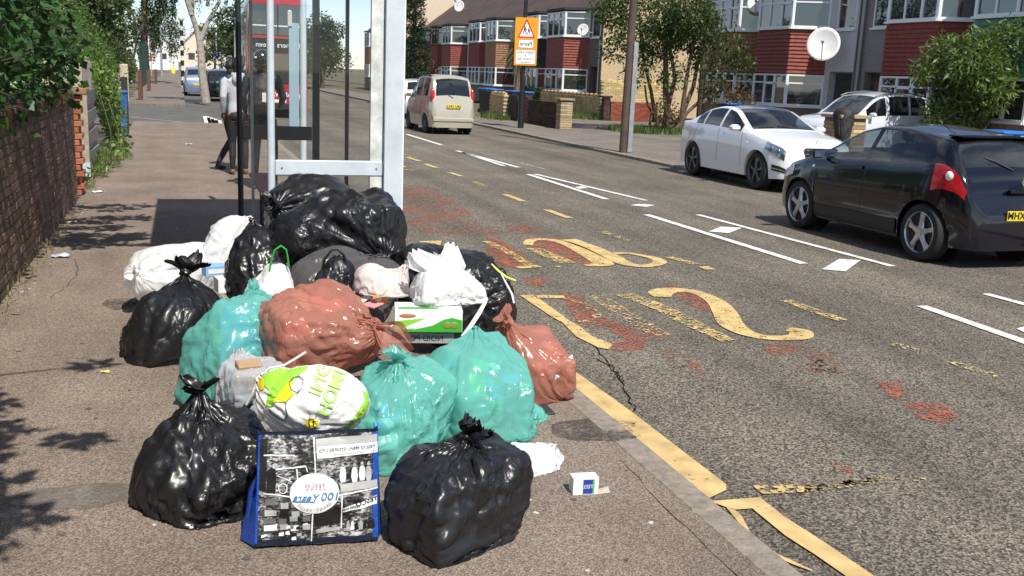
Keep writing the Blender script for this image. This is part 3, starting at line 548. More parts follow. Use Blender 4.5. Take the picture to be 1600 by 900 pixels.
oC = [(-.42+random.gauss(0, .24), 7.5+random.random()*2.7, 2.82+random.uniform(-.12, .15)) for _ in range(46)]+[(-.64+random.gauss(0, .15), 1.2+random.random()*2.5, 2.75+random.uniform(-.1, .12)) for k in range(30)]
oC = [(x if x < .05 else -.2, y, z) for x, y, z in oC]; oR = [(random.uniform(.07, .2), random.uniform(.05, .13), .05) for _ in oC]
V, F, c = leaves(np.array(oC)-np.array([-1.7, 7, PZ]), oR, 4600, .08, 9, .2, .1, HUE_D, .7); npmesh('overhang', V, F, leafmat(), hedge, False, c)['kind'] = 'stuff'
for k, (x, y, z) in enumerate(oC[::3]): MB().tube([Vector((-1.6, y-.2, 2.4))-hedge.location, Vector(((x-1.6)/2, y-.1, 2.75))-hedge.location, Vector((x, y, z))-hedge.location], [.02, .014, .006], 6).build('branch', mat('bark_0.08', (.08, .06, .045)), hedge)
# 300 of the nearest leaves as single pieces: heart shaped, folded along the rib
hv = [(0, 0, 0), (.38, .32, .1), (.46, .55, .1), (.2, .85, .04), (0, 1.05, -.02), (-.2, .85, .04), (-.46, .55, .1), (-.38, .32, .1), (0, .5, 0)]; lms = []
for i in range(4):
    k = .7+.25*i; lms.append(MB().add([(x*.08, y*.085, z*.08) for x, y, z in hv], [(0, 1, 2, 8), (8, 2, 3, 4), (8, 4, 5, 6), (0, 8, 6, 7)]).mesh('leaf', mat(f'single_leaf_{i}', (.028*k, .085*k, .018*k), .42, spec=.45)))
for i in range(300):
    y = 5.0+7.2*random.random()**1.3; z = 1.28+1.15*random.random(); x = -1.7+.66*math.sqrt(max(.05, 1-((z-1.85)/.75)**2))*random.uniform(.9, 1.12)+random.uniform(-.05, .06)
    o = link('leaf', random.choice(lms), hedge, Vector((x, y, z))-hedge.location); o.rotation_euler = (random.uniform(1.9, 3.2), random.uniform(-.6, .6), random.uniform(-2.6, -.4)); s = random.uniform(.7, 1.25); o.scale = (s, s, s)
for k in range(46):
    y = random.uniform(4.6, 12.4); z = random.uniform(1.3, 2.6); p = Vector((-1.35, y, z))-hedge.location; d = Vector((random.uniform(.2, .5), random.uniform(-.25, .15), random.uniform(-.15, .3))); MB().tube([p, p+d*.6, p+d+Vector((0, 0, -.04))], [.006, .004, .002], 5).build('twig', mat('bark_0.08', ()), hedge)
HUE_L = ((.045, .10, .018), (.12, .19, .04))
shrub('bush', 'bright green feathery bush behind the pallet gate', 'bush', (-2.2, 21, PZ), [(-2.2, 19, 1.9), (-1.95, 21, 1.8), (-2.3, 23, 2.0), (-1.9, 24.5, 1.6), (-2.5, 21, 2.6), (-1.75, 26, 1.35), (-1.7, 22, 1.2)], [(.75, 1.2, 1.0), (.7, 1.3, .9), (.9, 1.3, 1.0), (.6, 1.2, .7), (.9, 1.5, .7), (.5, 1.1, .6), (.45, 1.2, .6)], 16000, .075, HUE_L, [([(-2.3, 21, PZ), (-2.3, 21, 1.5), (-2.2, 21.2, 2.4)], [.07, .06, .03])], 7, aspect=.4, shell=.4)
shrub('climber', 'pale green ivy trailing over the pallet gate towards the pavement', 'climber', (-1.15, 16.5, PZ), [(-1.3, 17.6, 1.5), (-1.2, 18.2, 1.3), (-1.15, 18.6, .8), (-1.1, 18.9, .4), (-1.05, 18.2, .25), (-1.2, 18.6, 1.0), (-1.15, 19.4, .8)], [(.2, .7, .28), (.2, .6, .4), (.18, .5, .4), (.22, .5, .25), (.25, .6, .14), (.2, .5, .5), (.2, .5, .5)], 2000, .07, ((.06, .12, .02), (.17, .26, .05)), [([(-1.15, 17.6, PZ), (-1.1, 17.3, .6), (-1.2, 16.8, 1.2)], [.015, .012, .008]), ([(-1.05, 17.9, PZ), (-1.0, 17.6, .6), (-1.12, 17.3, 1.1)], [.012, .01, .006])], 8, aspect=.8, bark=(.35, .28, .2))
shrub('weeds', 'weeds growing at the foot of the pallet gate', 'weeds', (-1.15, 15.3, PZ), [(-1.15, 15.2, .17), (-1.15, 15.9, .2), (-1.1, 16.7, .18), (-1.18, 14.0, .15)], [(.12, .35, .12), (.14, .4, .16), (.2, .4, .14), (.08, .3, .1)], 700, .09, ((.07, .12, .025), (.2, .24, .07)), None, 3, aspect=.2, droop=-.6)
shrub('weeds', 'dry grass tufts along the foot of the dark wall', 'weeds', (-1.12, 8, PZ), [(-1.14, 6.8+k*.6, .12) for k in range(8)], [(.07, .3, .05)]*8, 500, .05, ((.13, .12, .05), (.30, .25, .12)), None, 4, aspect=.15, droop=-.5)
b = G(184, 214, PZ); bb = empty('wheelie_bin', (b[0], b[1], PZ), 'blue wheelie bin half hidden by ivy at the left of the pavement', 'bin', None, .1); mbl = mat('bin_blue', (.015, .10, .36), .45, var=(8, .3))
V = [(sx*.2*k, sy*.22*k, z) for z, k in ((.05, .85), (.92, 1.05)) for sx, sy in ((-1, -1), (1, -1), (1, 1), (-1, 1))]; MB().add(V, [(3, 2, 1, 0), (4, 5, 6, 7)]+[(j, (j+1) % 4, 4+(j+1) % 4, 4+j) for j in range(4)]).build('bin_body', mbl, bb); MB().box((0, 0, .96), (.47, .52, .06), 0, .02).build('lid', mbl, bb)
for s in (-1, 1): MB().cyl((s*.2, .2, .09), .09, .05, 16, 'X').build('wheel', BLKP if 'BLKP' in globals() else mat('black_rubber', (.012, .012, .012), .7), bb)
b = G(197, 206, PZ); tag(MB().box((b[0], b[1], PZ+.62), (.14, .14, 1.25), 0, .01).build('gate_post', mat('dark_timber', (.03, .026, .022), .8)), 'dark timber gate post just beyond the blue bin', 'post')
# ---------------- beyond the side road
sw = empty('stone_wall', (-2.25, 42.4, PZ), 'pale rubble stone wall on the far corner of the side road', 'wall'); mb = MB()
for k in range(95): mb.ell((random.uniform(-1.4, .05), random.uniform(-.12, .12), random.uniform(.05, 1.0)), (random.uniform(.08, .17), .14, random.uniform(.06, .12)), 7, 5)
MB().b2(-1.4, .0, -.06, .1, 0, 1.05).build('wall_core', mat('stone_core', (.22, .2, .16), .9), sw); mb.build('stones', mat('rubble_stone', (.42, .37, .29), .9, var=(5, .35)), sw)['kind'] = 'stuff'; MB().b2(-.02, .28, -.16, .16, 0, 1.45, .03).build('end_pier', mat('pier_stone', (.46, .40, .30), .9, var=(8, .3)), sw)
shrub('bush', 'dark clipped bush behind the rubble stone wall', 'bush', (-2.6, 47, PZ), [(-2.6, 45, 1.7), (-2.5, 48, 1.5), (-2.5, 51, 1.3), (-3.2, 46, 2.0)], [(.7, 1.6, .9), (.6, 1.6, .9), (.55, 1.5, .8), (.9, 1.6, 1.0)], 6000, .12, ((.03, .06, .015), (.09, .11, .03)), None, 12)
for i, (px, py, h, lab) in enumerate(((224, 156, 1.2, 'red brown timber fence post nearest the rubble wall'), (236, 142, 1.1, 'second red brown fence post past the rubble wall'), (246, 131, 1.0, 'timber fence post third from the rubble wall'))): q = G(px, py, PZ); tag(MB().box((q[0]-.1, q[1], PZ+h/2), (.16, .9, h), 0, .01).build('fence_post', mat('red_timber', (.12, .05, .03), .8)), lab, 'post', 'timber fence beyond the side road')
gf = empty('mesh_fence', (-2.35, 74, PZ), 'tall dark green mesh fence far along the left pavement', 'fence'); mg = mat('fence_green', (.015, .07, .045), .6)
for k in range(9): MB().tube([(0, -9+k*2.2, 0), (0, -9+k*2.2, 2.7)], .04, 6).build('fence_post', mg, gf)
for k in range(8): MB().b2(-.01, .01, -8.9+k*2.2, -6.9+k*2.2, .05, 2.6).build('mesh_panel', mg, gf)
def pole(name, label, cat, px, py, h, r, m, head=None, z=PZ, group=None):
    q = G(px, py, z); o = empty(name, (q[0], q[1], z), label, cat, group); MB().tube([(0, 0, 0), (0, 0, h*.5), (0, 0, h)], [r, r*.85, r*.6], 8).build('post', m, o, True)
    if head: head(o, h)
    return o
mwp = mat('pole_white', (.7, .7, .68), .5); mgp = mat('pole_grey', (.3, .31, .31), .5); mlp = mat('lamp_glass', (.8, .8, .75), .3)
globe = lambda o, h: MB().ell((0, 0, h+.12), (.2, .2, .24)).build('lamp_head', mlp, o, True)
pole('white_post', 'tall thin white post behind the red sign on the left', 'post', 234, 118, 4.0, .07, mwp); pole('white_post', 'short white post in the bushes left of the red sign', 'post', 206, 128, 3.6, .05, mwp)
def belisha(o, h):
    for k in range(7): MB().cyl((0, 0, .3+k*.62), .11, .31, 10).build('band', mat('band_black', (.012, .012, .012), .5), o)
    globe(o, h)
pole('crossing_beacon', 'black and white banded beacon at the kerb beyond the side road', 'beacon', 286, 137, 4.2, .10, mwp, belisha)
def lollipop(o, h): globe(o, h); MB().cyl((0, -.08, h*.45), .32, .02, 18, 'Y').build('round_sign', mat('sign_blue', (.03, .16, .42), .4), o)
pole('street_lamp', 'street lamp carrying a round blue sign left of the waiting people', 'street lamp', 339, 122, 5.6, .08, mwp, lollipop, 0); pole('street_lamp', 'white street lamp just right of the one with the blue sign', 'street lamp', 352, 124, 6.0, .08, mwp, globe, 0); pole('street_lamp', 'thin grey street lamp far beyond the birch', 'street lamp', 322, 110, 4.6, .07, mgp, globe, 0)
pole('telegraph_pole', 'slim grey pole in front of the weeping tree', 'pole', 253, 120, 9.0, .12, mgp)
q = G(271, 115, PZ); ab = empty('pavement_sign', (q[0], q[1], PZ), 'small yellow board standing on the far left pavement', 'sign'); MB().box((0, 0, .42), (.42, .05, .8), 0, .01, -.12).build('board', mat('board_yellow', (.75, .62, .03), .5), ab); MB().box((0, .2, .4), (.42, .03, .78), 0, .01, .2).build('back_leg', mat('board_yellow', ()), ab)
q = G(229, 118, PZ); rs = empty('red_sign', (q[0], q[1], PZ), 'red board above the bushes at the far left', 'sign'); MB().b2(-.6, .6, -.03, .03, 1.5, 2.1).build('board', mat('board_red', (.5, .03, .02), .5), rs); MB().b2(-.35, .35, -.035, -.03, 1.72, 1.85).build('white_mark', mwp, rs)
for s in (-.5, .5): MB().b2(s-.04, s+.04, -.02, .02, 0, 1.5).build('post', mgp, rs)
# trees ------------------------------------------------
def bough(p, q, r0, r1, bend=.15, n=5, seed=0):
    r = random.Random(seed); p, q = Vector(p), Vector(q); L = (q-p).length; return ([p.lerp(q, t)+Vector((r.gauss(0, 1), r.gauss(0, 1), r.gauss(0, .5)))*L*bend*.3*math.sin(math.pi*t) for t in np.linspace(0, 1, n)], list(np.linspace(r0, r1, n)))
bT = [bough((.95, 44.4, PZ), (.75, 44.4, 2.6), .19, .14, .05, 5, 1), bough((.75, 44.4, 2.5), (-.1, 44.2, 6.5), .12, .06, .15, 6, 2), bough((.75, 44.4, 2.5), (1.6, 44.6, 6.8), .1, .05, .2, 6, 3), bough((.45, 44.3, 3.6), (.4, 44.3, 7.2), .12, .05, .15, 5, 4), bough((1.1, 44.5, 4.0), (2.2, 44.2, 6.2), .08, .03, .2, 5, 5)]
wv = [(-.6+2.9*random.random(), 44.2+random.uniform(-.8, .8), random.uniform(3.6, 6.8)) for _ in range(34)]
shrub('birch_tree', 'pale barked birch with hanging twigs at the far corner of the side road', 'tree', (.95, 44.4, PZ), [(.2, 44.2, 6.6), (1.4, 44.4, 6.8), (2.4, 44.3, 6.2), (-.5, 44.2, 5.8)]+wv, [(.9, .9, .8), (.9, .9, .8), (.7, .7, .6), (.4, .6, .7)]+[(.10, .10, .65)]*34, 5200, .1, ((.05, .07, .02), (.12, .14, .05)), bT, 21, bark=(.34, .31, .27), crown='crown', shell=.1)
wv = [(-2.9+2.6*random.random(), 80+random.uniform(-2, 2), random.uniform(2.6, 9.0)) for _ in range(60)]
shrub('weeping_tree', 'dark weeping tree with curtain foliage beside the green mesh fence', 'tree', (-2.6, 80, PZ), wv, [(.28, .6, 1.5)]*60, 11000, .16, ((.02, .04, .012), (.06, .08, .025)), [bough((-2.7, 80, PZ), (-2.4, 80, 7), .3, .2, .05)], 22, crown='crown', shell=.1)
def crown_tree(name, label, base, C, R_, n, size, hue, seed, tr=.2, group='trees in the background'):
    st = [bough(base, (base[0], base[1], C[0][2]), tr, tr*.5, .08, 5, seed)]+[bough((base[0], base[1], C[0][2]*.55), c, tr*.5, .03, .15, 5, seed+i) for i, c in enumerate(C[:4])]
    return shrub(name, label, 'tree', base, C, R_, n, size, hue, st, seed, crown='crown', shell=.45, group=group)
def blobs(cx, cy, cz, rx, ry, rz, n, seed, s=.42):
    r = np.random.default_rng(seed); out = []; rr = []
    for i in range(n):
        d = r.normal(size=3); d /= np.linalg.norm(d); k = r.random()**.4*.75; out.append((cx+d[0]*rx*k, cy+d[1]*ry*k, cz+d[2]*rz*k)); q = s*r.uniform(.7, 1.3); rr.append((rx*q, ry*q, rz*q*.8))
    return out, rr
for (lab, b, cr, n, hue, sd) in (('leafy tree crowding over the far corner of the side road', (-4.6, 47, PZ), (-4.3, 47, 3.6, 2.3, 2.5, 2.2), 7000, ((.035, .065, .02), (.10, .13, .045)), 36), ('mid green tree between the willow and the weeping tree', (-5, 66, PZ), (-4.6, 66, 4.6, 2.6, 2.5, 3.4), 7000, ((.04, .07, .025), (.11, .14, .05)), 37), ('dark leafy tree beyond the parked black car', (4.2, 84, 0.), (4.4, 84, 4.4, 2.2, 2.5, 2.6), 6000, ((.025, .05, .015), (.07, .1, .03)), 38),
        ('silvery willow rising behind the bright feathery bush', (-7.5, 58, PZ), (-7.2, 58, 4.2, 3.6, 3, 2.9), 9000, ((.06, .085, .04), (.15, .18, .09)), 31), ('dark round tree left of the white lorry', (5.2, 72, 0.), (5.0, 72, 4.6, 1.3, 2, 2.6), 4500, ((.02, .045, .012), (.06, .09, .02)), 32),
        ('small dark tree far beyond the birch', (4.0, 130, 0.), (4.0, 130, 4.2, 3.0, 3, 2.5), 3500, ((.03, .05, .015), (.07, .09, .03)), 33), ('far pale tree over the end of the left pavement', (-6, 150, 0.), (-4, 150, 5, 6.5, 4, 4.0), 5000, ((.05, .075, .03), (.11, .13, .055)), 34), ('tall dim tree behind the mesh fence', (-9, 95, 0.), (-9, 95, 6, 5, 4, 5), 6000, ((.03, .05, .018), (.08, .10, .035)), 35)):
    C, R_ = blobs(*cr, 14, sd); crown_tree('background_tree', lab, b, C, R_, n, .24, hue, sd)
# distant house closing the view, and cars beneath it
def far_house(label, x, y, w, d, h, rh, wall, roof, gable=True):
    o = empty('far_house', (x, y, 0), label, 'house', 'houses far down the road'); MB().b2(-w/2, w/2, 0, d, 0, h).build('wall', wall, o); f = MB()
    f.add([(-w/2, 0, h), (w/2, 0, h), (0, 0, h+rh), (-w/2, d, h), (w/2, d, h), (0, d, h+rh)], [(0, 1, 2), (5, 4, 3)]); f.build('gable', wall, o); e = .4; MB().add([(-w/2-e, -e, h-.2), (0, -e, h+rh+.15), (0, d+e, h+rh+.15), (-w/2-e, d+e, h-.2), (w/2+e, -e, h-.2), (w/2+e, d+e, h-.2)], [(0, 1, 2, 3), (1, 4, 5, 2)]).build('roof', roof, o)
    for k in (-1, 1): MB().b2(k*w*.22-.5, k*w*.22+.5, -.05, .02, h*.5, h*.75).build('window', mat('far_glass', (.05, .06, .07), .2), o)
crm = mat('cream_render', (.66, .58, .46), .8); far_house('distant house with pale gable and red roof at the end of the road', 3.0, 178, 6, 9, 4.2, 3.2, crm, mat('red_tiles', (.33, .09, .05), .8)); far_house('distant brown roofed house right of the pale gable', 11, 190, 8, 9, 4.5, 3, mat('buff_render', (.5, .44, .36), .8), mat('brown_tiles_far', (.14, .09, .07), .8)); far_house('distant long house left of the pale gable', -5, 200, 9, 9, 4.0, 3, mat('white_render', (.72, .72, .7), .8), mat('red_tiles', ()))
C = []; R_ = []
for k in range(15):
    y = -14+k*3.2; C += [(-7.5+random.uniform(-.6, .6), y, 2.2), (-8.2, y+1.4, 4.2+random.uniform(-.5, .8))]; R_ += [(1.5, 2.0, 2.0), (1.6, 2.0, 1.7)]
shrub('added_tree_screen', 'tall line of garden trees behind the hedge at the far left', 'hedge', (-7.8, 8, 0), C, R_, 15000, .3, ((.02, .045, .012), (.06, .10, .025)), [bough((-7.8, -14+k*3.2, 0), (-7.8, -14+k*3.2, 4), .14, .05, .1, 4, k) for k in range(15)], 77, shell=.5)  # added out of view so the cars mirror foliage instead of bright sky
# ================================================================ right side: terraces, walls, trees
UPVC = mat('white_upvc', (.78, .79, .79), .35); PANE = glass('window_pane', (.30, .33, .35), .16, .3); CURT = mat('net_curtain', (.55, .55, .53), .9, var=(9, .2)); ROOM_SHADE = mat('dark_room', (.03, .03, .032), .9)
ROOF = mat('roof_tiles', (.085, .055, .045), .85, var=(1.2, .35, 8)); 
def wave_bump(m, scale, strength, axis='Z'):
    n, l, b = nodes(m); t = n['Texture Coordinate']; w = n.new('ShaderNodeTexWave'); w.bands_direction = axis; w.wave_profile = 'SAW'; w.inputs['Scale'].default_value = scale; w.inputs['Distortion'].default_value = .6; l.new(t.outputs['Object'], w.inputs['Vector']); bp = n.new('ShaderNodeBump'); bp.inputs['Strength'].default_value = strength; bp.inputs['Distance'].default_value = .05; l.new(w.outputs['Fac'], bp.inputs['Height']); l.new(bp.outputs['Normal'], b.inputs['Normal'])
wave_bump(ROOF, 2.2, .8)
def window(root, p0, p1, z0, z1, cols, transom=0., frame=UPVC, curtain=1., opener=None, name='window', lc=(0, 0)):
    """frame, sill, mullions, panes and curtains between two plan points; outside is to the left of p0->p1"""
    a, b = Vector((p0[0]-lc[0], p0[1]-lc[1], 0)), Vector((p1[0]-lc[0], p1[1]-lc[1], 0)); d = b-a; L = d.length; ang = math.atan2(d.y, d.x); o = empty_part2(name, (a.x, a.y, z0), root, ang); H = z1-z0; t = .055; f = MB()
    for bx in ((0, L, -.03, .04, 0, t), (0, L, -.03, .04, H-t, H), (0, t, -.03, .04, t, H-t), (L-t, L, -.03, .04, t, H-t)): f.b2(*bx)
    xs = np.linspace(0, L, cols+1)
    for x in xs[1:-1]: f.b2(x-.028, x+.028, -.027, .037, t, H-t)
    if transom: f.b2(t, L-t, -.024, .034, H*transom-.025, H*transom+.025)
    if opener is not None: x0, x1 = xs[opener], xs[opener+1]; f.b2(x0+.02, x0+.07, -.01, .06, t, H-t); f.b2(x1-.07, x1-.02, -.01, .06, t, H-t); f.b2(x0+.02, x1-.02, -.01, .06, H*.66, H*.66+.05)
    f.build('frame', frame, o); MB().b2(-.04, L+.04, -.03, .12, -.06, -.002).build('sill', frame, o)
    for i in range(cols): MB().b2(xs[i]+.03, xs[i+1]-.03, -.003, .003, t*.9, H-t*.9).build('pane', PANE, o)
    if curtain:
        r = random.Random(int(abs(a.x*7+a.y*13)*10))
        for i in range(cols):
            if r.random() < curtain:
                w0 = xs[i]+.04; w1 = xs[i+1]-.04; n = 12; V = []; top, bot = H-t, t if r.random() < .7 else H*.4
                for k in range(n+1): x = w0+(w1-w0)*k/n; y = -.12+.02*math.sin(k*2.1+r.random()); V += [(x, y, bot), (x, y, top)]
                MB().add(V, [(2*k, 2*k+2, 2*k+3, 2*k+1) for k in range(n)]).build('curtain', CURT, o)
    MB().b2(0, L, -.34, -.32, 0, H).build('room', ROOM_SHADE, o); return o  # dark sheet behind the panes, its colour standing for the unlit interior
def empty_part2(name, loc, parent, rz):
    o = bpy.data.objects.new(name, None); COL.objects.link(o); o.location = loc; o.rotation_euler.z = rz; o.parent = parent; o.empty_display_size = .05; return o
def house(label, Xf, y0, y1, bay, s, wallm, tilem, frame=UPVC, door='dark', roofm=None, ridge=7.7, eave=5.05, det=True, tilecourse=11, curtain=.75):
    """terraced house: y0..y1 along the road, facade at Xf facing -X; bay at the s end (+1: far end)"""
    root = empty('terraced_house', (Xf, (y0+y1)/2, .05), label, 'house', 'terraced houses across the road'); lx, ly = Xf, (y0+y1)/2; L = lambda x, y: (x-lx, y-ly)
    by0, by1 = (y1-bay-.06, y1-.06) if s > 0 else (y0+.06, y0+bay+.06); c = .62; pj = 1.0          # bay from by0 to by1
    plan = [(Xf+.02, by0), (Xf-pj, by0+c), (Xf-pj, by1-c), (Xf+.02, by1)]; dy0, dy1 = (y0, by0) if s > 0 else (by1, y1)
    # walls: block with openings left for the upper small window and the porch
    uw = ((dy0+dy1)/2-.5, (dy0+dy1)/2+.5); w = MB(); T = eave-.05
    w.b2(.3, 7, y0-ly, y1-ly, 0, T)
    for q in ((by0-.02, by1+.02, 4.85, T), (dy0, dy1, 4.72, T), (dy0, dy1, 2.25, 3.55), (dy0, uw[0], 3.55, 4.72), (uw[1], dy1, 3.55, 4.72), (dy0, dy0+.3, 0, 2.25), (dy1-.3, dy1, 0, 2.25)):
        if q[1]-q[0] > .05: w.b2(0, .299, q[0]-ly, q[1]-ly, q[2], q[3])
    w.build('wall', wallm, root)
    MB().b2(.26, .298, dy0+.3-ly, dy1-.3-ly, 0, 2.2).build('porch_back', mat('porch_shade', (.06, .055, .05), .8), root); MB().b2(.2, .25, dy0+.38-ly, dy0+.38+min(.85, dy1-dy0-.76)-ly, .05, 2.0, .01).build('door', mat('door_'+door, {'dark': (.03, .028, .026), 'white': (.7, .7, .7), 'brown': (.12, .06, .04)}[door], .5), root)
    window(root, (Xf+.05, uw[0]), (Xf+.05, uw[1]), 3.6, 4.7, 1 if uw[1]-uw[0] < 1.05 else 2, .0, frame, curtain, lc=(lx, ly), name='upper_window'); 
    # bay: plinth, lower window, tile band, upper window, hood
    pl = [L(*p) for p in plan]; MB().prism([(x, y) for x, y in pl], 0, 1.02).build('bay_plinth', mat('plinth_brick', (.2, .16, .12), .9, var=(5, .3)), root); ins = lambda k: [(pl[0][0], pl[0][1]+k*.8), (pl[1][0]+k, pl[1][1]+k*.6), (pl[2][0]+k, pl[2][1]-k*.6), (pl[3][0], pl[3][1]-k*.8)]
    for z0, z1, op in ((1.08, 2.12, 1), (3.66, 4.8, 0)):
        P = plan; window(root, P[2], P[3], z0, z1, 1, .72, frame, curtain, lc=(lx, ly), name='bay_window'); window(root, P[1], P[2], z0, z1, 3, .72, frame, curtain, op+0, lc=(lx, ly), name='bay_window'); window(root, P[0], P[1], z0, z1, 1, .72 if det else 0, frame, curtain, lc=(lx, ly), name='bay_window')
        for (x, y) in P[1:3]: MB().tube([(x-lx, y-ly, z0), (x-lx, y-ly, z1)], .06, 6).build('corner_post', frame, root)
    MB().prism(ins(.02), 2.12, 3.6).build('band_core', tilem, root); h = (3.56-2.16)/tilecourse; r = random.Random(int(y0*10))
    for k in range(tilecourse):           # overlapping courses of hung tiles
        z = 2.16+k*h; A = ins(-.055); B = ins(-.012); MB().add([(*p, z) for p in A]+[(*p, z+h*1.12) for p in B]+[(*p, z) for p in ins(.01)], [(j, 4+j, 5+j, 1+j) for j in range(3)]+[(8+j, j, 1+j, 9+j) for j in range(3)]).build('tile_course', tilem, root)
    MB().prism(ins(-.1), 4.86, 4.98).build('bay_hood', mat('hood_dark', (.035, .032, .03), .7), root)
    # roof, gutter, downpipe
    rm = roofm or ROOF; yy0, yy1 = y0-ly, y1-ly; MB().add([(-.12, yy0, eave-.1), (3.5, yy0, ridge), (3.5, yy1, ridge), (-.12, yy1, eave-.1), (7.4, yy0, eave-.1), (7.4, yy1, eave-.1)], [(0, 3, 2, 1), (1, 2, 5, 4)]).build('roof', rm, root); MB().b2(-.2, -.1, yy0, yy1, eave-.24, eave-.12).build('gutter', mat('gutter_dark', (.03, .03, .03), .5), root)
    MB().tube([(-.08, (dy0 if s > 0 else dy1)-ly+(.12 if s > 0 else -.12), 0), (-.08, (dy0 if s > 0 else dy1)-ly+(.12 if s > 0 else -.12), eave-.2)], .035, 8).build('downpipe', mat('pipe_grey', (.12, .12, .12), .5), root)
    return root
def gable(root_label, Xf, y, wallm, eave=5.0, ridge=7.7): pass
peb = lambda n, c: mat(n, c, .95, var=(14, .22, 9), bump=(120, .6), spec=.1)
w_white = peb('white_pebbledash', (.56, .57, .58)); w_grey = peb('grey_pebbledash', (.27, .255, .24)); w_beige = peb('beige_pebbledash', (.52, .41, .26)); w_dgrey = peb('dark_pebbledash', (.17, .155, .14)); w_cream = peb('cream_render_b', (.60, .50, .38))
t_red = mat('red_hung_tiles', (.25, .065, .045), .75, var=(7, .3, 8)); t_red2 = mat('deep_red_hung_tiles', (.22, .045, .035), .75, var=(7, .3, 8)); t_or = mat('orange_brown_hung_tiles', (.34, .17, .09), .8, var=(7, .3, 8)); t_blk = mat('black_hung_tiles', (.022, .022, .024), .7, var=(7, .3)); t_grn = mat('green_hung_tiles', (.10, .24, .16), .75, var=(7, .3)); dkfr = mat('dark_window_frame', (.05, .035, .03), .5)
X2 = 20.5
house('terraced house with bright red tiled bay, white render and a big satellite dish', X2, 27.55, 32.75, 3.3, +1, w_white, t_red)
house('terraced house with orange brown tiled bay behind the tree opposite', X2, 32.76, 37.95, 3.3, -1, w_beige, t_or)
house('terraced house with grey pebbledash and dull red bay behind the estate car', X2, 22.36, 27.54, 3.3, -1, w_grey, t_red2, door='brown')
house('terraced house with green tiled bay behind the right hand bush', X2, 17.16, 22.35, 3.3, +1, w_grey, t_grn)
X3 = 18.6
house('terraced house with red tiled bay nearest the gable with the yellow wall', X3, 44.1, 49.5, 3.7, +1, w_dgrey, t_red)
house('terraced house with black tiled bay right of the patrol sign', X3, 49.51, 54.95, 3.6, -1, w_white, t_blk)
house('terraced house with orange brown bay behind the palm and patrol sign', X3, 54.96, 60.4, 3.4, +1, w_grey, t_or)
house('terraced house with red bay above the blue bins', X3, 60.41, 65.85, 3.7, -1, w_white, t_red2)
house('terraced house with second red bay right of the reddish palm', X3, 65.86, 71.3, 3.7, +1, w_white, t_red)
house('far terraced house with red bay and dark windows left of the second red bay', X3, 71.31, 76.75, 3.6, -1, w_white, t_red2, dkfr)
# gable walls closing the blocks (attached as parts of the end houses)
def end_gable(hname, y, x, m, eave=5.0, ridge=7.7, dy=-.06):
    h = [o for o in bpy.data.objects if o.get('label') == hname][0]; P = [(x, 0), (x, eave), (x+3.5, ridge-.05), (x+7, eave), (x+7, 0)]; lc = h.location; V = [(px-lc.x, y-lc.y, z) for px, z in P]+[(px-lc.x, y+dy-lc.y, z) for px, z in P]; MB().add(V, [(0, 1, 2, 3, 4), (9, 8, 7, 6, 5)]+[(i, 5+i, 5+(i+1) % 5, (i+1) % 5) for i in range(5)]).build('gable_wall', m, h)
end_gable('terraced house with red tiled bay nearest the gable with the yellow wall', 44.09, X3, w_beige); end_gable('terraced house with green tiled bay behind the right hand bush', 17.15, X2, w_grey)
house('far terraced house with cream gable at the end of the row', 16.6, 82, 88, 3.6, -1, w_cream, t_red2, ridge=8.6, eave=5.4); end_gable('far terraced house with cream gable at the end of the row', 81.99, 16.6, w_cream, 5.35, 8.6)
house('farthest terraced house with dark roof over the gold people carrier', 16.6, 88.01, 94, 3.6, -1, w_grey, t_red2, ridge=8.6, eave=5.4); house('terraced house in the gap before the cream gable', X3, 76.76, 81.9, 3.4, +1, w_dgrey, t_red2, dkfr)
# satellite dishes
def dish(label, p, r, d=(-.62, -.75, .25)):
    o = empty('satellite_dish', p, label, 'satellite dish', 'satellite dishes on the houses'); d = Vector(d).normalized(); q = d.to_track_quat('Z', 'Y'); V = [Vector((0, 0, 0))]; n, m = 28, 5
    for i in range(1, m+1):
        for k in range(n): t = k*math.tau/n; rr = r*i/m; V.append(Vector((rr*math.cos(t), rr*math.sin(t)*1.06, .22*rr*rr/r)))
    F = [(0, 1+k, 1+(k+1) % n) for k in range(n)]+[(1+i*n+k, 1+(i+1)*n+k, 1+(i+1)*n+(k+1) % n, 1+i*n+(k+1) % n) for i in range(m-1) for k in range(n)]; V = [q @ v for v in V]; mb = MB().add(V, F).build('reflector', mat('dish_white', (.66, .67, .66), .5, var=(5, .08)), o, True); s_ = mb.modifiers.new('thick', 'SOLIDIFY'); s_.thickness = .015
    MB().tube([q @ Vector((0, -r*1.0, .2*r)), q @ Vector((0, -r*.75, .55*r)), q @ Vector((0, -r*.1, .95*r))], .014, 6).build('feed_arm', mat('dish_arm', (.25, .25, .25), .5, .5), o); MB().ell(q @ Vector((0, -r*.1, .95*r)), (.05, .05, .05)).build('feed_horn', mat('dish_arm', ()), o, True); MB().tube([q @ Vector((0, 0, -.01)), q @ Vector((0, 0, -.18)), Vector((.5, .05, -.1))], .025, 6).build('bracket', mat('dish_arm', ()), o)
def onX(px, py, X): d = ray(px, py); return CP+d*(X/d[0])
dish('large white satellite dish beside the bright red bay', onX(1287, 70, X2-.75), .52); dish('grey satellite dish high between the tree and the bright red bay', onX(1183, 5, X2-.9), .34); dish('small satellite dish at the eaves near the cream gable', onX(718, 10, X3-.5), .36); dish('tan satellite dish on the red bay nearest the yellow wall', onX(911, 47, X3-1.2), .26)
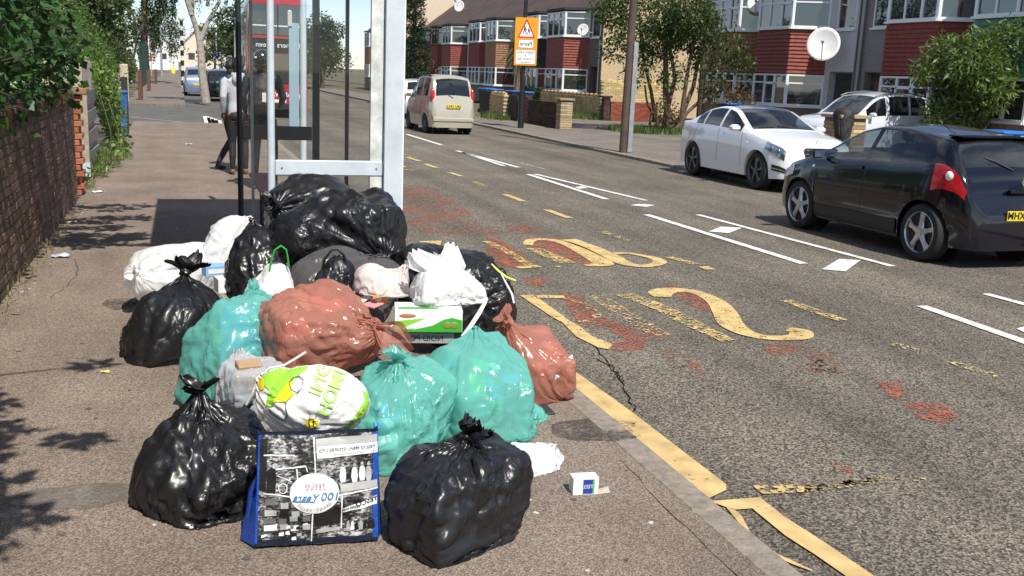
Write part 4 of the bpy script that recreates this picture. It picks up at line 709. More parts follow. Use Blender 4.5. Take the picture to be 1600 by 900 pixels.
# ---- garden walls
def crenel(name, label, x, y0, y1, z1, th, base, key, axis='Y', near=0, cren=True):
    def cap(root, lc):
        if not cren: return
        cs = brick_set((base[0]*1.05, base[1]*.95, base[2]*.9), 3, key+'_cap', (.10, .22, .09) if axis == 'Y' else (.22, .10, .09)); n = int((y1-y0)/.24)
        for i in range(n):
            t = y0+(i+.5)*(y1-y0)/n; dz = z1-.05+(.075 if i % 2 else .04); link('cap_brick', random.choice(cs), root, (x-th/2-lc.x, t-lc.y, dz-.05+.05) if axis == 'Y' else (t-lc.x, x+th/2-lc.y, dz))
    return brickwork(name, label, 'wall', x, y0, y1, .055, z1, th, base, key, axis, near, cap=cap)
YB = (.50, .38, .20); crenel('garden_wall', 'low yellow brick wall between the dark gates by the patrol sign', 12.0, 37.4, 39.3, .98, .2, YB, 'yellow_brick', near=110)
crenel('garden_wall', 'yellow brick wall with raised brick top beyond the brown wall', 16.9, 39.45, 47, 1.0, .2, YB, 'yellow_brick_b'); crenel('garden_wall', 'taller yellow brick wall beneath the beige gable', 39.42, 16.7, 19.6, 1.62, .2, YB, 'yellow_brick_c', 'X', near=290)
crenel('garden_wall', 'low red brick wall in front of the taller yellow wall', 38.85, 16.95, 19.1, .82, .2, (.27, .075, .05), 'red_brick', 'X', near=120, cren=False); crenel('garden_wall', 'dark brown brick wall beside the patrol sign post', 12.1, 31.75, 34.9, .92, .2, (.06, .035, .028), 'brown_brick', near=190, cren=False)
def pier(label, x, y, w, h, base, key):
    o = empty('gate_pier', (x, y, .055), label, 'pier', 'brick gate piers across the road'); MB().b2(-w/2+.012, w/2-.012, -w/2+.012, w/2-.012, 0, h).build('mortar_core', M_mort, o); a, b = brick_set(base, 3, key, (w/2-.01, w, .066)), brick_set(base, 3, key+'x', (w, w/2-.01, .066))
    for r in range(int(h/.075)):
        for c in (-1, 1): link('brick', random.choice(a if r % 2 else b), o, (c*w/4, 0, .04+r*.075) if r % 2 else (0, c*w/4, .04+r*.075))
    MB().b2(-w/2-.05, w/2+.05, -w/2-.05, w/2+.05, h, h+.07, .01).build('cap_stone', mat('cap_'+key, tuple(v*.8 for v in base), .9, var=(9, .3)), o); return o
pier('stone coloured pier at the near end of the brown wall', 12.05, 31.45, .42, .95, (.36, .27, .18), 'stone_pier_brick'); pier('yellow brick pier with a black cloth over it in front of the estate car', 12.9, 17.6, .6, 1.12, (.45, .33, .18), 'yellow_pier_brick'); pier('dark pier at the left end of the low red wall', 16.75, 38.95, .3, .95, (.07, .04, .035), 'dark_pier_brick')
o = empty('black_cloth', (12.72, 17.4, 1.22), 'black cloth bag draped over the yellow brick pier', 'cloth'); V, Q, _ = settle([Item((12.72, 17.42, 1.28), (.2, .22, .13)), Item((12.66, 17.28, .85), (.12, .1, .4))], (12.8, 17.5, 1.42), 56, 40, seed=4, floor=.1) if 'settle' in globals() else (None, None, None)
if V is not None: npmesh('cloth', V-np.array([12.72, 17.4, 1.22]), Q, mat('black_cloth', (.02, .019, .018), .7), o)
for (x, y0, y1, h, lab) in ((12.0, 39.35, 41.2, 1.0, 'dark timber gate left of the low yellow wall'), (12.0, 36.3, 37.3, .95, 'brown timber gate right of the low yellow wall'), (12.02, 35.0, 36.2, .95, 'red brown timber gate beside the sign post')):
    g = empty('timber_gate', (x, (y0+y1)/2, .055), lab, 'gate', 'timber gates across the road'); n = int((y1-y0)/.16)
    for k in range(n): MB().b2(-.02, .02, y0+(k+.06)*(y1-y0)/n-(y0+y1)/2, y0+(k+.94)*(y1-y0)/n-(y0+y1)/2, 0, h+.03*(k % 2)).build('board', mat('gate_brown' if 'red' not in lab else 'gate_red', (.045, .03, .022) if 'red' not in lab else (.16, .05, .03), .8, var=(9, .3)), g)
    for z in (.25, .75): MB().b2(.021, .05, y0-(y0+y1)/2, y1-(y0+y1)/2, z, z+.08).build('cross_rail', mat('gate_brown', ()), g)
def wbin(label, x, y, rz=0.):
    o = empty('wheelie_bin', (x, y, .055), label, 'bin', 'blue lidded wheelie bins across the road', rz); V = [(sx*.24*k, sy*.27*k, z) for z, k in ((.05, .85), (1.0, 1.05)) for sx, sy in ((-1, -1), (1, -1), (1, 1), (-1, 1))]; MB().add(V, [(3, 2, 1, 0), (4, 5, 6, 7)]+[(j, (j+1) % 4, 4+(j+1) % 4, 4+j) for j in range(4)]).build('bin_body', mat('bin_grey', (.03, .03, .033), .5), o); MB().box((0, 0, 1.05), (.58, .64, .08), 0, .03).build('lid', mat('lid_blue', (.02, .13, .45), .4), o); MB().tube([(-.22, .34, 1.0), (.22, .34, 1.0)], .02, 6).build('handle', mat('bin_grey', ()), o)
    for s in (-1, 1): MB().cyl((s*.22, .24, .1), .1, .05, 14, 'X').build('wheel', mat('black_rubber', (.012, .012, .012), .7), o)
q = onX(820, 150, 12.9); wbin('blue lidded bin just right of the sign post', 12.9, q[1]); wbin('second blue lidded bin behind the brown gate', 12.8, q[1]+1.0, .2); wbin('blue lidded bin behind the gold people carrier', 12.8, 41.8); wbin('blue lidded bin next to the dark gate', 12.9, 43.4, .3); q = onX(1570, 190, 14.0); wbin('blue lidded bin beyond the black hatchback at the right edge', 14.0, q[1]); wbin('blue lidded bin beneath the tree beside the saloon', 17.5, 30.2)
# ---- posts
tp = empty('telegraph_pole', (9.98, 21.9, .06), 'brown telegraph pole with grey steel cover at the far kerb', 'pole'); MB().tube([(-.05, 0, 0), (-.02, 0, 4), (.0, 0, 9)], [.095, .088, .08], 14).build('post', mat('pole_timber', (.085, .058, .045), .85, var=(3, .35, 8), bump=(20, .4)), tp, True); MB().b2(.02, .13, -.11, .02, 0, 2.55, .02).build('cable_cover', mat('galvanised', (.36, .38, .39), .45, .5, var=(6, .2)), tp)
for z in (3.0, 3.5, 4.2, 4.6): MB().tube([(-.1, -.02, z), (.1, -.06, z)], .008, 5).build('step_iron', mat('galvanised', ()), tp)
sp = empty('patrol_sign', (10.56, 31.5, .06), 'orange school patrol sign with warning triangle on a black post', 'sign'); MB().tube([(0, 0, 0), (0, 0, 1.2), (0, 0, 1.22), (0, 0, 8)], [.1, .1, .065, .06], 14).build('post', mat('black_post_paint', (.014, .015, .016), .4), sp, True)
sc = Vector(AY(822, 65, 31.35))-sp.location; ex = Vector((math.cos(.12), -math.sin(.12)*1, .02)).normalized(); ez = Vector((0, 0, 1)); hw, hh = .37, .75; nn = ex.cross(ez)
def splate(nm, P, m, o): MB().add([sc+ex*x+ez*z+nn*o for x, z in P], [tuple(range(len(P)))]).build(nm, m, sp)
def rr(x0, x1, z0, z1, r=.03): return [(cx+r*math.cos(t), cz+r*math.sin(t)) for cx, cz, a in ((x1-r, z1-r, 0), (x0+r, z1-r, 90), (x0+r, z0+r, 180), (x1-r, z0+r, 270)) for t in (rad(a), rad(a+30), rad(a+60), rad(a+90))]
MB().add([sc+ex*x+ez*z+nn*o for o in (0, -.02) for x, z in rr(-hw, hw, -hh, hh)], [tuple(range(16)), tuple(range(31, 15, -1))]+[(i, (i+1) % 16, 16+(i+1) % 16, 16+i) for i in range(16)]).build('board', mat('sign_orange', (.80, .30, .005), .45), sp)
m_k = mat('sign_black', (.012, .012, .012), .5); m_wt = mat('sign_white', (.8, .8, .8), .45); m_rd = mat('sign_red', (.5, .02, .015), .45)
splate('triangle_border', [(-.29, .12), (.29, .12), (.02, .69), (-.02, .69)], m_rd, .004); splate('triangle_field', [(-.225, .16), (.225, .16), (0, .62)], m_wt, .007)
for cx, s in ((-.06, 1.0), (.07, .8)):        # two walking children
    f = lambda P: splate('pictogram', [(cx+x*s, .22+z*s) for x, z in P], m_k, .010); f([(-.03, .12), (.03, .12), (.025, .22), (-.02, .22)]); f([(-.03, .13), (-.07, .0), (-.05, .0), (0, .12)]); f([(0, .13), (.05, .0), (.07, .01), (.03, .13)]); f([(.02, .21), (.08, .14), (.075, .12), (.01, .18)]); f([(.022*math.cos(t), .245+.022*math.sin(t)) for t in np.linspace(0, math.tau, 10, endpoint=False)])
splate('plate_border', rr(-.25, .25, -.20, .06, .03), m_k, .004); splate('plate', rr(-.24, .24, -.19, .05, .03), m_wt, .006); splate('plate_border', rr(-.33, .33, -.71, -.25, .02), m_k, .004); splate('plate', rr(-.32, .32, -.70, -.26, .02), m_wt, .006)
text_obj('lettering', 'Patrol', .17, m_k, sp, sc+ez*-.075, ex, ez, .009, mirror=True, bold=.002)
for t, z, s in (('Salisbury East', -.335, .105), ('&', -.44, .09), ('Cuckoo Hall', -.54, .105), ('Schools', -.645, .095)): text_obj('lettering', t, s, m_k, sp, sc+ez*z, ex, ez, .009, mirror=True)
# ---- trees and shrubs
C, R_ = blobs(15.6, 31, 4.0, 2.7, 2.2, 2.2, 20, 41, .34); C += [(14.2, 30.6, 2.0), (15.3, 30.2, 1.9), (16.9, 30.4, 1.8), (13.5, 30.8, 2.7), (17.9, 30.5, 2.5), (13.9, 30.6, 3.2), (17.3, 30.4, 3.0), (14.6, 30.8, 2.5), (16.6, 30.7, 2.4), (13.4, 31, 3.8)]; R_ += [(.6, .6, .5), (.6, .6, .5), (.6, .6, .5), (.6, .6, .5), (.6, .6, .5), (.9, .8, .6), (.8, .8, .6), (.6, .6, .5), (.6, .6, .5), (.7, .7, .5)]
stm = [bough((15.7, 31, .05), (15.3, 31, 3.4), .13, .07, .15, 6, 1)]+[bough((15.7+dx, 31+dy, .05), (15.7+ex_, 31+ey, ez_), r0, .03, .12, 6, i) for i, (dx, dy, ex_, ey, ez_, r0) in enumerate(((.25, .1, 1.6, .2, 4.2, .1), (.35, -.1, .7, -.3, 4.8, .09), (-.3, .1, -1.2, .3, 3.6, .08), (-.1, .2, .1, .5, 4.6, .1), (.1, -.2, 2.2, -.4, 3.4, .07), (-.5, .1, -.9, .2, 1.6, .05)))]
shrub('garden_tree', 'many stemmed leafy tree behind the telegraph pole', 'tree', (15.7, 31, .05), C, R_, 20000, .12, ((.025, .05, .012), (.08, .11, .03)), stm, 42, crown='crown', shell=.35, bark=(.13, .095, .065), aspect=.45)
shrub('bush', 'reddish brown low shrub beneath the many stemmed tree', 'bush', (16.6, 30, .05), [(15.2, 30.3, .7), (17.2, 30.3, 1.4), (17.9, 30.2, 1.2)], [(.5, .5, .55), (.7, .5, .5), (.6, .5, .4)], 1500, .1, ((.09, .06, .03), (.16, .10, .05)), None, 43)
C, R_ = blobs(19.0, 20.6, 2.15, 1.8, 1.4, 1.75, 24, 51, .36); shrub('buddleia', 'large leafy bush with drooping leaves at the right edge behind the cars', 'bush', (19.0, 20.6, .05), C, R_, 19000, .15, ((.05, .10, .02), (.15, .20, .05)), [bough((19.0, 20.6, .05), (18.9, 20.6, 2.6), .1, .05, .1, 5, 2)]+[bough((19.0, 20.6, .05), (19.0+a, 20.6+b, 2.8), .05, .02, .15, 5, 3+i) for i, (a, b) in enumerate(((1, .2), (-1, -.2), (.3, -.8)))], 52, crown='crown', aspect=.3, shell=.35)
cc = [(10.9-.0, 46, .9+k*.62) for k in range(13)]; rrr = [(1.25-.075*k, 1.2-.07*k, .6) for k in range(13)]; q0 = AY(646, 110, 48)[0]
shrub('conifer', 'tall dense dark conifer beside the shelter post', 'tree', (q0, 48, .05), [(q0+random.uniform(-.1, .1), 48, z) for _, _, z in cc], [(a*.8, b*.8, c_) for a, b, c_ in rrr], 14000, .13, ((.010, .03, .012), (.03, .06, .02)), [bough((q0, 48, .05), (q0, 48, 8), .15, .04, .02)], 61, crown='crown', aspect=.35, shell=.55, droop=-.1)
C, R_ = blobs(8.5, 105, 4, 7, 4, 4, 14, 66); crown_tree('background_tree', 'broad dark trees closing the view behind the bus', (8.5, 105, 0), C, R_, 7000, .3, ((.02, .04, .012), (.06, .08, .025)), 66)
def cordyline(label, x, y, tr, n, ln, col, seed):
    o = empty('cabbage_palm', (x, y, .05), label, 'palm', 'spiky palms in the front gardens'); MB().tube([(0, 0, 0), (.05, 0, tr*.5), (0, 0, tr)], [.13, .11, .1], 10).build('trunk', mat('palm_trunk', (.22, .15, .09), .9, bump=(20, .8)), o, True); r = random.Random(seed); V = []; F = []
    for i in range(n):
        a = r.uniform(0, math.tau); el = r.uniform(-1.0, 1.4); d = Vector((math.cos(a)*math.cos(el), math.sin(a)*math.cos(el), math.sin(el))); s = Vector((-math.sin(a), math.cos(a), 0)); L_ = ln*r.uniform(.7, 1.1); k = len(V); b0 = Vector((0, 0, tr+r.uniform(-.2, .2)))
        for t in (0, .35, .7, 1): w = .035*(1-t)+.004; p = b0+d*L_*t+Vector((0, 0, -.35*L_*t*t)); V += [p-s*w, p+s*w]
        F += [(k+2*j, k+2*j+1, k+2*j+3, k+2*j+2) for j in range(3)]
    MB().add(V, F).build('leaf_crown', mat('palm_leaf_'+str(seed), col, .5, var=(3, .5)), o)['kind'] = 'stuff'
q = onX(806, 150, 14.4); cordyline('green spiky palm right behind the patrol sign', 14.4, q[1], 2.9, 170, 1.35, (.11, .13, .05), 1); q = onX(676, 130, 13.6); cordyline('reddish spiky palm beside the conifer', 13.6, q[1], 1.5, 120, 1.3, (.14, .06, .035), 2)
# grass along the walls and verge
def grass(name, label, pts, n, h, seed):
    r = np.random.default_rng(seed); P = np.array([pts[i] for i in r.integers(0, len(pts), n)])+np.stack([r.normal(0, .3, n), r.normal(0, .3, n)], 1); a = r.random(n)*6.3; w = .02; hh_ = h*(.5+r.random(n)); z = np.full(n, .056)
    dx, dy = np.cos(a)*w, np.sin(a)*w; V = np.stack([np.stack([P[:, 0]-dx, P[:, 1]-dy, z], 1), np.stack([P[:, 0]+dx, P[:, 1]+dy, z], 1), np.stack([P[:, 0]+r.normal(0, .05, n), P[:, 1]+r.normal(0, .05, n), z+hh_], 1)], 1).reshape(-1, 3)
    c_ = np.array([.09, .14, .035])*(.6+.8*r.random((n, 1))); c_ = np.concatenate([c_, np.ones((n, 1))], 1).repeat(3, 0); o = npmesh(name, V, np.arange(3*n).reshape(n, 3), leafmat(), None, False, c_); tag(o, label, 'grass', None, 'stuff')
grass('verge_grass', 'rough grass round the foot of the many stemmed tree', [(x, y) for x in np.arange(14.2, 18, .4) for y in np.arange(30.2, 31.8, .4)], 5000, .18, 1); grass('wall_grass', 'grass strip at the foot of the yellow walls', [(16.5, y) for y in np.arange(39.4, 46, .3)]+[(11.75, y) for y in np.arange(37, 39, .3)], 3500, .22, 2)
shrub('low_hedge', 'low hedge under the bay with white curtains', 'hedge', (17.2, 50, .05), [(17.3, 48+k*.8, .9) for k in range(6)], [(.35, .5, .4)]*6, 2500, .1, ((.03, .06, .015), (.08, .11, .03)), None, 71)
for (lab, b, cr, n, sd) in (('dark tree past the last terraced house behind the shelter', (13.0, 100, 0.), (13.0, 100, 4.2, 3.2, 3, 3.6), 6000, 81), ('broad tree over the road end behind the shelter', (9.5, 128, 0.), (9.5, 128, 4.5, 5.0, 4, 4.0), 6000, 82), ('tree beside the bus on the far kerb', (10.9, 84, 0.), (10.9, 84, 3.6, 1.9, 2, 2.8), 5000, 83)):
    C, R_ = blobs(*cr, 14, sd); crown_tree('background_tree', lab, b, C, R_, n, .24, ((.018, .04, .012), (.055, .085, .025)), sd)
# ================================================================ vehicles
def interp(L, x): a = np.array(L, float); return float(np.interp(x, a[:, 0], a[:, 1]))
def sinterp(L, x):
    """smooth interpolation through control points (monotone pieces, rounded corners)"""
    return sum(interp(L, x+d)*w for d, w in ((-.07, .15), (-.035, .2), (0, .3), (.035, .2), (.07, .15)))
GT = [0, .07, .3, .55, .8, .93, 1.]; TT = [.12, .4, .7, 1.]
class Car:
    """body surface S(x, v): x from nose to tail, v from sill over shoulder, window line and roof to the centre line"""
    def __init__(s, **k): s.__dict__.update(k)
    def half(s, x): return interp(s.plan, x)
    def ring(s, x):
        w = s.half(x); zt = sinterp(s.top, x); zb = s.sill
        if x < s.nose: zb = s.sill+.04*(1-x/s.nose)
        for xw in s.wheels:
            q = s.arch**2-(x-xw)**2
            if q > 0: zb = max(zb, s.r+math.sqrt(q)*.98)
        bl = min(interp(s.belt, x), zt-.012); h = bl-s.sill; lip = .012 if zb > s.sill+.05 else .0
        P = [(w*.86, min(zb, bl-.02)), (w*.965+lip*.4, min(zb+.003, bl-.018))]
        for f, wf in ((.22, .988), (.45, 1.0), (.66, 1.0), (.86, .982)):
            z = s.sill+h*f; P.append((w*wf+lip*.5*(z < zb+.1), max(z, min(zb+.006+.004*f, bl-.01))))
        gh = zt-bl; wr = w*(.95-min(1, max(0, gh/s.gh))*s.tumble); cr = s.crown*min(1, gh/.3+.25); ze = zt-cr
        wb = w*.955
        for t in GT: P.append((wb+(wr-wb)*(t+.18*math.sin(math.pi*t)*-.5), bl+(max(ze, bl+.004)-bl)*t))
        for t in TT: P.append((wr*(1-t), ze+(zt-ze)*(1-(1-t)**2)))
        return P
    def build(s, name, label, cat, loc, rz, paint, group=None, roofmat=None):
        root = empty(name, loc, label, cat, group, rz); s.root = root; L = s.L; xs = sorted(set([round(x, 3) for x in list(np.linspace(0, L, 62))+[w+d for w in s.wheels for d in (-s.arch, -s.arch*.97, -s.arch*.85, s.arch*.85, s.arch*.97, s.arch)]+[q for z in s.side for q in z[:2]]+list(s.screen)+list(s.rear)+[.015, .04, .09, L-.015, L-.04, L-.09] if 0 <= x <= L]))
        xs = [x for i, x in enumerate(xs) if i == 0 or x-xs[i-1] > .008]; R = [s.ring(x) for x in xs]; n = len(R[0]); B = 6    # index of belt
        V = []; 
        for sg in (-1, 1):
            for x, P in zip(xs, R): V += [(x-L/2, sg*y, z) for y, z in P]
        N1 = len(xs)*n; F = {'body': [], 'side_window': {}, 'windscreen': [], 'rear_window': [], 'roof_panel': []}
        for k, sg in enumerate((-1, 1)):
            for i in range(len(xs)-1):
                xm = (xs[i]+xs[i+1])/2
                for j in range(n-1):
                    q = (k*N1+i*n+j, k*N1+(i+1)*n+j, k*N1+(i+1)*n+j+1, k*N1+i*n+j+1); q = q if sg < 0 else q[::-1]; dst = 'body'
                    if B+1 <= j < B+5:
                        for wi, z in enumerate(s.side):
                            if z[0] <= xm <= z[1]: dst = ('side_window', k, wi)
                    if j >= B+6 and s.screen[0] <= xm <= s.screen[1] and (j >= B+7): dst = 'windscreen'
                    if j >= B+7 and s.rear[0] <= xm <= s.rear[1]: dst = 'rear_window'
                    if dst == 'body' and j >= B+7 and roofmat and s.screen[1] < xm < s.rear[0]: dst = 'roof_panel'
                    if isinstance(dst, tuple): F['side_window'].setdefault(dst[1:], []).append(q)
                    else: F[dst].append(q)
        for k in (0, 1):
            for e in (0, len(xs)-1):
                c = [k*N1+e*n+j for j in range(n)]; c2 = [(1-k)*N1+e*n+j for j in range(n)]
        e0 = [0*N1+j for j in range(n)]+[N1+j for j in range(n-2, -1, -1)]; e1 = [(len(xs)-1)*n+j for j in range(n)]+[N1+(len(xs)-1)*n+j for j in range(n-2, -1, -1)]
        F['body'] += [tuple(e0), tuple(e1[::-1])]
        def sub(faces, nm, m, parent=root, off=0.):
            ids = sorted({i for f in faces for i in f}); mp_ = {i: k for k, i in enumerate(ids)}
            return MB().add([V[i] for i in ids], [tuple(mp_[i] for i in f) for f in faces]).build(nm, m, parent, rad(50))
        s.body = sub(F['body'], 'body', paint); gl = s.glass
        for key, f in F['side_window'].items(): sub(f, 'side_window', gl)
        for nm in ('windscreen', 'rear_window'):
            if F[nm]: sub(F[nm], nm, s.rglass if nm == 'rear_window' else gl)
        if F['roof_panel']: sub(F['roof_panel'], 'roof_panel', roofmat)
        blk = mat('car_black_plastic', (.012, .012, .013), .55); 
        # floor pan, arches, seats
        W2 = max(p[1] for p in s.plan); MB().b2(-L/2+.5, L/2-.45, -W2*.8, W2*.8, s.sill-.03, s.sill+.02).build('floor_pan', blk, root)
        for xw in s.wheels:
            for sg in (-1, 1): MB().tube([(xw-L/2, sg*(W2-.3), s.r), (xw-L/2, sg*(W2-.31), s.r)], s.arch*.99, 20).build('wheel_well', blk, root)
        cab0, cab1 = s.screen[0], s.rear[1]; zb = interp(s.belt, (cab0+cab1)/2); seat = mat('seat_cloth', (.025, .025, .028), .8)
        MB().b2(cab0+.25-L/2, cab1-.1-L/2, -W2*.8, W2*.8, s.sill+.02, zb-.32).build('cabin_floor', seat, root)
        MB().b2(cab0-.05-L/2, cab0+.32-L/2, -W2*.8, W2*.8, zb-.3, zb-.03, .04).build('dashboard', seat, root)
        xr = cab0+(cab1-cab0)*.42
        for sg in (-1, 1):
            sb = MB(); sb.box((xr+.18-L/2, sg*W2*.42, zb-.05), (.14, W2*.5, .55), 0, .04); o = sb.build('seat', seat, root, True); MB().box((xr+.2-L/2, sg*W2*.42, zb+.32), (.09, W2*.28, .15), 0, .035).build('headrest', seat, o, True)
        MB().box((cab1-.45-L/2, 0, zb-.1), (.15, W2*1.5, .45), 0, .04).build('rear_seat', seat, root, True)
        cx = cab0+.42-L/2; ring = [(cx+.05*math.sin(t)*-1, s.driver*W2*.42+.17*math.cos(t), zb-.02+.17*math.sin(t)) for t in np.linspace(0, math.tau, 19)]
        MB().tube(ring, .013, 6, False).build('steering_wheel', blk, root, True)
        # wheels
        for xw in s.wheels:
            for sg in (-1, 1): s.wheel(xw-L/2, sg*(interp(s.plan, xw)-.012), sg)
        return root
    def wheel(s, x, y, sg):
        r, w = s.r, s.tw; ty = mat('tyre_rubber', (.016, .016, .016), .8, var=(40, .2)); rr = r*s.rim; o = empty_part('wheel', (x, y-sg*w/2, r), s.root); V = []; prof = [(rr, -w/2), (rr+.02, -w/2-.004), (r*.93, -w/2+.002), (r*.985, -w/2+.02), (r, -w/2+.05), (r, w/2-.05), (r*.985, w/2-.02), (r*.93, w/2-.002), (rr+.02, w/2+.004), (rr, w/2)]
        n = 40
        for k in range(n):
            t = k*math.tau/n; V += [(q*math.cos(t), yy, q*math.sin(t)) for q, yy in prof]
        m = len(prof); MB().add(V, [(k*m+j, k*m+j+1, ((k+1) % n)*m+j+1, ((k+1) % n)*m+j) for k in range(n) for j in range(m-1)]).build('tyre', ty, o, True)
        al = s.alloy; rim = MB(); V = []; prof = [(rr, -w/2), (rr*.95, 0), (rr*.95, w/2-.03), (rr, w/2-.004), (rr*.965, w/2+.004), (rr*.93, w/2-.01)]; m = len(prof)
        for k in range(n):
            t = k*math.tau/n; V += [(q*math.cos(t), yy*sg, q*math.sin(t)) for q, yy in prof]
        rim.add(V, [(k*m+j, k*m+j+1, ((k+1) % n)*m+j+1, ((k+1) % n)*m+j)[::sg] for k in range(n) for j in range(m-1)]); R_ = rim.build('rim', al, o, True)
        MB().cyl((0, sg*(w/2-.055), 0), rr*.94, .01, 24, 'Y').build('brake_disc', mat('dark_hub', (.02, .02, .021), .6), R_)
        sp = s.spokes
        for k in range(sp):
            t = k*math.tau/sp+.3; d = Vector((math.cos(t), 0, math.sin(t))); e = Vector((-math.sin(t), 0, math.cos(t))); y0 = sg*(w/2-.012); V = []
            for q, h, dy in ((.1, s.sw[0], .004), (.55, s.sw[1], -.002), (.97, s.sw[2], -.01)):
                V += [d*rr*q+e*h*rr+Vector((0, y0+sg*(dy-.018), 0)), d*rr*q+e*h*rr*.7+Vector((0, y0+sg*dy, 0)), d*rr*q-e*h*rr*.7+Vector((0, y0+sg*dy, 0)), d*rr*q-e*h*rr+Vector((0, y0+sg*(dy-.018), 0))]
            MB().add(V, [(i*4+j, i*4+j+1, i*4+j+5, i*4+j+4) for i in range(2) for j in range(3)]+[(8, 9, 10, 11)]).build('spoke', al, R_)
        MB().cyl((0, sg*(w/2-.012), 0), rr*.17, .02, 16, 'Y').build('hub_cap', al, R_)
    def pt(s, x, v, sg, off=.004):
        """point on the skin; v counts ring points"""
        P = s.ring(x); i = min(int(v), len(P)-2); f = v-i; q = np.array(P[i])*(1-f)+np.array(P[i+1])*f; P2 = s.ring(min(x+.02, s.L)); q2 = np.array(P2[i])*(1-f)+np.array(P2[i+1])*f; t = np.array(P[i+1])-np.array(P[i])
        du = np.array([.02, q2[0]-q[0], q2[1]-q[1]]); dv = np.array([0, t[0], t[1]]); nrm = np.cross(du, dv); nrm /= np.linalg.norm(nrm)+1e-9
        if nrm[1]+nrm[2]*.6 < 0: nrm = -nrm
        p = np.array([x, q[0], q[1]])+nrm*off; return Vector((p[0]-s.L/2, sg*p[1], p[2]))
    def patch(s, nm, m, x0, x1, v0, v1, sg, off=.004, nx=8, nv=6, shape=None, parent=None):
        V = []
        for i in range(nx+1):
            x = x0+(x1-x0)*i/nx
            for j in range(nv+1):
                a, b = (v0(i/nx), v1(i/nx)) if callable(v0) else (v0, v1); V.append(s.pt(x, a+(b-a)*j/nv, sg, off))
        F = [(i*(nv+1)+j, (i+1)*(nv+1)+j, (i+1)*(nv+1)+j+1, i*(nv+1)+j+1)[::-sg] for i in range(nx) for j in range(nv)]
        return MB().add(V, F).build(nm, m, parent or s.root, True)
    def seam(s, pts, sg, m=None, w=.006):
        for (a, b) in zip(pts[:-1], pts[1:]): pass
        P = []
        for (a, b) in zip(pts[:-1], pts[1:]):
            for t in np.linspace(0, 1, 7, endpoint=False): P.append(s.pt(a[0]+(b[0]-a[0])*t, a[1]+(b[1]-a[1])*t, sg, .0005))
        P.append(s.pt(*pts[-1], sg, .0005)); MB().tube(P, w/2, 4).build('door_seam', m or mat('seam_dark', (.01, .01, .01), .7), s.root)
def empty_part(name, loc, parent):
    o = bpy.data.objects.new(name, None); COL.objects.link(o); o.location = loc; o.parent = parent; o.empty_display_size = .05; return o
def mirror_part(car, x, z, sg, m):
    w = car.half(x); o = MB().box((x-car.L/2, sg*(w*.97+.09), z), (.10, .17, .11), sg*.15, .035).build('door_mirror', m, car.root, True); MB().box((x-car.L/2+.054, sg*(w*.97+.09), z), (.004, .13, .08), sg*.15).build('mirror_glass', mat('mirror_glass', (.6, .62, .65), .05, 1.), o)
def plate(car, x, z, txt, col, w=.44, tilt=0, mirror=False, back=True):
    sx = 1 if back else -1; o = MB().box((x-car.L/2, 0, z), (.012, w, .10), 0, .003).build('number_plate', mat('plate_'+('yellow' if col[2] < .3 else 'white'), col, .35), car.root)
    text_obj('lettering', txt, .098, mat('plate_black', (.01, .01, .01), .5), o, (x-car.L/2+sx*.0065, 0, z), (0, sx, 0), (0, 0, 1), .001, mirror=mirror, bold=.0035, space=1.05)
GL = glass('car_glass', (.58, .63, .63), .07, .08); GLd = glass('dark_car_glass', (.16, .18, .19), .10, .1)
ALU = mat('alloy', (.52, .53, .55), .28, .9); ALUd = mat('dark_alloy', (.16, .165, .17), .35, .9); CHR = mat('chrome', (.75, .76, .78), .12, 1.)
BLK = mat('car_black_plastic', (.012, .012, .013), .55); LENS = glass('lamp_lens', (.85, .88, .9), .12, .2); REDL = mat('red_lens', (.45, .008, .012), .12, coat=1., spec=.6); ORL = mat('amber_lens', (.7, .2, .02), .15, coat=.6); WHL = mat('clear_lens', (.75, .76, .78), .12, coat=1.)
# ---- black three-door hatchback at the right
car = Car(L=3.52, sill=.2, r=.305, tw=.19, rim=.73, arch=.345, nose=.5, wheels=(.70, 2.93), gh=.42, tumble=.24, crown=.055, spokes=5, sw=(.2, .12, .2), alloy=ALU, glass=GL, rglass=GLd, driver=1,
          plan=[(0, .40), (.05, .56), (.14, .65), (.35, .735), (.7, .775), (1.4, .79), (2.3, .79), (2.93, .785), (3.2, .74), (3.38, .68), (3.47, .62), (3.52, .52)],
          top=[(0, .52), (.05, .62), (.15, .72), (.4, .84), (.75, .93), (.95, .985), (1.35, 1.22), (1.6, 1.345), (1.9, 1.405), (2.3, 1.41), (2.75, 1.37), (3.0, 1.335), (3.08, 1.31), (3.22, 1.10), (3.30, .98), (3.40, .90), (3.47, .66), (3.52, .50)],
          belt=[(0, .48), (.15, .68), (.5, .80), (.95, .90), (1.5, .93), (2.4, .97), (2.9, 1.02), (3.15, 1.03), (3.3, .96), (3.42, .84), (3.52, .47)],
          side=[(1.12, 1.90), (1.98, 2.62)], screen=(.97, 1.60), rear=(3.07, 3.27))
P_blk = mat('black_car_paint', (.005, .005, .010), .12, coat=.55, spec=.45)
car.build('hatchback_car', 'black three door hatchback driving away at the right edge of the picture', 'car', (8.13, 9.76, 0), rad(-90), P_blk)
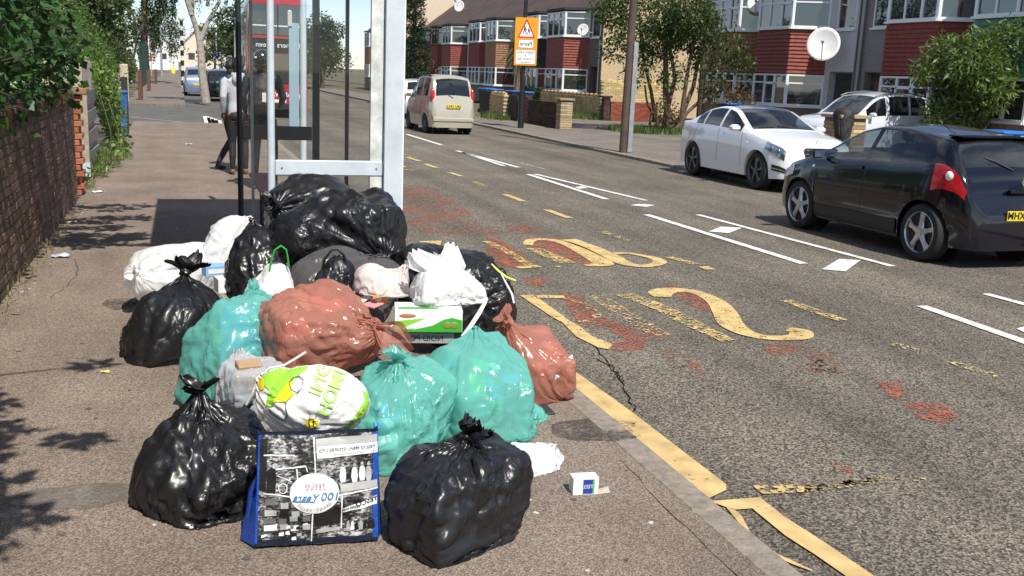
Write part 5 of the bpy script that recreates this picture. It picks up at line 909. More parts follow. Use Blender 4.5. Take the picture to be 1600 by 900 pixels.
for sg in (-1, 1):
    car.patch('tail_light', REDL, 3.02, 3.40, lambda t: 4.1+.5*t, lambda t: 6.9-1.6*abs(t-.1), sg, .008); MB().ell(car.pt(3.21, 5.35, sg, .004), (.05, .03, .05), 16, 8).build('tail_light_lens', WHL, car.root, True)
    car.seam([(1.02, 2), (1.02, 6)], sg); car.seam([(1.93, 2), (1.95, 6)], sg); mirror_part(car, 1.12, .98, sg, P_blk); car.patch('side_skirt', BLK, 1.06, 2.56, .4, 2.1, sg, .012); car.patch('door_handle', P_blk, 1.72, 1.9, 5.2, 5.6, sg, .02, 4, 3)
    car.patch('side_repeater', CHR, .93, .98, 5, 5.3, sg, .006, 2, 2); car.patch('headlight', WHL, .12, .5, lambda t: 4.6, lambda t: 6.6, sg, .006)
    car.patch('bumper_crease', BLK, 3.1, 3.45, 2.6, 2.9, sg, .004)
MB().box((3.0-1.76, 0, 1.325), (.2, 1.04, .025), 0, .012, ).build('roof_spoiler', P_blk, car.root, True); plate(car, 3.53, .56, 'MHX 8TC', (.75, .55, .02)); MB().tube([(2.2-1.76, .0, 1.41), (2.42-1.76, .0, 1.56)], .006, 6).build('aerial', BLK, car.root)
MB().box((3.46-1.76, 0, .80), (.05, .34, .05), 0, .015).build('tailgate_handle', P_blk, car.root); MB().cyl((3.475-1.76, 0, .90), .05, .03, 18, 'X').build('badge', CHR, car.root); MB().tube([(3.30-1.76, 0, 1.0), (3.24-1.76, -.18, 1.08), (3.2-1.76, -.3, 1.12)], .01, 6).build('rear_wiper', BLK, car.root)
# ---- white saloon facing us beyond it
car = Car(L=3.86, sill=.2, r=.315, tw=.2, rim=.72, arch=.355, nose=.5, wheels=(.72, 3.01), gh=.42, tumble=.25, crown=.05, spokes=5, sw=(.1, .09, .24), alloy=ALUd, glass=GL, rglass=GL, driver=-1,
          plan=[(0, .42), (.05, .58), (.14, .68), (.35, .76), (.72, .80), (1.5, .81), (2.6, .81), (3.2, .79), (3.6, .73), (3.78, .64), (3.86, .5)],
          top=[(0, .60), (.04, .72), (.14, .80), (.5, .89), (.9, .96), (1.12, 1.0), (1.5, 1.2), (1.78, 1.33), (2.1, 1.385), (2.4, 1.38), (2.75, 1.31), (3.05, 1.16), (3.28, 1.05), (3.6, 1.04), (3.76, .99), (3.82, .8), (3.86, .5)],
          belt=[(0, .55), (.14, .74), (.5, .84), (1.12, .925), (2, .955), (2.9, .985), (3.4, 1.0), (3.7, .96), (3.82, .75), (3.86, .47)],
          side=[(1.32, 2.02), (2.08, 2.66), (2.70, 2.98)], screen=(1.14, 1.78), rear=(2.72, 3.22))
P_wht = mat('white_car_paint', (.80, .81, .82), .2, coat=1.)
car.build('saloon_car', 'white saloon with dark glass roof parked facing us half on the far pavement', 'car', (10.08, 16.22, .01), rad(90), P_wht, roofmat=mat('roof_glass_black', (.008, .009, .012), .08, coat=1.)); car.root.rotation_euler = (rad(0), rad(0), rad(90)); 
for sg in (-1, 1):
    car.patch('headlight', CHR, .1, .48, lambda t: 4.1+.6*t, lambda t: 6.0+.5*t, sg, .006); car.patch('headlight_lens', LENS, .1, .48, lambda t: 4.1+.6*t, lambda t: 6.0+.5*t, sg, .012); 
    for xx in (.2, .34): MB().ell(car.pt(xx, 5.1, sg, -.0), (.035, .035, .035)).build('lamp_bowl', mat('lamp_bowl', (.25, .26, .28), .15, .9), car.root, True)
    for x, y in ((1.22, 1.25), (2.05, 2.05), (3.0, 2.86)): car.seam([(x, 2), (x, 3.5), (y+.0, 6)], sg)
    mirror_part(car, 1.36, 1.0, sg, P_wht); car.patch('door_handle', CHR, 1.86, 2.0, 5.0, 5.35, sg, .018, 4, 3); car.patch('door_handle', CHR, 2.7, 2.84, 5.1, 5.45, sg, .018, 4, 3); car.patch('window_trim', CHR, 1.3, 2.98, 6.55, 6.8, sg, .004, 20, 2)
    car.patch('tail_light', REDL, 3.55, 3.82, 4.4, 6, sg, .006); car.patch('fog_intake', BLK, .06, .3, 2.25, 3.0, sg, .005); car.patch('running_light', CHR, .07, .3, 2.5, 2.62, sg, .011); car.patch('wing_badge', CHR, 1.0, 1.06, 4.7, 4.85, sg, .004, 2, 2)
MB().box((-.02-1.93+.04, 0, .66), (.05, .62, .2), 0, .02).build('grille', BLK, car.root)
for k in range(3): MB().box((-1.93-.005, 0, .6+k*.06), (.02, .6, .012), 0, .003).build('grille_bar', CHR, car.root)
MB().tube([(.12-1.93+.035*math.sin(t)*.2, .035*math.cos(t), .85+.035*math.sin(t)) for t in np.linspace(0, math.tau, 15)], .005, 6, False).build('bonnet_star', CHR, car.root)
for y in (-.25, .12): MB().tube([(1.16-1.93, y, 1.02), (1.22-1.93, y+.35, 1.07)], .008, 5).build('wiper', BLK, car.root)
MB().box((1.66-1.93, 0, 1.22), (.03, .2, .06), 0, .012).build('inside_mirror', BLK, car.root)
# ---- pale gold people carrier ahead
P_gold = mat('gold_car_paint', (.50, .46, .37), .26, .35, coat=.8)
car = Car(L=3.25, sill=.2, r=.28, tw=.17, rim=.66, arch=.315, nose=.4, wheels=(.58, 2.62), gh=.55, tumble=.16, crown=.06, spokes=6, sw=(.12, .1, .16), alloy=ALUd, glass=GLd, rglass=GLd, driver=1,
          plan=[(0, .45), (.1, .58), (.4, .67), (1.5, .705), (2.7, .70), (3.05, .67), (3.2, .62), (3.25, .55)],
          top=[(0, .6), (.1, .78), (.5, .95), (.62, 1.0), (1.15, 1.5), (1.4, 1.62), (1.9, 1.69), (2.6, 1.68), (2.85, 1.64), (3.0, 1.56), (3.1, 1.3), (3.16, 1.02), (3.22, .86), (3.25, .5)],
          belt=[(0, .55), (.3, .8), (.62, .93), (1.5, .98), (2.6, 1.03), (3.0, 1.03), (3.16, .95), (3.25, .46)],
          side=[(.8, 1.42), (1.5, 2.15), (2.25, 2.8)], screen=(.64, 1.36), rear=(2.95, 3.15))
qa, qb = AY(668, 205, 28.3), AY(738, 210, 28.0); car.build('people_carrier', 'pale gold people carrier driving away with yellow rear plate', 'car', ((qa[0]+qb[0])/2+.02, 28.1+1.62, 0), rad(-88), P_gold)
for sg in (-1, 1): MB().ell(car.pt(3.08, 8.0, sg, -.03), (.10, .075, .24), 14, 10).build('tail_light', REDL, car.root, True); car.patch('bumper_light', REDL, 3.18, 3.23, 3.0, 3.9, sg, .006, 3, 3); mirror_part(car, .95, 1.05, sg, P_gold); MB().tube([car.pt(x, 12.4, sg, .03) for x in (1.3, 1.6, 2.2, 2.7)], .018, 6).build('roof_rail', BLK, car.root); car.seam([(1.46, 2), (1.46, 6)], sg); car.seam([(2.2, 2), (2.2, 6)], sg)
plate(car, 3.262, .80, 'LV51 UKJ', (.75, .55, .02), .42, mirror=False); MB().box((3.23-1.625, 0, .42), (.1, 1.2, .16), 0, .05).build('bumper', P_gold, car.root, True); MB().tube([(3.17-1.625, 0, 1.04), (3.13-1.625, -.2, 1.14)], .012, 5).build('rear_wiper', BLK, car.root)
# ---- small white car ahead of it
def hatch(name, label, loc, rz, paint, sc=1., group=None, glassm=None):
    c = Car(L=3.4, sill=.2, r=.29, tw=.17, rim=.66, arch=.325, nose=.4, wheels=(.62, 2.75), gh=.45, tumble=.2, crown=.05, spokes=6, sw=(.12, .1, .16), alloy=ALUd, glass=glassm or GLd, rglass=GLd, driver=1,
            plan=[(0, .42), (.1, .58), (.4, .68), (1.5, .73), (2.8, .72), (3.2, .66), (3.35, .6), (3.4, .5)], top=[(0, .55), (.1, .72), (.5, .86), (.8, .95), (1.3, 1.33), (1.6, 1.44), (2.2, 1.47), (2.8, 1.41), (2.98, 1.36), (3.15, 1.05), (3.28, .92), (3.36, .7), (3.4, .48)],
            belt=[(0, .5), (.3, .76), (.8, .89), (1.8, .93), (2.8, .98), (3.15, .98), (3.3, .85), (3.4, .45)], side=[(1.0, 1.6), (1.68, 2.25), (2.33, 2.72)], screen=(.82, 1.5), rear=(2.94, 3.14))
    c.build(name, label, 'car', loc, rz, paint, group)
    for sg in (-1, 1): c.patch('tail_light', REDL, 3.0, 3.3, lambda t: 4.6, lambda t: 7.6-1.8*t, sg, .006); c.patch('headlight', WHL, .08, .42, 4.6, 6.4, sg, .006); mirror_part(c, 1.0, .98, sg, BLK)
    MB().box((3.41-1.7, 0, .6), (.012, .42, .1), 0, .003).build('number_plate', mat('plate_yellow', (.75, .55, .02), .35), c.root); return c
q = G(640, 186, 0); hatch('hatchback_car', 'small white car ahead of the gold people carrier beside the shelter post', (q[0]+.45, q[1]+1.6, 0), rad(-90), P_wht)
# ---- silver white estate on the forecourt
P_sil = mat('silver_car_paint', (.62, .66, .72), .22, coat=1.)
car = Car(L=3.75, sill=.25, r=.32, tw=.2, rim=.68, arch=.36, nose=.4, wheels=(.72, 3.0), gh=.5, tumble=.15, crown=.05, spokes=5, sw=(.14, .1, .18), alloy=ALU, glass=GL, rglass=GLd, driver=-1,
          plan=[(0, .5), (.08, .66), (.4, .78), (1.5, .82), (3.1, .82), (3.5, .78), (3.68, .72), (3.75, .62)], top=[(0, .7), (.06, .88), (.4, 1.0), (.95, 1.06), (1.45, 1.45), (1.7, 1.58), (2.2, 1.66), (3.1, 1.64), (3.42, 1.58), (3.58, 1.2), (3.68, 1.0), (3.75, .6)],
          belt=[(0, .62), (.3, .88), (.95, .99), (1.8, 1.02), (3.3, 1.06), (3.6, 1.05), (3.75, .55)], side=[(1.2, 1.86), (1.98, 2.66), (2.74, 3.32)], screen=(.98, 1.66), rear=(3.44, 3.60))
car.build('estate_car', 'silver white boxy estate with roof rails parked on the forecourt nose to the road', 'car', (17.25, 22.75, .055), rad(8), P_sil)
for sg in (-1, 1): car.patch('headlight', WHL, .08, .42, 4.8, 6.4, sg, .006); car.patch('tail_light', REDL, 3.5, 3.68, 5.2, 7.8, sg, .006); mirror_part(car, 1.3, 1.08, sg, P_sil); MB().tube([car.pt(x, 12.6, sg, .05) for x in (1.6, 1.8, 2.4, 3.0, 3.3)], .02, 6).build('roof_rail', mat('rail_grey', (.2, .2, .21), .4, .6), car.root); car.seam([(1.92, 2), (1.92, 6)], sg); car.seam([(2.7, 2), (2.7, 6)], sg)
# ---- red double-decker coming towards us, seen through the shelter
def bus():
    W2, Lb, H = 1.0, 8.2, 4.1; x = 3.08; y = 35.0; root = empty('double_decker_bus', (x, y, 0), 'red double decker bus coming towards us behind the shelter glass', 'bus'); red = mat('bus_red', (.42, .012, .018), .25, coat=.8); dk = glass('bus_glass', (.22, .28, .34), .16, .2); blk = BLK
    b = MB(); prof = [(-W2, .3), (-W2, 1.25), (-W2*.98, 2.05), (-W2*.98, 2.5), (-W2*.95, 3.6), (-W2*.8, 4.0), (0, H)]; P = [(a, z) for a, z in prof]+[(-a, z) for a, z in prof[-2::-1]]; n = len(P); ys = [0, .12, .5, Lb-.3, Lb]; sc = [.955, .985, 1, 1, .97]
    V = [(a*s_, yy, z if z < 3.9 or s_ > .99 else z-.06) for yy, s_ in zip(ys, sc) for a, z in P]; b.add(V, [(i*n+j, i*n+j+1, (i+1)*n+j+1, (i+1)*n+j) for i in range(len(ys)-1) for j in range(n-1)]+[tuple(range(n)), tuple(range((len(ys)-1)*n+n-1, (len(ys)-1)*n-1, -1))]); b.build('body', red, root, rad(35))
    MB().b2(-.86, .86, -.03, -.004, 1.15, 2.12, .01).build('windscreen', dk, root); MB().b2(-.84, .84, -.03, -.004, 2.72, 3.72, .01).build('upper_windscreen', dk, root); MB().b2(-.86, .86, -.028, -.003, 2.16, 2.62, .005).build('destination_panel', blk, root)
    text_obj('lettering', 'Palmers Green', .24, mat('blind_white', (.8, .8, .78), .5), root, (0, -.03, 2.4), (1, 0, 0), (0, 0, 1), .004, mirror=True); text_obj('lettering', 'ARRIVA', .2, mat('blind_white', ()), root, (.1, -.006, .78), (1, 0, 0), (0, 0, 1), .01, mirror=True, bold=.005)
    MB().b2(-.84, .84, -.04, -.006, 3.0, 3.04).build('window_bar', mat('bar_white', (.7, .7, .7), .5), root); MB().b2(-.02, .02, -.045, -.006, 2.74, 3.7).build('window_bar', BLK, root); MB().b2(-.9, .9, -.06, .0, .28, .5, .02).build('bumper', blk, root); MB().b2(-.26, .26, -.065, -.055, .52, .62).build('number_plate', mat('plate_white', (.8, .8, .78), .4), root)
    for s in (-1, 1):
        MB().box((s*.72, -.02, .72), (.3, .04, .16), 0, .02).build('headlight', WHL, root); MB().tube([(s*.95, -.02, 2.4), (s*1.12, -.14, 2.3), (s*1.14, -.16, 1.95)], .02, 6).build('mirror_arm', blk, root); MB().box((s*1.14, -.16, 1.85), (.14, .08, .34), 0, .03).build('mirror_head', blk, root)
        for k in range(6): MB().b2(s*W2*.975, s*(W2*1.002), .7+k*1.2, 1.75+k*1.2, 1.3, 2.05).build('side_window', dk, root); MB().b2(s*W2*.94, s*(W2*.992), .7+k*1.2, 1.75+k*1.2, 2.75, 3.5).build('side_window', dk, root)
        for yy in (1.6, 6.2): MB().cyl((s*.82, yy, .45), .45, .26, 24, 'X').build('wheel', mat('tyre_rubber', ()), root, True)
bus()
def truck():
    x0, y0 = 2.5, 47.; root = empty('box_lorry', (x0+.95, y0, 0), 'tall white box lorry behind the waiting people', 'lorry'); w = mat('lorry_white', (.78, .78, .76), .4, coat=.3); MB().b2(-.95, .95, .9, 5.4, .75, 3.35, .05).build('cargo_box', w, root)
    c = MB(); P = [(0, .45), (0, 1.25), (.3, 2.15), (.9, 2.3), (1.0, .45)]; n = len(P); c.add([(s*.85, y, z) for s in (-1, 1) for y, z in P], [tuple(range(n)), tuple(range(2*n-1, n-1, -1))]+[(j, n+j, n+(j+1) % n, (j+1) % n) for j in range(n)]); c.build('cab', w, root)
    MB().add([(-.75, .0, 1.3), (.75, .0, 1.3), (.7, .275, 2.08), (-.7, .275, 2.08)], [(0, 1, 2, 3)]).build('windscreen', GLd, root).location = (0, -.012, .004); MB().box((0, .9, 2.95), (.8, .5, .35), 0, .06).build('fridge_unit', mat('fridge_grey', (.45, .45, .43), .5), root)
    for s in (-1, 1): MB().box((s*1.0, .1, 1.65), (.14, .06, .34), 0, .02).build('door_mirror', BLK, root); MB().box((s*.62, -.01, .82), (.28, .03, .16), 0, .01).build('headlight', WHL, root); MB().cyl((s*.8, .75, .36), .36, .22, 20, 'X').build('wheel', mat('tyre_rubber', ()), root, True); MB().cyl((s*.8, 4.4, .36), .36, .22, 20, 'X').build('wheel', mat('tyre_rubber', ()), root, True)
    MB().b2(-.85, .85, -.03, .3, .35, .6, .03).build('bumper', BLK, root)
truck()
# ---- cars parked beyond the side road on the left
hatch('parked_car', 'silver blue hatchback parked at the kerb beyond the side road with red tail light', (.8, 57, 0), rad(-90), mat('bluegrey_car_paint', (.16, .22, .32), .22, .3, coat=1.), group='cars parked beyond the side road')
hatch('parked_car', 'black car parked right behind the birch trunk', (1.75, 50.5, 0), rad(-90), P_blk, group='cars parked beyond the side road')
hatch('parked_car', 'small pale car far along the left kerb past the silver blue one', (.85, 68, 0), rad(-90), P_sil, group='cars parked beyond the side road')
hatch('parked_car', 'dark red car parked beyond the black one behind the birch', (2.6, 60, 0), rad(-90), mat('maroon_car_paint', (.06, .01, .015), .2, coat=.6), group='cars parked beyond the side road')
# ================================================================ bus shelter
def shelter():
    X0, X1, Y0, Y1 = .585, 1.405, 7.22, 11.3; root = empty('bus_shelter', (X0, Y0, PZ), 'grey steel and glass bus shelter rising behind the heap of bags', 'bus shelter'); fr = mat('shelter_grey_paint', (.53, .58, .63), .38, var=(6, .12, 8), coat=.15); dk = mat('shelter_dark_frame', (.028, .032, .036), .4); gl = glass('shelter_glass', (.97, .98, .98), .02, .02, top=.05); wn = mat('worn_white_strip', (.58, .60, .58), .5, var=(9, .35, 9))
    T = 2.42; L = lambda x, y, z=0: (x-X0, y-Y0, z)
    def bx(name, x0, x1, y0, y1, z0, z1, m, bev=0., parent=root): return MB().b2(x0-X0, x1-X0, y0-Y0, y1-Y0, z0, z1, bev).build(name, m, parent)
    MB().tube([L(X0, Y0, 0), L(X0, Y0, T)], .026, 14).build('post', fr, root, True); bx('post', X1-.03, X1+.1, Y0-.07, Y0+.07, 0, T, fr, .025)
    bx('edge_strip', X1+.104, X1+.112, Y0-.05, Y0+.05, 0, T, mat('edge_strip_white', (.75, .78, .8), .4)); bx('inner_strip', X1-.125, X1-.034, Y0-.012, Y0+.03, .05, T, wn)
    MB().tube([L(X0, Y1, 0), L(X0, Y1, T)], .03, 12).build('post', dk, root, True); bx('post', X1-.04, X1+.03, Y1-.04, Y1+.04, 0, T, dk, .01); bx('post', X1-.0, X1+.03, 9.2, 9.24, 0, T, dk, .006)  # far posts take a dark colour with the shade on them painted in
    r1 = bx('rail', X0+.027, X1-.032, Y0-.02, Y0+.02, .89, 1.0, fr, .008)
    for xx in (X0+.07, X1-.08): MB().cyl((xx-X0, -.022, .945), .007, .004, 10, 'Y').build('rivet', mat('rivet', (.35, .36, .37), .3, .8), r1)
    bx('rail', X0+.03, X1-.05, Y1-.02, Y1+.02, .85, 1.0, dk, .006); bx('glass_pane', X0+.027, X1-.126, Y0-.004, Y0+.004, 1.002, 2.3, gl); bx('glass_pane', X0+.027, X1-.126, Y0-.004, Y0+.004, .12, .888, gl)
    bx('glass_pane', X0+.031, X1-.05, Y1-.004, Y1+.004, 1.002, 2.3, gl); bx('glass_pane', X0-.004, X0+.004, Y0+.05, 9.22, .15, 2.3, gl); bx('glass_pane', X0-.004, X0+.004, 9.26, Y1-.04, .15, 2.3, gl)
    bx('mullion', X0-.012, X0+.012, 9.222, 9.258, .1, T, mat('thin_mullion', (.35, .37, .38), .4, .4)); bx('roof', .0, 1.78, Y0-.15, 10.98, T, T+.06, mat('roof_panel_grey', (.30, .32, .33), .5), .01); bx('roof_edge', -.02, -.002, Y0-.17, 11.0, T-.03, T+.1, fr); bx('roof_edge', 1.782, 1.80, Y0-.17, 11.0, T-.03, T+.1, fr)  # roof lies above the view; its outline is shaped to cast the pavement shadow
    bx('bench', X0+.06, X0+.28, 8.0, 10.8, .5, .54, mat('bench_red', (.25, .02, .03), .5), .01)
    for yy in (8.3, 10.5): MB().tube([L(X0+.17, yy, .0), L(X0+.17, yy, .5)], .025, 10).build('bench_leg', dk, root)
shelter()
q = AY(474, 250, 12.6); st = empty('bus_stop_post', (q[0], q[1], PZ), 'grey bus stop post with pale timetable board seen through the shelter', 'bus stop'); MB().tube([(0, 0, 0), (0, 0, 3.2)], .04, 12).build('post', mat('shelter_grey_paint', ()), st, True); MB().b2(-.17, -.05, -.02, .02, .9, 2.15, .005).build('timetable_board', mat('board_blue', (.30, .42, .48), .35), st)
MB().box((-.16, -.01, 2.2), (.05, .06, .2), 0, .015).build('info_box', mat('info_grey', (.5, .5, .5), .5), st)
# ================================================================ people at the stop
def body(parts, name, m, parent, vox=.012, sm=3):
    """tubes and ellipsoids fused into one continuous skin"""
    mb = MB()
    for p in parts:
        if p[0] == 't': mb.tube(p[1], p[2], 14, flat=p[3] if len(p) > 3 else 1.)
        else: mb.ell(p[1], p[2], 16, 12)
    o = mb.build(name, m, parent); r = o.modifiers.new('fuse', 'REMESH'); r.mode = 'VOXEL'; r.voxel_size = vox; r.use_smooth_shade = True; s = o.modifiers.new('soft', 'SMOOTH'); s.iterations = sm; s.factor = .5; return o
def hand(p, d, side):
    """palm, four fingers and a thumb, lightly curled, as tubes"""
    p, d = Vector(p), Vector(d).normalized(); s = Vector(side).normalized(); n = d.cross(s); out = [('t', [p, p+d*.05, p+d*.09], [.022, .034, .032], .55)]
    for k, L in enumerate((.065, .078, .072, .056)):
        b = p+d*.085+s*(-.027+k*.018); out.append(('t', [b, b+d*L*.45+n*.006, b+d*L*.8+n*.022, b+d*L*.95+n*.036], [.0095, .009, .008, .006]))
    b = p+d*.03-s*.03; out.append(('t', [b, b-s*.025+d*.03, b-s*.03+d*.06+n*.012], [.012, .011, .008])); return out
SK = mat('dark_skin', (.10, .055, .035), .5)
def person(label, loc, rz, legs, arms, H, top, trouser, shoe, hair, hood=False, wide=1., hem=None, helmet=None, pack=None, face=True):
    root = empty('person', loc, label, 'person', 'people waiting at the stop', rz); k = H/1.72; w = wide
    V = lambda x, y, z: Vector((x*w, y, z*k)); hip, sh, nk = 0.92, 1.42, 1.5
    tor = [('t', [V(0, 0, .86), V(0, 0, .98), V(0, .01, 1.1), V(0, .01, 1.28), V(0, .0, 1.42), V(0, .0, 1.48)], [.098*w, .10*w, .092*w, .105*w, .1*w, .055], 1.5)]
    L = []; feet = []
    for j, (s, (kx, ky, kz), (ax, ay, az)) in enumerate(zip((-1, 1), legs[0::2], legs[1::2])):
        L.append(('t', [V(s*.085, 0, .9), V((s*.09+kx)/2, ky*.45, (.9+kz)/2), V(kx, ky, kz), V((kx+ax)/2, (ky+ay)/2-.015, (kz+az)/2), V(ax, ay, az)], [.095, .08, .058, .052, .036])); feet.append((ax, ay, az))
    A = []; HND = []
    for s, (ex, ey, ez), (hx, hy, hz) in zip((-1, 1), arms[0::2], arms[1::2]):
        A.append(('t', [V(s*.15, 0, 1.43), V(s*.19, 0, 1.39), V(ex, ey, ez), V((ex+hx)/2, (ey+hy)/2, (ez+hz)/2), V(hx, hy, hz)], [.055, .058, .045, .04, .028])); HND += hand(V(hx, hy, hz), V(hx, hy, hz)-V(ex, ey, ez), (0, 1, .1))
    head = [('e', V(0, -.01, 1.615), (.075, .093, .112*k)), ('e', V(0, .025, 1.565), (.055, .07, .065)), ('t', [V(0, 0, 1.44), V(0, .0, 1.53), V(0, .01, 1.58)], [.055, .05, .05]), ('e', V(0, .09, 1.60), (.013, .022, .02))]
    for s in (-1, 1): head.append(('e', V(s*.077, -.01, 1.61), (.012, .022, .032)))
    sk = body([('t', [p for p in t[1]], [r*.88 for r in t[2]], *t[3:]) for t in tor]+[('t', t[1], [r*.86 for r in t[2]]) for t in L+A]+head+HND, 'body', SK, root, .009, 2)
    for s in (-1, 1): MB().ell(V(s*.032, .078, 1.628), (.012, .008, .008), 8, 6).build('eye', mat('eye_white', (.6, .58, .55), .3), sk, True)
    MB().tube([V(-.024, .084, 1.548), V(0, .094, 1.546), V(.024, .084, 1.548)], [.003, .008, .003], 6).build('lips', mat('lip', (.16, .06, .05), .5), sk, True)
    t = body(tor+[('t', a[1], [r*1.12 for r in a[2]]) for a in A]+([('e', V(0, -.10, 1.45), (.105, .06, .10)), ('t', [V(-.09, -.01, 1.5), V(0, -.08, 1.53), V(.09, -.01, 1.5)], [.03, .04, .03])] if hood else [('t', [V(0, -.01, 1.44), V(0, -.01, 1.51)], [.08, .065])]), 'top', top, root, .012, 4)
    if hem: body([('t', [V(0, 0, .80), V(0, 0, .93)], [.110*w, .110*w], 1.45)], 'shirt_hem', hem, root)
    body(L+[('t', [V(0, 0, .82), V(0, 0, .95)], [.1*w, .102*w], 1.42), ('e', V(0, -.04, .88), (.145*w, .11, .09))], 'trousers', trouser, root)
    for (ax, ay, az), (s, tilt) in zip(feet, ((-1, 0), (1, 0))):
        p = V(ax, ay, az); dz = -az*k+.02 if az < .16 else -.06; body([('t', [p+Vector((0, -.05, dz+.025)), p+Vector((0, .05, dz+.02)), p+Vector((0, .14, dz+.012)), p+Vector((0, .185, dz+.008))], [.036, .044, .044, .026], .8), ('t', [p+Vector((0, 0, .0)), p+Vector((0, .0, dz+.03))], [.036, .042])], 'shoe', shoe, root, .009)
    if hair: hair(root, V)
    if helmet: helmet(root, V)
    if pack: pack(root, V)
    return root
blackhair = mat('black_hair', (.012, .010, .010), .5, bump=(60, .6))
def bun(root, V): body([('e', V(0, -.025, 1.645), (.092, .10, .105)), ('e', V(0, -.06, 1.56), (.07, .06, .08)), ('e', V(0, -.05, 1.735), (.055, .055, .045))], 'hair', blackhair, root, .01, 2)
def short(root, V): body([('e', V(0, -.02, 1.65), (.088, .1, .09))], 'hair', blackhair, root, .01, 2)
def helm(root, V):
    o = body([('e', V(0, -.005, 1.64), (.125, .145, .135)), ('e', V(0, -.03, 1.57), (.115, .11, .09))], 'helmet', mat('helmet_black', (.008, .008, .009), .12, coat=1.), root, .01, 4); MB().ell(V(-.06, -.13, 1.66), (.02, .006, .012)).build('helmet_mark', mat('helmet_white', (.8, .8, .8), .3), o, True)
def rucksack(root, V):
    o = body([('t', [V(0, -.17, .98), V(0, -.2, 1.1), V(0, -.19, 1.28), V(0, -.14, 1.4)], [.075, .10, .09, .06], 1.6)], 'rucksack', mat('rucksack_cloth', (.022, .023, .025), .6, bump=(25, .6)), root, .012, 3)
    for s in (-1, 1): MB().tube([V(s*.09, -.12, 1.4), V(s*.1, .0, 1.47), V(s*.11, .1, 1.36)], .018, 6, flat=.4).build('strap', mat('rucksack_cloth', ()), o)
    MB().box(V(.07, -.305, 1.18), (.05, .004, .12)).build('reflective_patch', mat('patch_white', (.75, .75, .75), .4), o)
pw = G(362, 272, PZ)
person('person in pale grey hooded top over red shirt with black leggings and brown shoes', (pw[0]+.11, pw[1], PZ), rad(8), [(-.09, .02, .48), (-.10, -.02, .085), (.10, .04, .48), (.10, .0, .085)], [(-.225, -.05, 1.17), (-.21, .06, .93), (.24, -.02, 1.17), (.2, .12, 1.0)], 1.70, mat('grey_hoodie', (.46, .46, .50), .8, bump=(60, .3)), mat('black_leggings', (.012, .012, .013), .7), mat('brown_leather', (.16, .07, .035), .5), bun, hood=True, wide=1.0, hem=mat('red_shirt', (.55, .06, .04), .7))
person('person mostly hidden beyond the grey hooded top with one dark foot stepping back', (pw[0]+.06, pw[1]+.75, PZ), rad(-35), [(-.10, .10, .47), (-.16, -.20, .11), (.10, .12, .5), (.1, .08, .085)], [(-.22, .02, 1.16), (-.16, .2, 1.05), (.23, .02, 1.16), (.2, .15, 1.0)], 1.68, mat('teal_shirt', (.02, .12, .14), .7), mat('black_jeans', (.012, .012, .014), .8), mat('black_shoe', (.01, .01, .01), .5), short, wide=.9)
pm = G(412, 296, PZ)
person('person in black helmet and dark jacket carrying a black rucksack behind the shelter glass', (pm[0]+.0, pm[1], PZ), rad(-14), [(-.1, .02, .5), (-.12, .04, .09), (.13, .04, .5), (.15, -.02, .09)], [(-.25, -.02, 1.18), (-.24, .1, .97), (.26, .02, 1.18), (.2, .2, 1.08)], 1.80, mat('dark_jacket', (.018, .02, .026), .6, bump=(30, .5)), mat('black_trousers', (.012, .012, .013), .7), mat('tan_shoe', (.2, .12, .07), .6), None, wide=1.02, helmet=helm, pack=rucksack)
c_white = mat('white_card', (.75, .75, .74), .6, var=(30, .06)); c_blue = mat('blue_wrapper', (.06, .30, .62), .5); c_brown = mat('brown_card', (.36, .24, .14), .8, var=(12, .15)); c_green = mat('green_wrapper', (.12, .45, .10), .5)
c_pink = mat('pink_wrapper', (.7, .3, .3), .5); c_orange = mat('orange_wrapper', (.75, .33, .08), .5); c_dark = mat('dark_rubbish', (.03, .03, .032), .7); c_yel = mat('yellow_wrapper', (.75, .6, .1), .5)
def rnd_contents(items, cols, n, seed, size=.042): return [('film', cols, n, size)]
GB = 'tied bags dumped in the heap'
# --- front row
it = [I(306, 742, 3.80, (.25, .2, .22)), I(322, 772, 3.72, (.17, .15, .14), 'b', .7, .25), I(300, 675, 3.86, (.14, .13, .1)), I(368, 712, 3.82, (.1, .12, .14), 'b', .3, .3)]
tied_bag('bin_bag', 'glossy black bin bag standing left of the printed blue shopper', 'bag', GB, it, AY(312, 618, 3.86), F_black, 3, (.02, 5, .085, 1.8), nc=130, nr=84)
it = [I(705, 780, 3.28, (.215, .17, .19)), I(700, 810, 3.22, (.165, .13, .15), 'b', .45, -.1), I(750, 745, 3.3, (.12, .12, .13), 'b', .5, .12), I(665, 745, 3.35, (.12, .12, .12))]
tied_bag('bin_bag', 'black bin bag with upright twisted knot right of the printed blue shopper', 'bag', GB, it, AY(728, 690, 3.3), F_black, 5, (.024, 4, .10, .8), nc=130, nr=84)
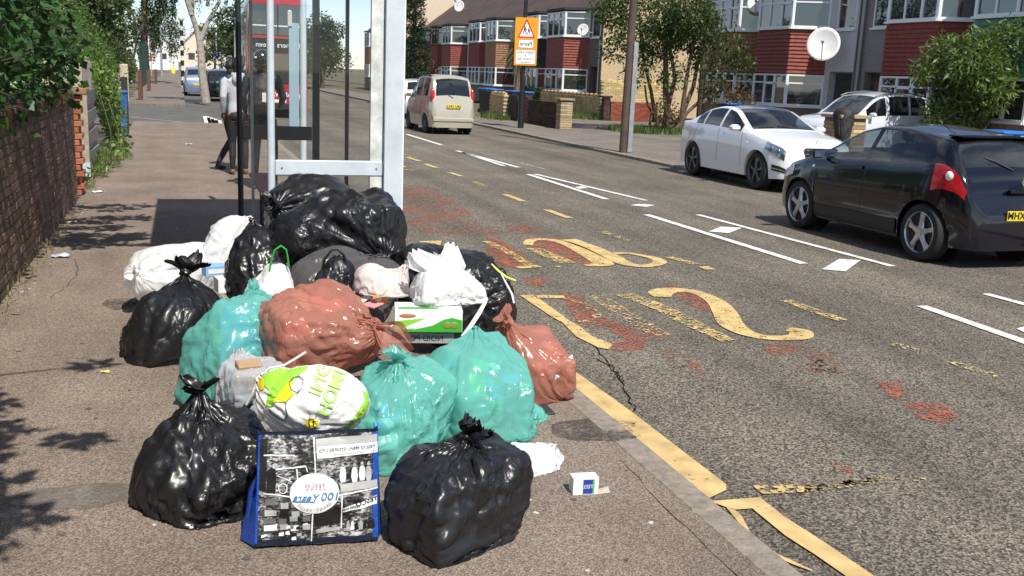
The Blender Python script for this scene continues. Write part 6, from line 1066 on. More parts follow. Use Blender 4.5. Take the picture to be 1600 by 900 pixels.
# --- teal bags
it = [I(372, 535, 4.95, (.15, .17, .2)), I(345, 580, 4.85, (.13, .15, .16), 'b', .6, .2), I(400, 500, 5.0, (.12, .13, .16)), I(380, 520, 4.8, (.13, .05, .16), 'b', -.2, -.25)]
tied_bag('tied_refuse_bag', 'translucent teal bag with blue lining leaning beside the left black bag', 'bag', GB, it, AY(392, 462, 5.0), F_teal, 8, (.022, 3, .07, .9), slack=1.05, contents=[(AY(385, 530, 4.78), (.12, .02, .16), c_blue, 'b', -.2, -.25)]+rnd_contents(it[:3], [c_white, c_blue, c_yel], 8, 1))
it = [I(612, 658, 4.05, (.205, .18, .22)), I(595, 695, 4.0, (.17, .15, .18)), I(640, 612, 4.15, (.15, .12, .12), 'b', .4, .2)]
tied_bag('tied_refuse_bag', 'crumpled teal bag with gathered knot behind the printed blue shopper', 'bag', GB, it, AY(622, 566, 4.05), F_teal, 12, (.022, 5, .085, 1.6), slack=1.09, contents=rnd_contents(it, [c_white, c_blue, c_white], 12, 2))
it = [I(742, 612, 4.3, (.21, .19, .22)), I(750, 650, 4.25, (.19, .16, .16), 'b', .25, 0), I(705, 590, 4.35, (.14, .13, .16)), I(765, 570, 4.4, (.1, .12, .12), 'b', .4, .4)]
tied_bag('tied_refuse_bag', 'tall taut teal bag in front of the green and white carton', 'bag', GB, it, AY(742, 516, 4.45), F_teal, 15, (.014, 0, .06, 1), slack=1.035, gather=.3, contents=rnd_contents(it, [c_white, c_white, c_green, c_blue], 14, 3))
it = [I(832, 655, 4.45, (.07, .1, .08)), I(825, 675, 4.4, (.06, .08, .06))]
tied_bag('tied_refuse_bag', 'small crushed teal and dark bag on the ground at the right foot of the heap', 'bag', GB, it, AY(845, 640, 4.5), F_teal, 18, None, slack=1.15, nc=64, nr=36, contents=[(AY(842, 662, 4.5), (.06, .07, .08), c_dark, 'e', 0, 0)])
# --- red bags
it = [I(505, 505, 4.75, (.21, .21, .16)), I(470, 520, 4.7, (.16, .16, .14), 'b', .3, .15), I(555, 520, 4.7, (.14, .15, .12)), I(510, 470, 4.85, (.15, .14, .12)), I(440, 545, 4.75, (.12, .12, .1))]
tied_bag('tied_refuse_bag', 'large translucent red bag lying in the middle of the heap', 'bag', GB, it, AY(592, 512, 4.62), F_red, 21, (.02, 0, .06, 1), slack=1.06, contents=rnd_contents(it, [c_white, c_orange, c_brown, c_pink], 14, 4, .06))
rb = bpy.data.objects['film.003'] if 'film.003' in bpy.data.objects else None
flap(Vector(AY(588, 512, 4.6)), Vector(AY(655, 548, 4.5))-Vector(AY(588, 512, 4.6)), (.1, .3, 1), .2, .085, 77, F_red, None, 'loose_red_film')
tag(bpy.data.objects['loose_red_film'], 'loose gathered end of red film beneath the grey lettered box', 'plastic film')
it = [I(818, 570, 4.78, (.18, .17, .18)), I(840, 590, 4.72, (.13, .14, .14), 'b', .3, .1), I(798, 540, 4.85, (.13, .13, .12)), I(840, 540, 4.85, (.1, .12, .12)), I(850, 615, 4.75, (.1, .1, .08))]
tied_bag('tied_refuse_bag', 'red bag with rosette knot at the road edge of the heap', 'bag', GB, it, AY(793, 502, 4.72), F_red, 24, (.026, 4, .075, 1.3), slack=1.06, contents=rnd_contents(it, [c_white, c_pink, c_white, c_brown], 24, 5))
# --- black bags behind
it = [I(270, 510, 5.85, (.24, .24, .25)), I(255, 535, 5.8, (.2, .2, .18)), I(295, 490, 6.0, (.2, .2, .2)), I(265, 550, 5.9, (.22, .2, .12), 'b', .2)]
tied_bag('bin_bag', 'black bin bag with bow knot standing alone at the left of the heap', 'bag', GB, it, AY(288, 432, 5.95), F_black, 27, (.035, 4, .14, 1.2), slack=1.06)
it = [I(535, 365, 6.35, (.33, .27, .2)), I(480, 370, 6.3, (.25, .24, .2)), I(590, 350, 6.4, (.19, .2, .19)), I(500, 400, 6.4, (.3, .25, .2)), I(570, 400, 6.4, (.25, .25, .22)), I(560, 345, 6.3, (.19, .16, .16), 'b', .3, .2)]
tied_bag('bin_bag', 'big black bin bag on top of the heap in front of the shelter', 'bag', GB, it, AY(600, 402, 6.08), F_black, 30, (.04, 3, .09, 1.2), slack=1.05)
it = [I(490, 312, 6.95, (.29, .26, .19)), I(460, 318, 6.9, (.19, .2, .17)), I(520, 330, 7.0, (.18, .2, .2)), I(485, 380, 6.95, (.27, .25, .3)), I(490, 450, 6.95, (.27, .25, .25))]
tied_bag('bin_bag', 'black bin bag highest of the heap against the shelter end panel', 'bag', GB, it, AY(432, 322, 6.7), F_black, 33, (.04, 3, .09, 1.2), slack=1.06)
it = [I(400, 400, 6.3, (.16, .18, .2)), I(395, 430, 6.2, (.18, .17, .2)), I(420, 460, 6.1, (.2, .17, .2))]
tied_bag('bin_bag', 'matt black bag slumped between the white bags and the big top bag', 'bag', GB, it, AY(395, 348, 6.35), F_black, 36, (.02, 0, .05, 1), slack=1.1)
it = [I(715, 430, 5.75, (.27, .25, .17)), I(745, 450, 5.7, (.2, .2, .16)), I(700, 480, 5.7, (.28, .22, .2)), I(660, 420, 5.8, (.18, .2, .17)), I(770, 480, 5.7, (.13, .15, .15))]
tied_bag('bin_bag', 'black bag with torn side and yellow tape at the road side of the heap', 'bag', GB, it, AY(790, 440, 5.6), F_black, 39, (.02, 0, .05, 1), slack=1.08)
it = [I(530, 425, 5.55, (.2, .18, .16)), I(490, 440, 5.5, (.16, .16, .15)), I(590, 430, 5.6, (.14, .15, .13)), I(530, 480, 5.5, (.25, .2, .2))]
tied_bag('refuse_bag', 'smoky grey see-through bag beneath the big top black bag', 'bag', GB, it, AY(600, 400, 5.7), F_grey, 42, None, slack=1.07, contents=rnd_contents(it, [c_white, c_brown, c_pink, c_dark], 12, 6))
it = [I(445, 455, 5.75, (.16, .18, .16)), I(430, 500, 5.7, (.18, .18, .2))]
tied_bag('bin_bag', 'low black bag behind the white carrier with green handles', 'bag', GB, it, AY(470, 425, 5.7), F_black, 44, None, slack=1.1, nc=80, nr=48)
# --- white carriers
it = [I(697, 450, 4.9, (.17, .13, .12)), I(700, 462, 4.88, (.165, .11, .07), 'b', .1, 0), I(690, 428, 4.92, (.12, .1, .1))]
tied_bag('carrier_bag', 'plain white carrier bag with two ears tied above the green carton', 'bag', GB, it, AY(692, 412, 4.92), F_white, 47, (.016, 0, .05, 1), slack=1.06, floor=.6, crumple=.004)
r_ = bpy.data.objects['carrier_bag']; lc = r_.location
for px, w in ((668, -1), (715, 1)): flap(Vector(AY(690+w*16, 428, 4.86))-lc, Vector((w*.45, .1, 1)), (1, 0, 0), .15, .07, 50+w, F_white, r_, 'ear', .16)
it = [I(600, 455, 5.12, (.12, .13, .12)), I(615, 475, 5.08, (.11, .12, .11)), I(580, 435, 5.15, (.09, .1, .08))]
tied_bag('carrier_bag', 'small white and pink food bag beside the grey lettered box', 'bag', GB, it, AY(632, 418, 5.15), film_mat('pinkish_polythene', (.80, .73, .70), .35, see=.22, trl=.3), 53, (.014, 2, .05, .9), slack=1.09, floor=.6, contents=rnd_contents(it, [c_orange, c_brown, c_white, c_pink], 9, 7, .05))
it = [I(265, 410, 6.95, (.27, .25, .12)), I(240, 425, 6.9, (.2, .2, .1)), I(310, 405, 7.0, (.18, .2, .12)), I(270, 440, 6.9, (.24, .22, .15))]
tied_bag('carrier_bag', 'large limp white bag behind the left black bag', 'bag', GB, it, AY(215, 425, 6.75), F_white, 56, (.02, 2, .1, 1), slack=1.05, gather=.25, crumple=.0045, creases=34)
it = [I(366, 380, 7.0, (.19, .17, .2)), I(352, 402, 6.95, (.19, .17, .17)), I(360, 440, 7.0, (.19, .17, .22))]
tied_bag('carrier_bag', 'white carrier with faint red and blue print at the back left of the heap', 'bag', GB, it, AY(386, 340, 7.0), F_white, 59, None, slack=1.08, contents=rnd_contents(it, [c_blue, c_pink, c_white], 8, 8))
r_ = bpy.data.objects['carrier_bag.003']; lc = r_.location
MB().tube([Vector(AY(x, y, 7.0))-lc for x, y in ((374, 352), (380, 340), (392, 338), (401, 348), (404, 362))], .016, 8, flat=.4).build('handle', F_white, r_, True)
it = [I(428, 465, 5.3, (.085, .08, .16)), I(422, 480, 5.28, (.1, .09, .12), 'b', .2, 0), I(432, 430, 5.35, (.075, .07, .07))]
tied_bag('carrier_bag', 'white carrier bag with bright green loop handles', 'bag', GB, it, AY(432, 412, 5.35), F_white, 62, None, slack=1.07, floor=.45, contents=rnd_contents(it, [c_white, c_green], 5, 9, .04))
r_ = bpy.data.objects['carrier_bag.004']; lc = r_.location; Mg = mat('green_handle', (.03, .42, .05), .4)
MB().tube([Vector(AY(x, y, 5.3))-lc for x, y in ((421, 425), (424, 405), (430, 390), (439, 384), (447, 390), (450, 405), (451, 417))], .011, 8, flat=.45).build('handle', Mg, r_, True)
it = [I(530, 425, 5.3, (.085, .09, .09)), I(520, 440, 5.28, (.1, .1, .08))]
tied_bag('carrier_bag', 'small shiny black carrier with looped handle in the middle of the heap', 'bag', GB, it, AY(525, 402, 5.32), F_black, 65, None, slack=1.16, floor=.55, nc=90, nr=56, fold=.016)
r_ = bpy.data.objects['carrier_bag.005']; lc = r_.location
MB().tube([Vector(AY(x, y, 5.27))-lc for x, y in ((503, 425), (507, 405), (518, 391), (527, 390), (537, 398), (541, 410))], [.022, .018, .014, .014, .018, .022], 8, flat=.35).build('handle', F_black, r_, True)
it = [I(805, 735, 3.92, (.15, .12, .12)), I(840, 728, 3.95, (.1, .1, .11)), I(770, 725, 4.0, (.12, .1, .1)), I(822, 765, 3.8, (.09, .08, .06), 'b', .2)]
tied_bag('carrier_bag', 'crumpled white bag on the ground right of the front black bag', 'bag', GB, it, AY(862, 698, 4.05), F_white, 68, None, slack=1.1, gather=.6)
# clear bag holding brown card, with white handles
it = [I(378, 600, 4.15, (.10, .1, .13)), I(395, 610, 4.1, (.11, .1, .12), 'b', .3), I(385, 650, 4.15, (.12, .12, .15))]
tied_bag('carrier_bag', 'clear bag stuffed with brown card left of the green and white carrier', 'bag', GB, it, AY(372, 548, 4.2), F_clear, 71, None, slack=1.08, contents=[(AY(388, 585, 4.08), (.05, .03, .06), c_brown, 'b', .2, .3), (AY(405, 600, 4.05), (.035, .04, .05), c_brown, 'b', -.3, .1), (AY(370, 640, 4.0), (.06, .03, .035), c_dark, 'b', .2, .1)])
r_ = bpy.data.objects['carrier_bag.007']; lc = r_.location
for pts in (((385, 632), (395, 612), (405, 590), (420, 575)), ((420, 575), (445, 570), (462, 560), (478, 550))): MB().tube([Vector(AY(x, y, 3.92))-lc for x, y in pts], .011, 8, flat=.4).build('handle', F_white, r_, True)
# green and white carrier with printed bee: "HOME"
F_home = film_mat('printed_white_carrier', (.84, .84, .80), .38, trl=.12, bumpk=.2)
it = [I(490, 615, 3.62, (.19, .12, .115)), I(535, 622, 3.62, (.1, .1, .09)), I(440, 612, 3.66, (.1, .1, .1)), I(490, 645, 3.66, (.16, .12, .1))]
hb, hf = tied_bag('carrier_bag', 'white and lime green carrier printed with a bee lying on the printed shopper', 'bag', GB, it, AY(405, 588, 3.7), F_home, 74, None, slack=1.06, floor=.3, fold=.009, crumple=.003, creases=22)
def wrap(film, root, shapes):
    """print carried by the film: outlines laid on the surface from the front"""
    bvh = BVHTree.FromPolygons([v.co.copy() for v in film.data.vertices], [p.vertices[:] for p in film.data.polygons]); lc = root.location; org = Vector(CP)-lc
    for nm, m, me, off in shapes:
        b = bmesh.new(); b.from_mesh(me); bmesh.ops.triangulate(b, faces=b.faces)
        for _ in range(4):
            L = [e for e in b.edges if e.calc_length() > 5.0]
            if not L: break
            bmesh.ops.subdivide_edges(b, edges=L, cuts=1); bmesh.ops.triangulate(b, faces=b.faces)
        ok = True
        for v in b.verts:
            d = Vector(ray(v.co.x, v.co.y)).normalized(); h = bvh.ray_cast(org, d)
            if h[0] is None: ok = False; v.co = Vector((0, 0, -9)); continue
            v.co = h[0]-d*(off+.0035)
        bmesh.ops.delete(b, geom=[v for v in b.verts if v.co.z < -5], context='VERTS')
        out = bpy.data.meshes.new(nm); b.to_mesh(out); b.free(); out.materials.append(m); link(nm, out, root)
def shp(pts): return MB().add([(x, y, 0) for x, y in pts], [tuple(range(len(pts)))]).mesh('s', None)
def line(pts, w):
    P = np.array(pts, float); T = np.gradient(P, axis=0); T /= np.linalg.norm(T, axis=1)[:, None]; N_ = np.stack([-T[:, 1], T[:, 0]], 1)*w/2; k = len(P)
    return MB().add([(*p, 0) for p in P+N_]+[(*p, 0) for p in P-N_], [(i, i+1, k+i+1, k+i) for i in range(k-1)]).mesh('s', None)
def ptext(txt, cx, cy, size, ang, **kw):
    me = text_mesh(txt, size, mirror=True, **kw); c, s = math.cos(ang), math.sin(ang)
    for v in me.vertices: x, y = v.co.x, -v.co.y; v.co = (cx+x*c-y*s, cy+x*s+y*c, 0)
    return me
K = lambda L: [(380+x/2.7267, 540+y/2.7267) for x, y in L]
p_lime = mat('lime_print', (.30, .62, .05), .42); p_yel = mat('yellow_print', (.85, .66, .02), .42); p_ink = mat('dark_print', (.03, .05, .07), .45); p_lime2 = mat('pale_lime_print', (.40, .68, .16), .42)
circ = lambda cx, cy, rx, ry, n=20: [(cx+rx*math.cos(t), cy+ry*math.sin(t)) for t in np.linspace(0, 2*math.pi, n, endpoint=False)]
S_ = [('lime_panel', p_lime, shp(K([(70, 150), (120, 90), (230, 60), (300, 75), (230, 130), (170, 190), (120, 260), (95, 255), (110, 190)])), .003), ('lime_panel', p_lime, shp(K([(420, 362), (470, 310), (520, 230), (510, 190), (550, 215), (545, 255), (490, 320), (440, 362)])), .003),
      ('yellow_panel', p_yel, shp(K([(60, 150), (85, 130), (90, 185), (70, 190)])), .0035), ('yellow_panel', p_yel, shp(K([(125, 240), (170, 180), (200, 150), (215, 150), (200, 190), (220, 205), (180, 240)])), .0035), ('cloud_outline', p_ink, line(K([(205, 190), (195, 160), (215, 135), (240, 130), (256, 145), (250, 180), (230, 200), (205, 190)]), 1.6), .004),
      ('cloud_outline', p_ink, line(K([(110, 270), (118, 290), (150, 310), (178, 320), (188, 295), (180, 260), (182, 240)]), 1.6), .004),
      ('bee_body', p_yel, shp(K(circ(292, 330, 28, 20))), .004), ('bee_stripe', p_ink, line(K([(283, 312), (279, 330), (284, 348)]), 2), .005), ('bee_stripe', p_ink, line(K([(301, 312), (298, 330), (301, 347)]), 2), .005), ('bee_wing', p_ink, line(K(circ(297, 302, 16, 11)), 1), .005), ('bee_leg', p_ink, line(K([(280, 350), (277, 372)]), .9), .005), ('bee_leg', p_ink, line(K([(304, 347), (308, 370)]), .9), .005),
      ('lettering', p_lime2, ptext('HOME', 380+378/2.7267, 540+190/2.7267, 30, 1.95, bold=.6), .004), ('lettering', p_lime2, ptext('ING', 380+325/2.7267, 540+140/2.7267, 30, 1.95, bold=.6), .004)]
for k in range(22):
    t = k/21; x, y = (330+t*100, 320-t*75) if t < .55 else (385+(t-.55)*190, 279-60*math.sin((t-.55)/.45*2.2)+(t-.55)*60)
    S_.append(('dotted_trail', p_ink, shp(K(circ(x, y, 2.2, 2.2, 6))), .004))
wrap(hf, hb, S_)
# --- printed shopper standing at the front of the heap
def tote():
    A, B = Vector(AY(407, 850, 3.30)), Vector(AY(590, 850, 3.26)); A.z = B.z = PZ+.012; ex = (B-A); wd = ex.length; ex.normalize(); ez = Vector((0, .06, 1)).normalized(); en = ex.cross(ez).normalized()   # en faces the camera side
    H = .40; dp = .17; root = empty('shopper', (A+B)/2+Vector((0, .08, -.012)), 'blue shopper printed with black and white street photographs and a round badge', 'bag', 'tied bags dumped in the heap'); lc = root.location
    m = mat('photo_print', (.5, .5, .5), .42, spec=.4); n, l, b = nodes(m); t = n['Texture Coordinate']
    def N(k, **kw):
        x = n.new(k)
        for q, v in kw.items(): x.inputs[q].default_value = v
        return x
    mp_ = N('ShaderNodeMapping', Scale=(1, 1, 2.2)); l.new(t.outputs['Object'], mp_.inputs[0])
    v = N('ShaderNodeTexVoronoi', Scale=75.); v.distance = 'CHEBYCHEV'; l.new(mp_.outputs[0], v.inputs[0]); sp = n.new('ShaderNodeSeparateColor'); l.new(v.outputs['Color'], sp.inputs[0])
    z = N('ShaderNodeTexNoise', Scale=55., Detail=9., Roughness=.72, Distortion=1.5); l.new(t.outputs['Object'], z.inputs[0]); z2 = N('ShaderNodeTexNoise', Scale=11., Detail=4.); l.new(t.outputs['Object'], z2.inputs[0])
    a = N('ShaderNodeMath'); a.operation = 'MULTIPLY_ADD'; a.inputs[1].default_value = .3; l.new(sp.outputs[0], a.inputs[0]); l.new(z.outputs[0], a.inputs[2])
    a2 = N('ShaderNodeMath'); a2.operation = 'MULTIPLY_ADD'; a2.inputs[1].default_value = 1.15; l.new(z2.outputs[0], a2.inputs[0]); l.new(a.outputs[0], a2.inputs[2])
    r = n.new('ShaderNodeValToRGB'); e = r.color_ramp.elements; e[0].position = .99; e[0].color = (.010, .010, .011, 1); e[1].position = 1.42; e[1].color = (.62, .62, .61, 1); q = e.new(1.2); q.color = (.09, .09, .09, 1)
    mr = N('ShaderNodeMath'); mr.operation = 'MULTIPLY'; mr.inputs[1].default_value = .60; l.new(a2.outputs[0], mr.inputs[0])
    e[0].position = .66; e[1].position = .64; e[2].position = .93; e[0].color = (.010, .010, .011, 1); e[1].color = (.010, .010, .011, 1); e[2].color = (.62, .62, .61, 1); w = e.new(.78); w.color = (.07, .07, .07, 1)
    l.new(mr.outputs[0], r.inputs[0]); l.new(r.outputs[0], b.inputs['Base Color'])
    blue = mat('blue_woven_trim', (.012, .07, .38), .45, var=(60, .3), bump=(90, .3)); wht = mat('print_white', (.82, .82, .81), .42); ink = mat('print_black', (.012, .012, .013), .42); navy = mat('navy_woven', (.008, .012, .035), .5, bump=(70, .3))
    def pt(u, v, o=0.):
        bul = .028*math.sin(math.pi*min(max(u, 0), 1))*math.sin(math.pi*min(max(v, 0), 1)*.9)+.012*mnoise.noise((u*4, v*4, 1))+.005*mnoise.noise((u*11, v*9, 3))
        fl = -.012*(1-v)*(1 if u < .5 else .6)*(u-.5)*2
        return A+ex*(u*wd+(-.02*(1-v) if u < .1 else 0))+ez*(v*H)+en*(bul+o)-lc
    def grid(u0, u1, v0, v1, nu, nv, o, name, mm, sm=True):
        V = [pt(u0+(u1-u0)*i/nu, v0+(v1-v0)*j/nv, o) for j in range(nv+1) for i in range(nu+1)]
        return MB().add(V, [(j*(nu+1)+i, j*(nu+1)+i+1, (j+1)*(nu+1)+i+1, (j+1)*(nu+1)+i) for j in range(nv) for i in range(nu)]).build(name, mm, root, sm)
    grid(0, 1, .055, 1, 30, 30, 0, 'front_panel', m); grid(0, 1, 0, .055, 30, 3, .001, 'bottom_trim', navy)
    grid(.955, 1.0, .03, 1, 3, 30, .002, 'edge_trim', blue); grid(0, .02, .03, 1, 2, 30, .002, 'edge_trim', blue)
    back = [(-.004, 1), (1.004, 1)]
    for s, u in ((-1, 0.), (1, 1.)):          # gussets, the left one folded inwards halfway
        V = []; nn = 14
        for j in range(nn+1):
            v = j/nn; p = pt(u, v); V += [p, p-en*dp*.45+ex*s*((.045 if s < 0 else .015)*(1-v)**1.3+.006-.03*math.exp(-((v-.55)/.14)**2)*(s < 0)), p-en*dp+ex*s*.01*(1-v)-ez*.04*v]
        MB().add(V, [(j*3+q, j*3+q+1, j*3+q+4, j*3+q+3) for j in range(nn) for q in range(2)]).build('gusset', blue, root, True)
    MB().add([pt(0, 0)-en*dp, pt(1, 0)-en*dp, pt(1, .9)-en*dp, pt(0, .9)-en*dp], [(0, 1, 2, 3)]).build('back_panel', navy, root)
    MB().add([pt(0, .86)-en*.01, pt(1, .86)-en*.01, pt(1, .86)-en*dp, pt(0, .86)-en*dp], [(0, 1, 2, 3)]).build('filling', c_dark, root)
    MB().tube([pt(-.03, .0)-en*.09, pt(-.06, .25)-en*.08, pt(-.05, .45)-en*.07, pt(-.0, .62)-en*.03], [.035, .03, .022, .008], 10, flat=.4).build('gusset_fold', blue, root, True)
    F_ = lambda x, y: ((x-150)/725, 1-(y-45)/815)            # place on the panel from a place on its photograph
    def bar(x0, y0, x1, y1, w=.012, o=.003, mm=wht, name='white_divider'):
        a_, b_ = F_(x0, y0), F_(x1, y1); k = 14; d = Vector((b_[0]-a_[0], (b_[1]-a_[1])*H/wd)); d.normalize(); px, py = -d.y*w/2, d.x*w/2*wd/H; V = []
        for i in range(k+1): t_ = i/k; u, v = a_[0]+(b_[0]-a_[0])*t_, a_[1]+(b_[1]-a_[1])*t_; V += [pt(u+px, v+py, o), pt(u-px, v-py, o)]
        MB().add(V, [(2*i, 2*i+1, 2*i+3, 2*i+2) for i in range(k)]).build(name, mm, root, True)
    def pan(P, mm, o=.0025, name='printed_shape'):
        mb = bmesh.new(); vs_ = [mb.verts.new((x, y, 0)) for x, y in P]; mb.faces.new(vs_); bmesh.ops.triangulate(mb, faces=mb.faces)
        for _ in range(3):
            L = [e_ for e_ in mb.edges if e_.calc_length() > 40]
            if L: bmesh.ops.subdivide_edges(mb, edges=L, cuts=1); bmesh.ops.triangulate(mb, faces=mb.faces)
        for v_ in mb.verts: v_.co = pt(*F_(v_.co.x, v_.co.y), o)
        me = bpy.data.meshes.new(name); mb.to_mesh(me); mb.free(); me.materials.append(mm); link(name, me, root)
    def txt(s, cx, cy, size, mm, ang=0., o=.006, **kw):
        me = text_mesh(s, size, mirror=True, **kw); c, s_ = math.cos(ang), math.sin(ang)
        for v_ in me.vertices:
            x, y = v_.co.x, -v_.co.y; v_.co = pt(*F_(cx+x*c-y*s_, cy+x*s_+y*c), o)
        me.materials.append(mm); link('lettering', me, root)
    grey = mat('print_grey', (.16, .16, .16), .42); lgrey = mat('print_light_grey', (.42, .42, .41), .42)
    bar(480, 60, 490, 360); bar(190, 462, 345, 485); bar(600, 490, 875, 460); bar(470, 600, 460, 840); bar(650, 490, 645, 750, .01)
    # shop front
    pan([(490, 75), (870, 62), (870, 120), (492, 130)], lgrey); pan([(495, 130), (872, 118), (872, 195), (498, 212)], wht); txt('TESCO MEAL STORES LTD', 685, 152, 30, grey, -.03, bold=.6); txt('THE MODERN GROCERS', 690, 186, 18, grey, -.03)
    for k, x in enumerate((655, 728, 775, 815, 540)):
        y = 285+6*(k % 2); pan([(x-16, y+18), (x-8, y), (x+8, y), (x+18, y+20), (x+20, y+70), (x+14, y+112), (x-12, y+112), (x-20, y+70)], wht if k < 3 else lgrey); pan([(x-9, y-6), (x-8, y-24), (x, y-30), (x+8, y-24), (x+9, y-6)], lgrey)
    pan([(640, 410), (870, 398), (872, 455), (640, 468)], lgrey)
    # market trader with a bicycle, and a van
    pan([(160, 70), (205, 70), (205, 450), (165, 440)], ink); bar(185, 187, 362, 188, .012); pan([(205, 300), (225, 270), (245, 275), (252, 330), (245, 460), (210, 460)], ink, .003); pan([(228, 272), (230, 250), (245, 250), (250, 272), (240, 282)], lgrey, .0035)
    for cx, cy in ((290, 425),):
        for k in range(14): t0, t1 = k*math.tau/14, (k+1)*math.tau/14; bar(cx+26*math.cos(t0), cy+34*math.sin(t0), cx+26*math.cos(t1), cy+34*math.sin(t1), .006, .004)
    bar(255, 285, 430, 268, .014); bar(430, 268, 440, 310, .008); bar(375, 285, 380, 370, .010); bar(260, 335, 345, 380, .006)
    # shelves of goods and the lower shop
    for k in range(16): x, y = 200+(k % 4)*68+random.uniform(-10, 10), 520+(k//4)*62+random.uniform(-12, 12); pan([(x, y), (x+48, y-4), (x+48, y+40), (x+2, y+44)], random.choice((lgrey, grey, ink, wht)), .0028)
    pan([(655, 590), (870, 515), (870, 580), (655, 622)], wht, .003); txt('TESCO', 805, 552, 46, ink, -.2, bold=.8); txt('FOOD FAIR', 705, 590, 22, ink, -.2, bold=.6)
    pan([(485, 590), (640, 585), (640, 700), (485, 715)], ink, .003); pan([(490, 745), (640, 735), (640, 765), (490, 775)], lgrey)
    for k in range(7): x = 680+k*26; pan([(x, 700+6*(k % 3)), (x+14, 690), (x+22, 760), (x-4, 770)], random.choice((wht, lgrey, ink)))
    for k in range(22): x, y = random.uniform(60, 440), random.uniform(690, 810); pan([(x, y), (x+random.uniform(15, 34), y-6), (x+26, y+random.uniform(12, 28)), (x-3, y+22)], random.choice((wht, grey, ink, lgrey)), .0031) if x > 160 else None
    # round badge
    pan([(482+150*math.cos(t), 467+146*math.sin(t)) for t in np.linspace(0, math.tau, 40, endpoint=False)], wht, .0045, 'badge')
    mb_ = mat('badge_blue', (.03, .18, .36), .42); mr_ = mat('badge_red', (.35, .03, .05), .42); txt('TESCO', 487, 408, 38, mr_, 0, .009, space=1.1); txt('100', 575, 488, 78, mb_, .02, .009, bold=.5, shear=-.15); txt('Years', 425, 488, 66, mb_, .05, .009, bold=.8, shear=-.3)
    bar(345, 512, 480, 520, .009, .008, mb_, 'badge_underline')
    for k in range(5): bar(430+k*26, 432, 446+k*26, 432, .005, .008, mr_ if k % 2 else mb_, 'badge_dash')
    for k, ch in enumerate('GREAT VALUE'):
        t = rad(38+k*10.6); 
        if ch != ' ': txt(ch, 482+118*math.cos(t), 467+114*math.sin(t), 27, grey, t-math.pi/2, .009)
tote()
# --- cartons and loose rubbish in the heap
def carton(name, label, cat, p, ex, d, m, mark=None):
    ex = Vector(ex).normalized(); rz = math.atan2(ex.y, ex.x); root = empty(name, p, label, cat, None, rz); MB().box((0, 0, d[2]/2), d, 0, .003).build('box_body', m, root)
    if mark: mark(root, d)
    return root
def lime(root, d):
    y = -d[1]/2-.0015; x, h = d[0]/2, d[2]
    f = lambda P, m, o=0., nm='printed_band': MB().add([(a*x, y-o, b*h) for a, b in P], [tuple(range(len(P)))]).build(nm, m, root)
    f([(-.99, .02), (.99, .02), (.99, .55), (.7, .66), (.45, .58), (.1, .3), (-.4, .14), (-.99, .12)], mat('carton_green', (.05, .38, .03), .4)); f([(-.99, .14), (-.5, .16), (-.1, .42), (.25, .72), (-.2, .62), (-.99, .5)], mat('carton_lime', (.28, .58, .05), .4), .0003)
    f([(-.8, .16), (-.45, .17), (0, .45), (.4, .85), (.25, .85), (-.2, .55)], mat('carton_white', (.85, .85, .84), .4), .0006)
    for k in (0, 1): MB().ell((.45*x+.1*x+k*.2*x, y-.001, .32*h), (.022, .002, .018)).build('printed_fruit', mat('kiwi_print', (.22, .26, .05), .4), root, True)
    MB().ell((-.63*x, y, .74*h), (.042, .0015, .011)).build('printed_band', mat('carton_red', (.45, .2, .1), .4), root, True)
    MB().b2(-x*.9, x*.3, -d[1]*.42, -d[1]*.2, h+.001, h+.002).build('printed_band', mat('carton_green', (), .4), root)
p0 = Vector(AY(622, 512, 4.72)); p1 = Vector(AY(727, 520, 4.66)); carton('tissue_carton', 'green and white carton with fruit picture under the white eared bag', 'carton', (p0+p1)/2+Vector((0, .09, -.012)), p1-p0, ((p1-p0).length, .17, .115), mat('carton_card', (.82, .82, .81), .45), lime)
def grey_mark(root, d): text_obj('lettering', 'NOID POR THI', .04, mat('thin_black_print', (.03, .03, .03), .4), root, (.02, -d[1]/2, d[2]/2), (1, 0, 0), (0, 0, 1), .002, mirror=True)
p0 = Vector(AY(590, 518, 4.78)); p1 = Vector(AY(712, 534, 4.70)); carton('flat_box', 'flat grey box with thin lettering beneath the green and white carton', 'box', (p0+p1)/2+Vector((0, .1, -.035)), p1-p0, ((p1-p0).length+.02, .2, .055), mat('grey_card', (.34, .34, .33), .5), grey_mark)
p = Vector(AY(357, 440, 6.2)); carton('paper_packet', 'small plain white packet beside the left black bag', 'packet', p-Vector((0, 0, .06)), (1, .2, 0), (.15, .12, .09), c_white)
def bl(root, d): MB().b2(-d[0]*.4, d[0]*.4, -d[1]/2-.002, -d[1]/2-.0005, d[2]*.3, d[2]*.7).build('printed_band', c_white, root)
p = Vector(AY(338, 418, 6.5)); carton('blue_packet', 'pale blue packet tucked between the two white bags at the left', 'packet', p-Vector((0, 0, .05)), (1, .25, 0), (.16, .1, .07), mat('pale_blue_card', (.22, .45, .75), .5), bl)
p = Vector(AY(688, 400, 5.0))
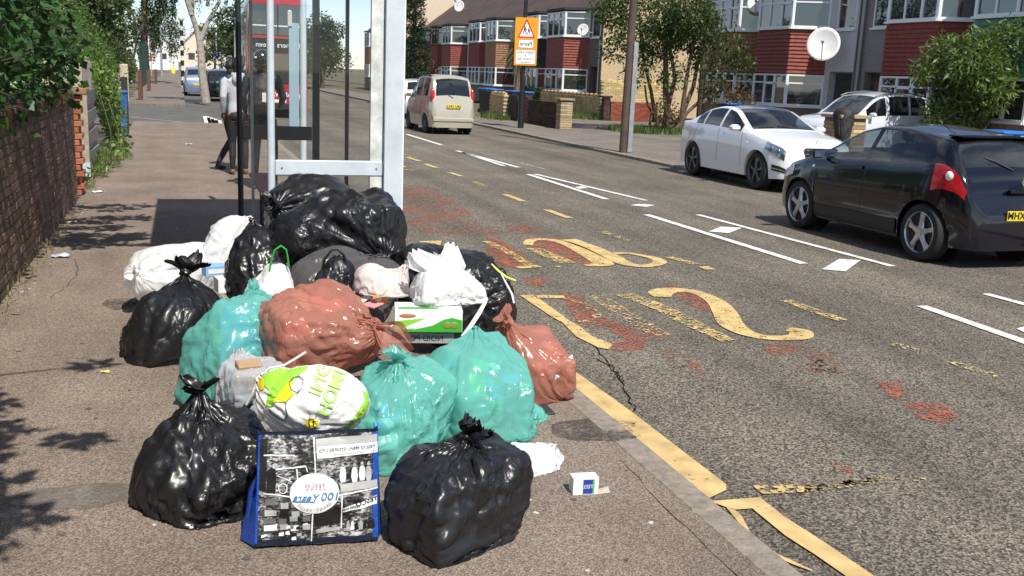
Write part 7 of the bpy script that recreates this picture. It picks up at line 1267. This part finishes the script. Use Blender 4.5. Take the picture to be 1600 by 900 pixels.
# strip of paper sticking out beside the carton, tape on the torn bag
def ribbon(name, label, cat, pts, w, m, parent=None, flat=.1):
    o = MB().tube(pts, [w*.6, w, w, w*.8][:len(pts)] if len(pts) <= 4 else w, 8, flat=flat).build(name, m, parent, True)
    if label: tag(o, label, cat)
    return o
ribbon('paper_strip', 'white paper strip sticking out between the carton and the red bag', 'paper', [AY(722, 525, 4.5), AY(735, 510, 4.52), AY(748, 490, 4.55), AY(758, 472, 4.6)], .016, c_white)
mt = mat('lime_tape', (.55, .65, .08), .4); ribbon('tape', 'yellow green tape trailing from the torn black bag', 'tape', [AY(768, 412, 5.35), AY(778, 422, 5.33), AY(792, 433, 5.3), AY(806, 438, 5.28)], .02, mt)
ribbon('string', 'pale string hanging from the torn black bag towards the red bag', 'string', [AY(783, 428, 5.3), AY(792, 445, 5.2), AY(800, 460, 5.1), AY(803, 474, 5.05)], .006, c_white, flat=1)
# small open carton on the pavement
def openbox():
    q = Vector(G(912, 768, PZ)); root = empty('drink_carton', q, 'small torn open white and blue carton lying on the pavement by the kerb', 'carton', None, rad(-6)); mb = MB(); w, d, h = .105, .06, .068
    for b in ((-w/2, w/2, -d/2, -d/2+.002, 0, h), (-w/2, w/2, d/2-.002, d/2, 0, h), (-w/2, w/2, -d/2+.002, d/2-.002, 0, .002), (-w/2, w/2, -d/2, d/2, h, h+.002), (-w/2-.002, -w/2, -d/2, d/2, 0, h)): mb.b2(*b)
    mb.build('box_body', c_white, root); MB().b2(-w*.12, w*.26, -d/2-.0015, -d/2-.0003, .004, h-.004).build('printed_band', mat('royal_print', (.015, .05, .32), .4), root); MB().b2(w*.26, w*.33, -d/2-.0015, -d/2-.0003, .004, h-.004).build('printed_band', mat('leaf_print', (.1, .4, .06), .4), root)
    MB().add([(w/2, -d/2, 0), (w/2+.05, -d/2-.004, .004), (w/2+.055, d/2*.4, .012), (w/2, d/2*.4, .0)], [(0, 1, 2, 3)]).build('open_flap', mat('inner_card', (.5, .42, .34), .7), root); text_obj('lettering', 'TEEL', .022, c_white, root, (w*.07, -d/2-.0016, h*.5), (1, 0, 0), (0, 0, 1), .001, mirror=True)
openbox()
# litter
ml = mat('litter_white', (.7, .7, .68), .6); 
for i, (x, y, s, lab) in enumerate(((95, 402, .07, 'crushed silver and white wrapper near the foot of the brick wall'), (152, 301, .06, 'white paper scrap on the pavement beside the pallet gate'), (171, 262, .08, 'white paper scrap lying in the weeds by the gate'), (295, 226, .07, 'blue and white scrap lying alone far along the pavement'), (113, 348, .04, 'tiny pale scrap in the hedge shadow'), (165, 583, .02, 'small yellow crumb on the pavement left of the heap'))):
    c = Vector(G(x, y, PZ)); V = []; r = random.Random(i)
    for a in range(5):
        for b in range(5): V.append(c+Vector(((a/4-.5)*s*2, (b/4-.5)*s*1.3, .006+abs(r.gauss(0, .012))*s/.06)))
    tag(MB().add(V, [(a*5+b, a*5+b+1, a*5+b+6, a*5+b+5) for a in range(4) for b in range(4)]).build('litter', ml if i not in (0, 3, 5) else (mat('litter_silver', (.45, .5, .6), .3, .3) if i < 5 else c_yel)), lab, 'litter', 'loose litter on the pavement')
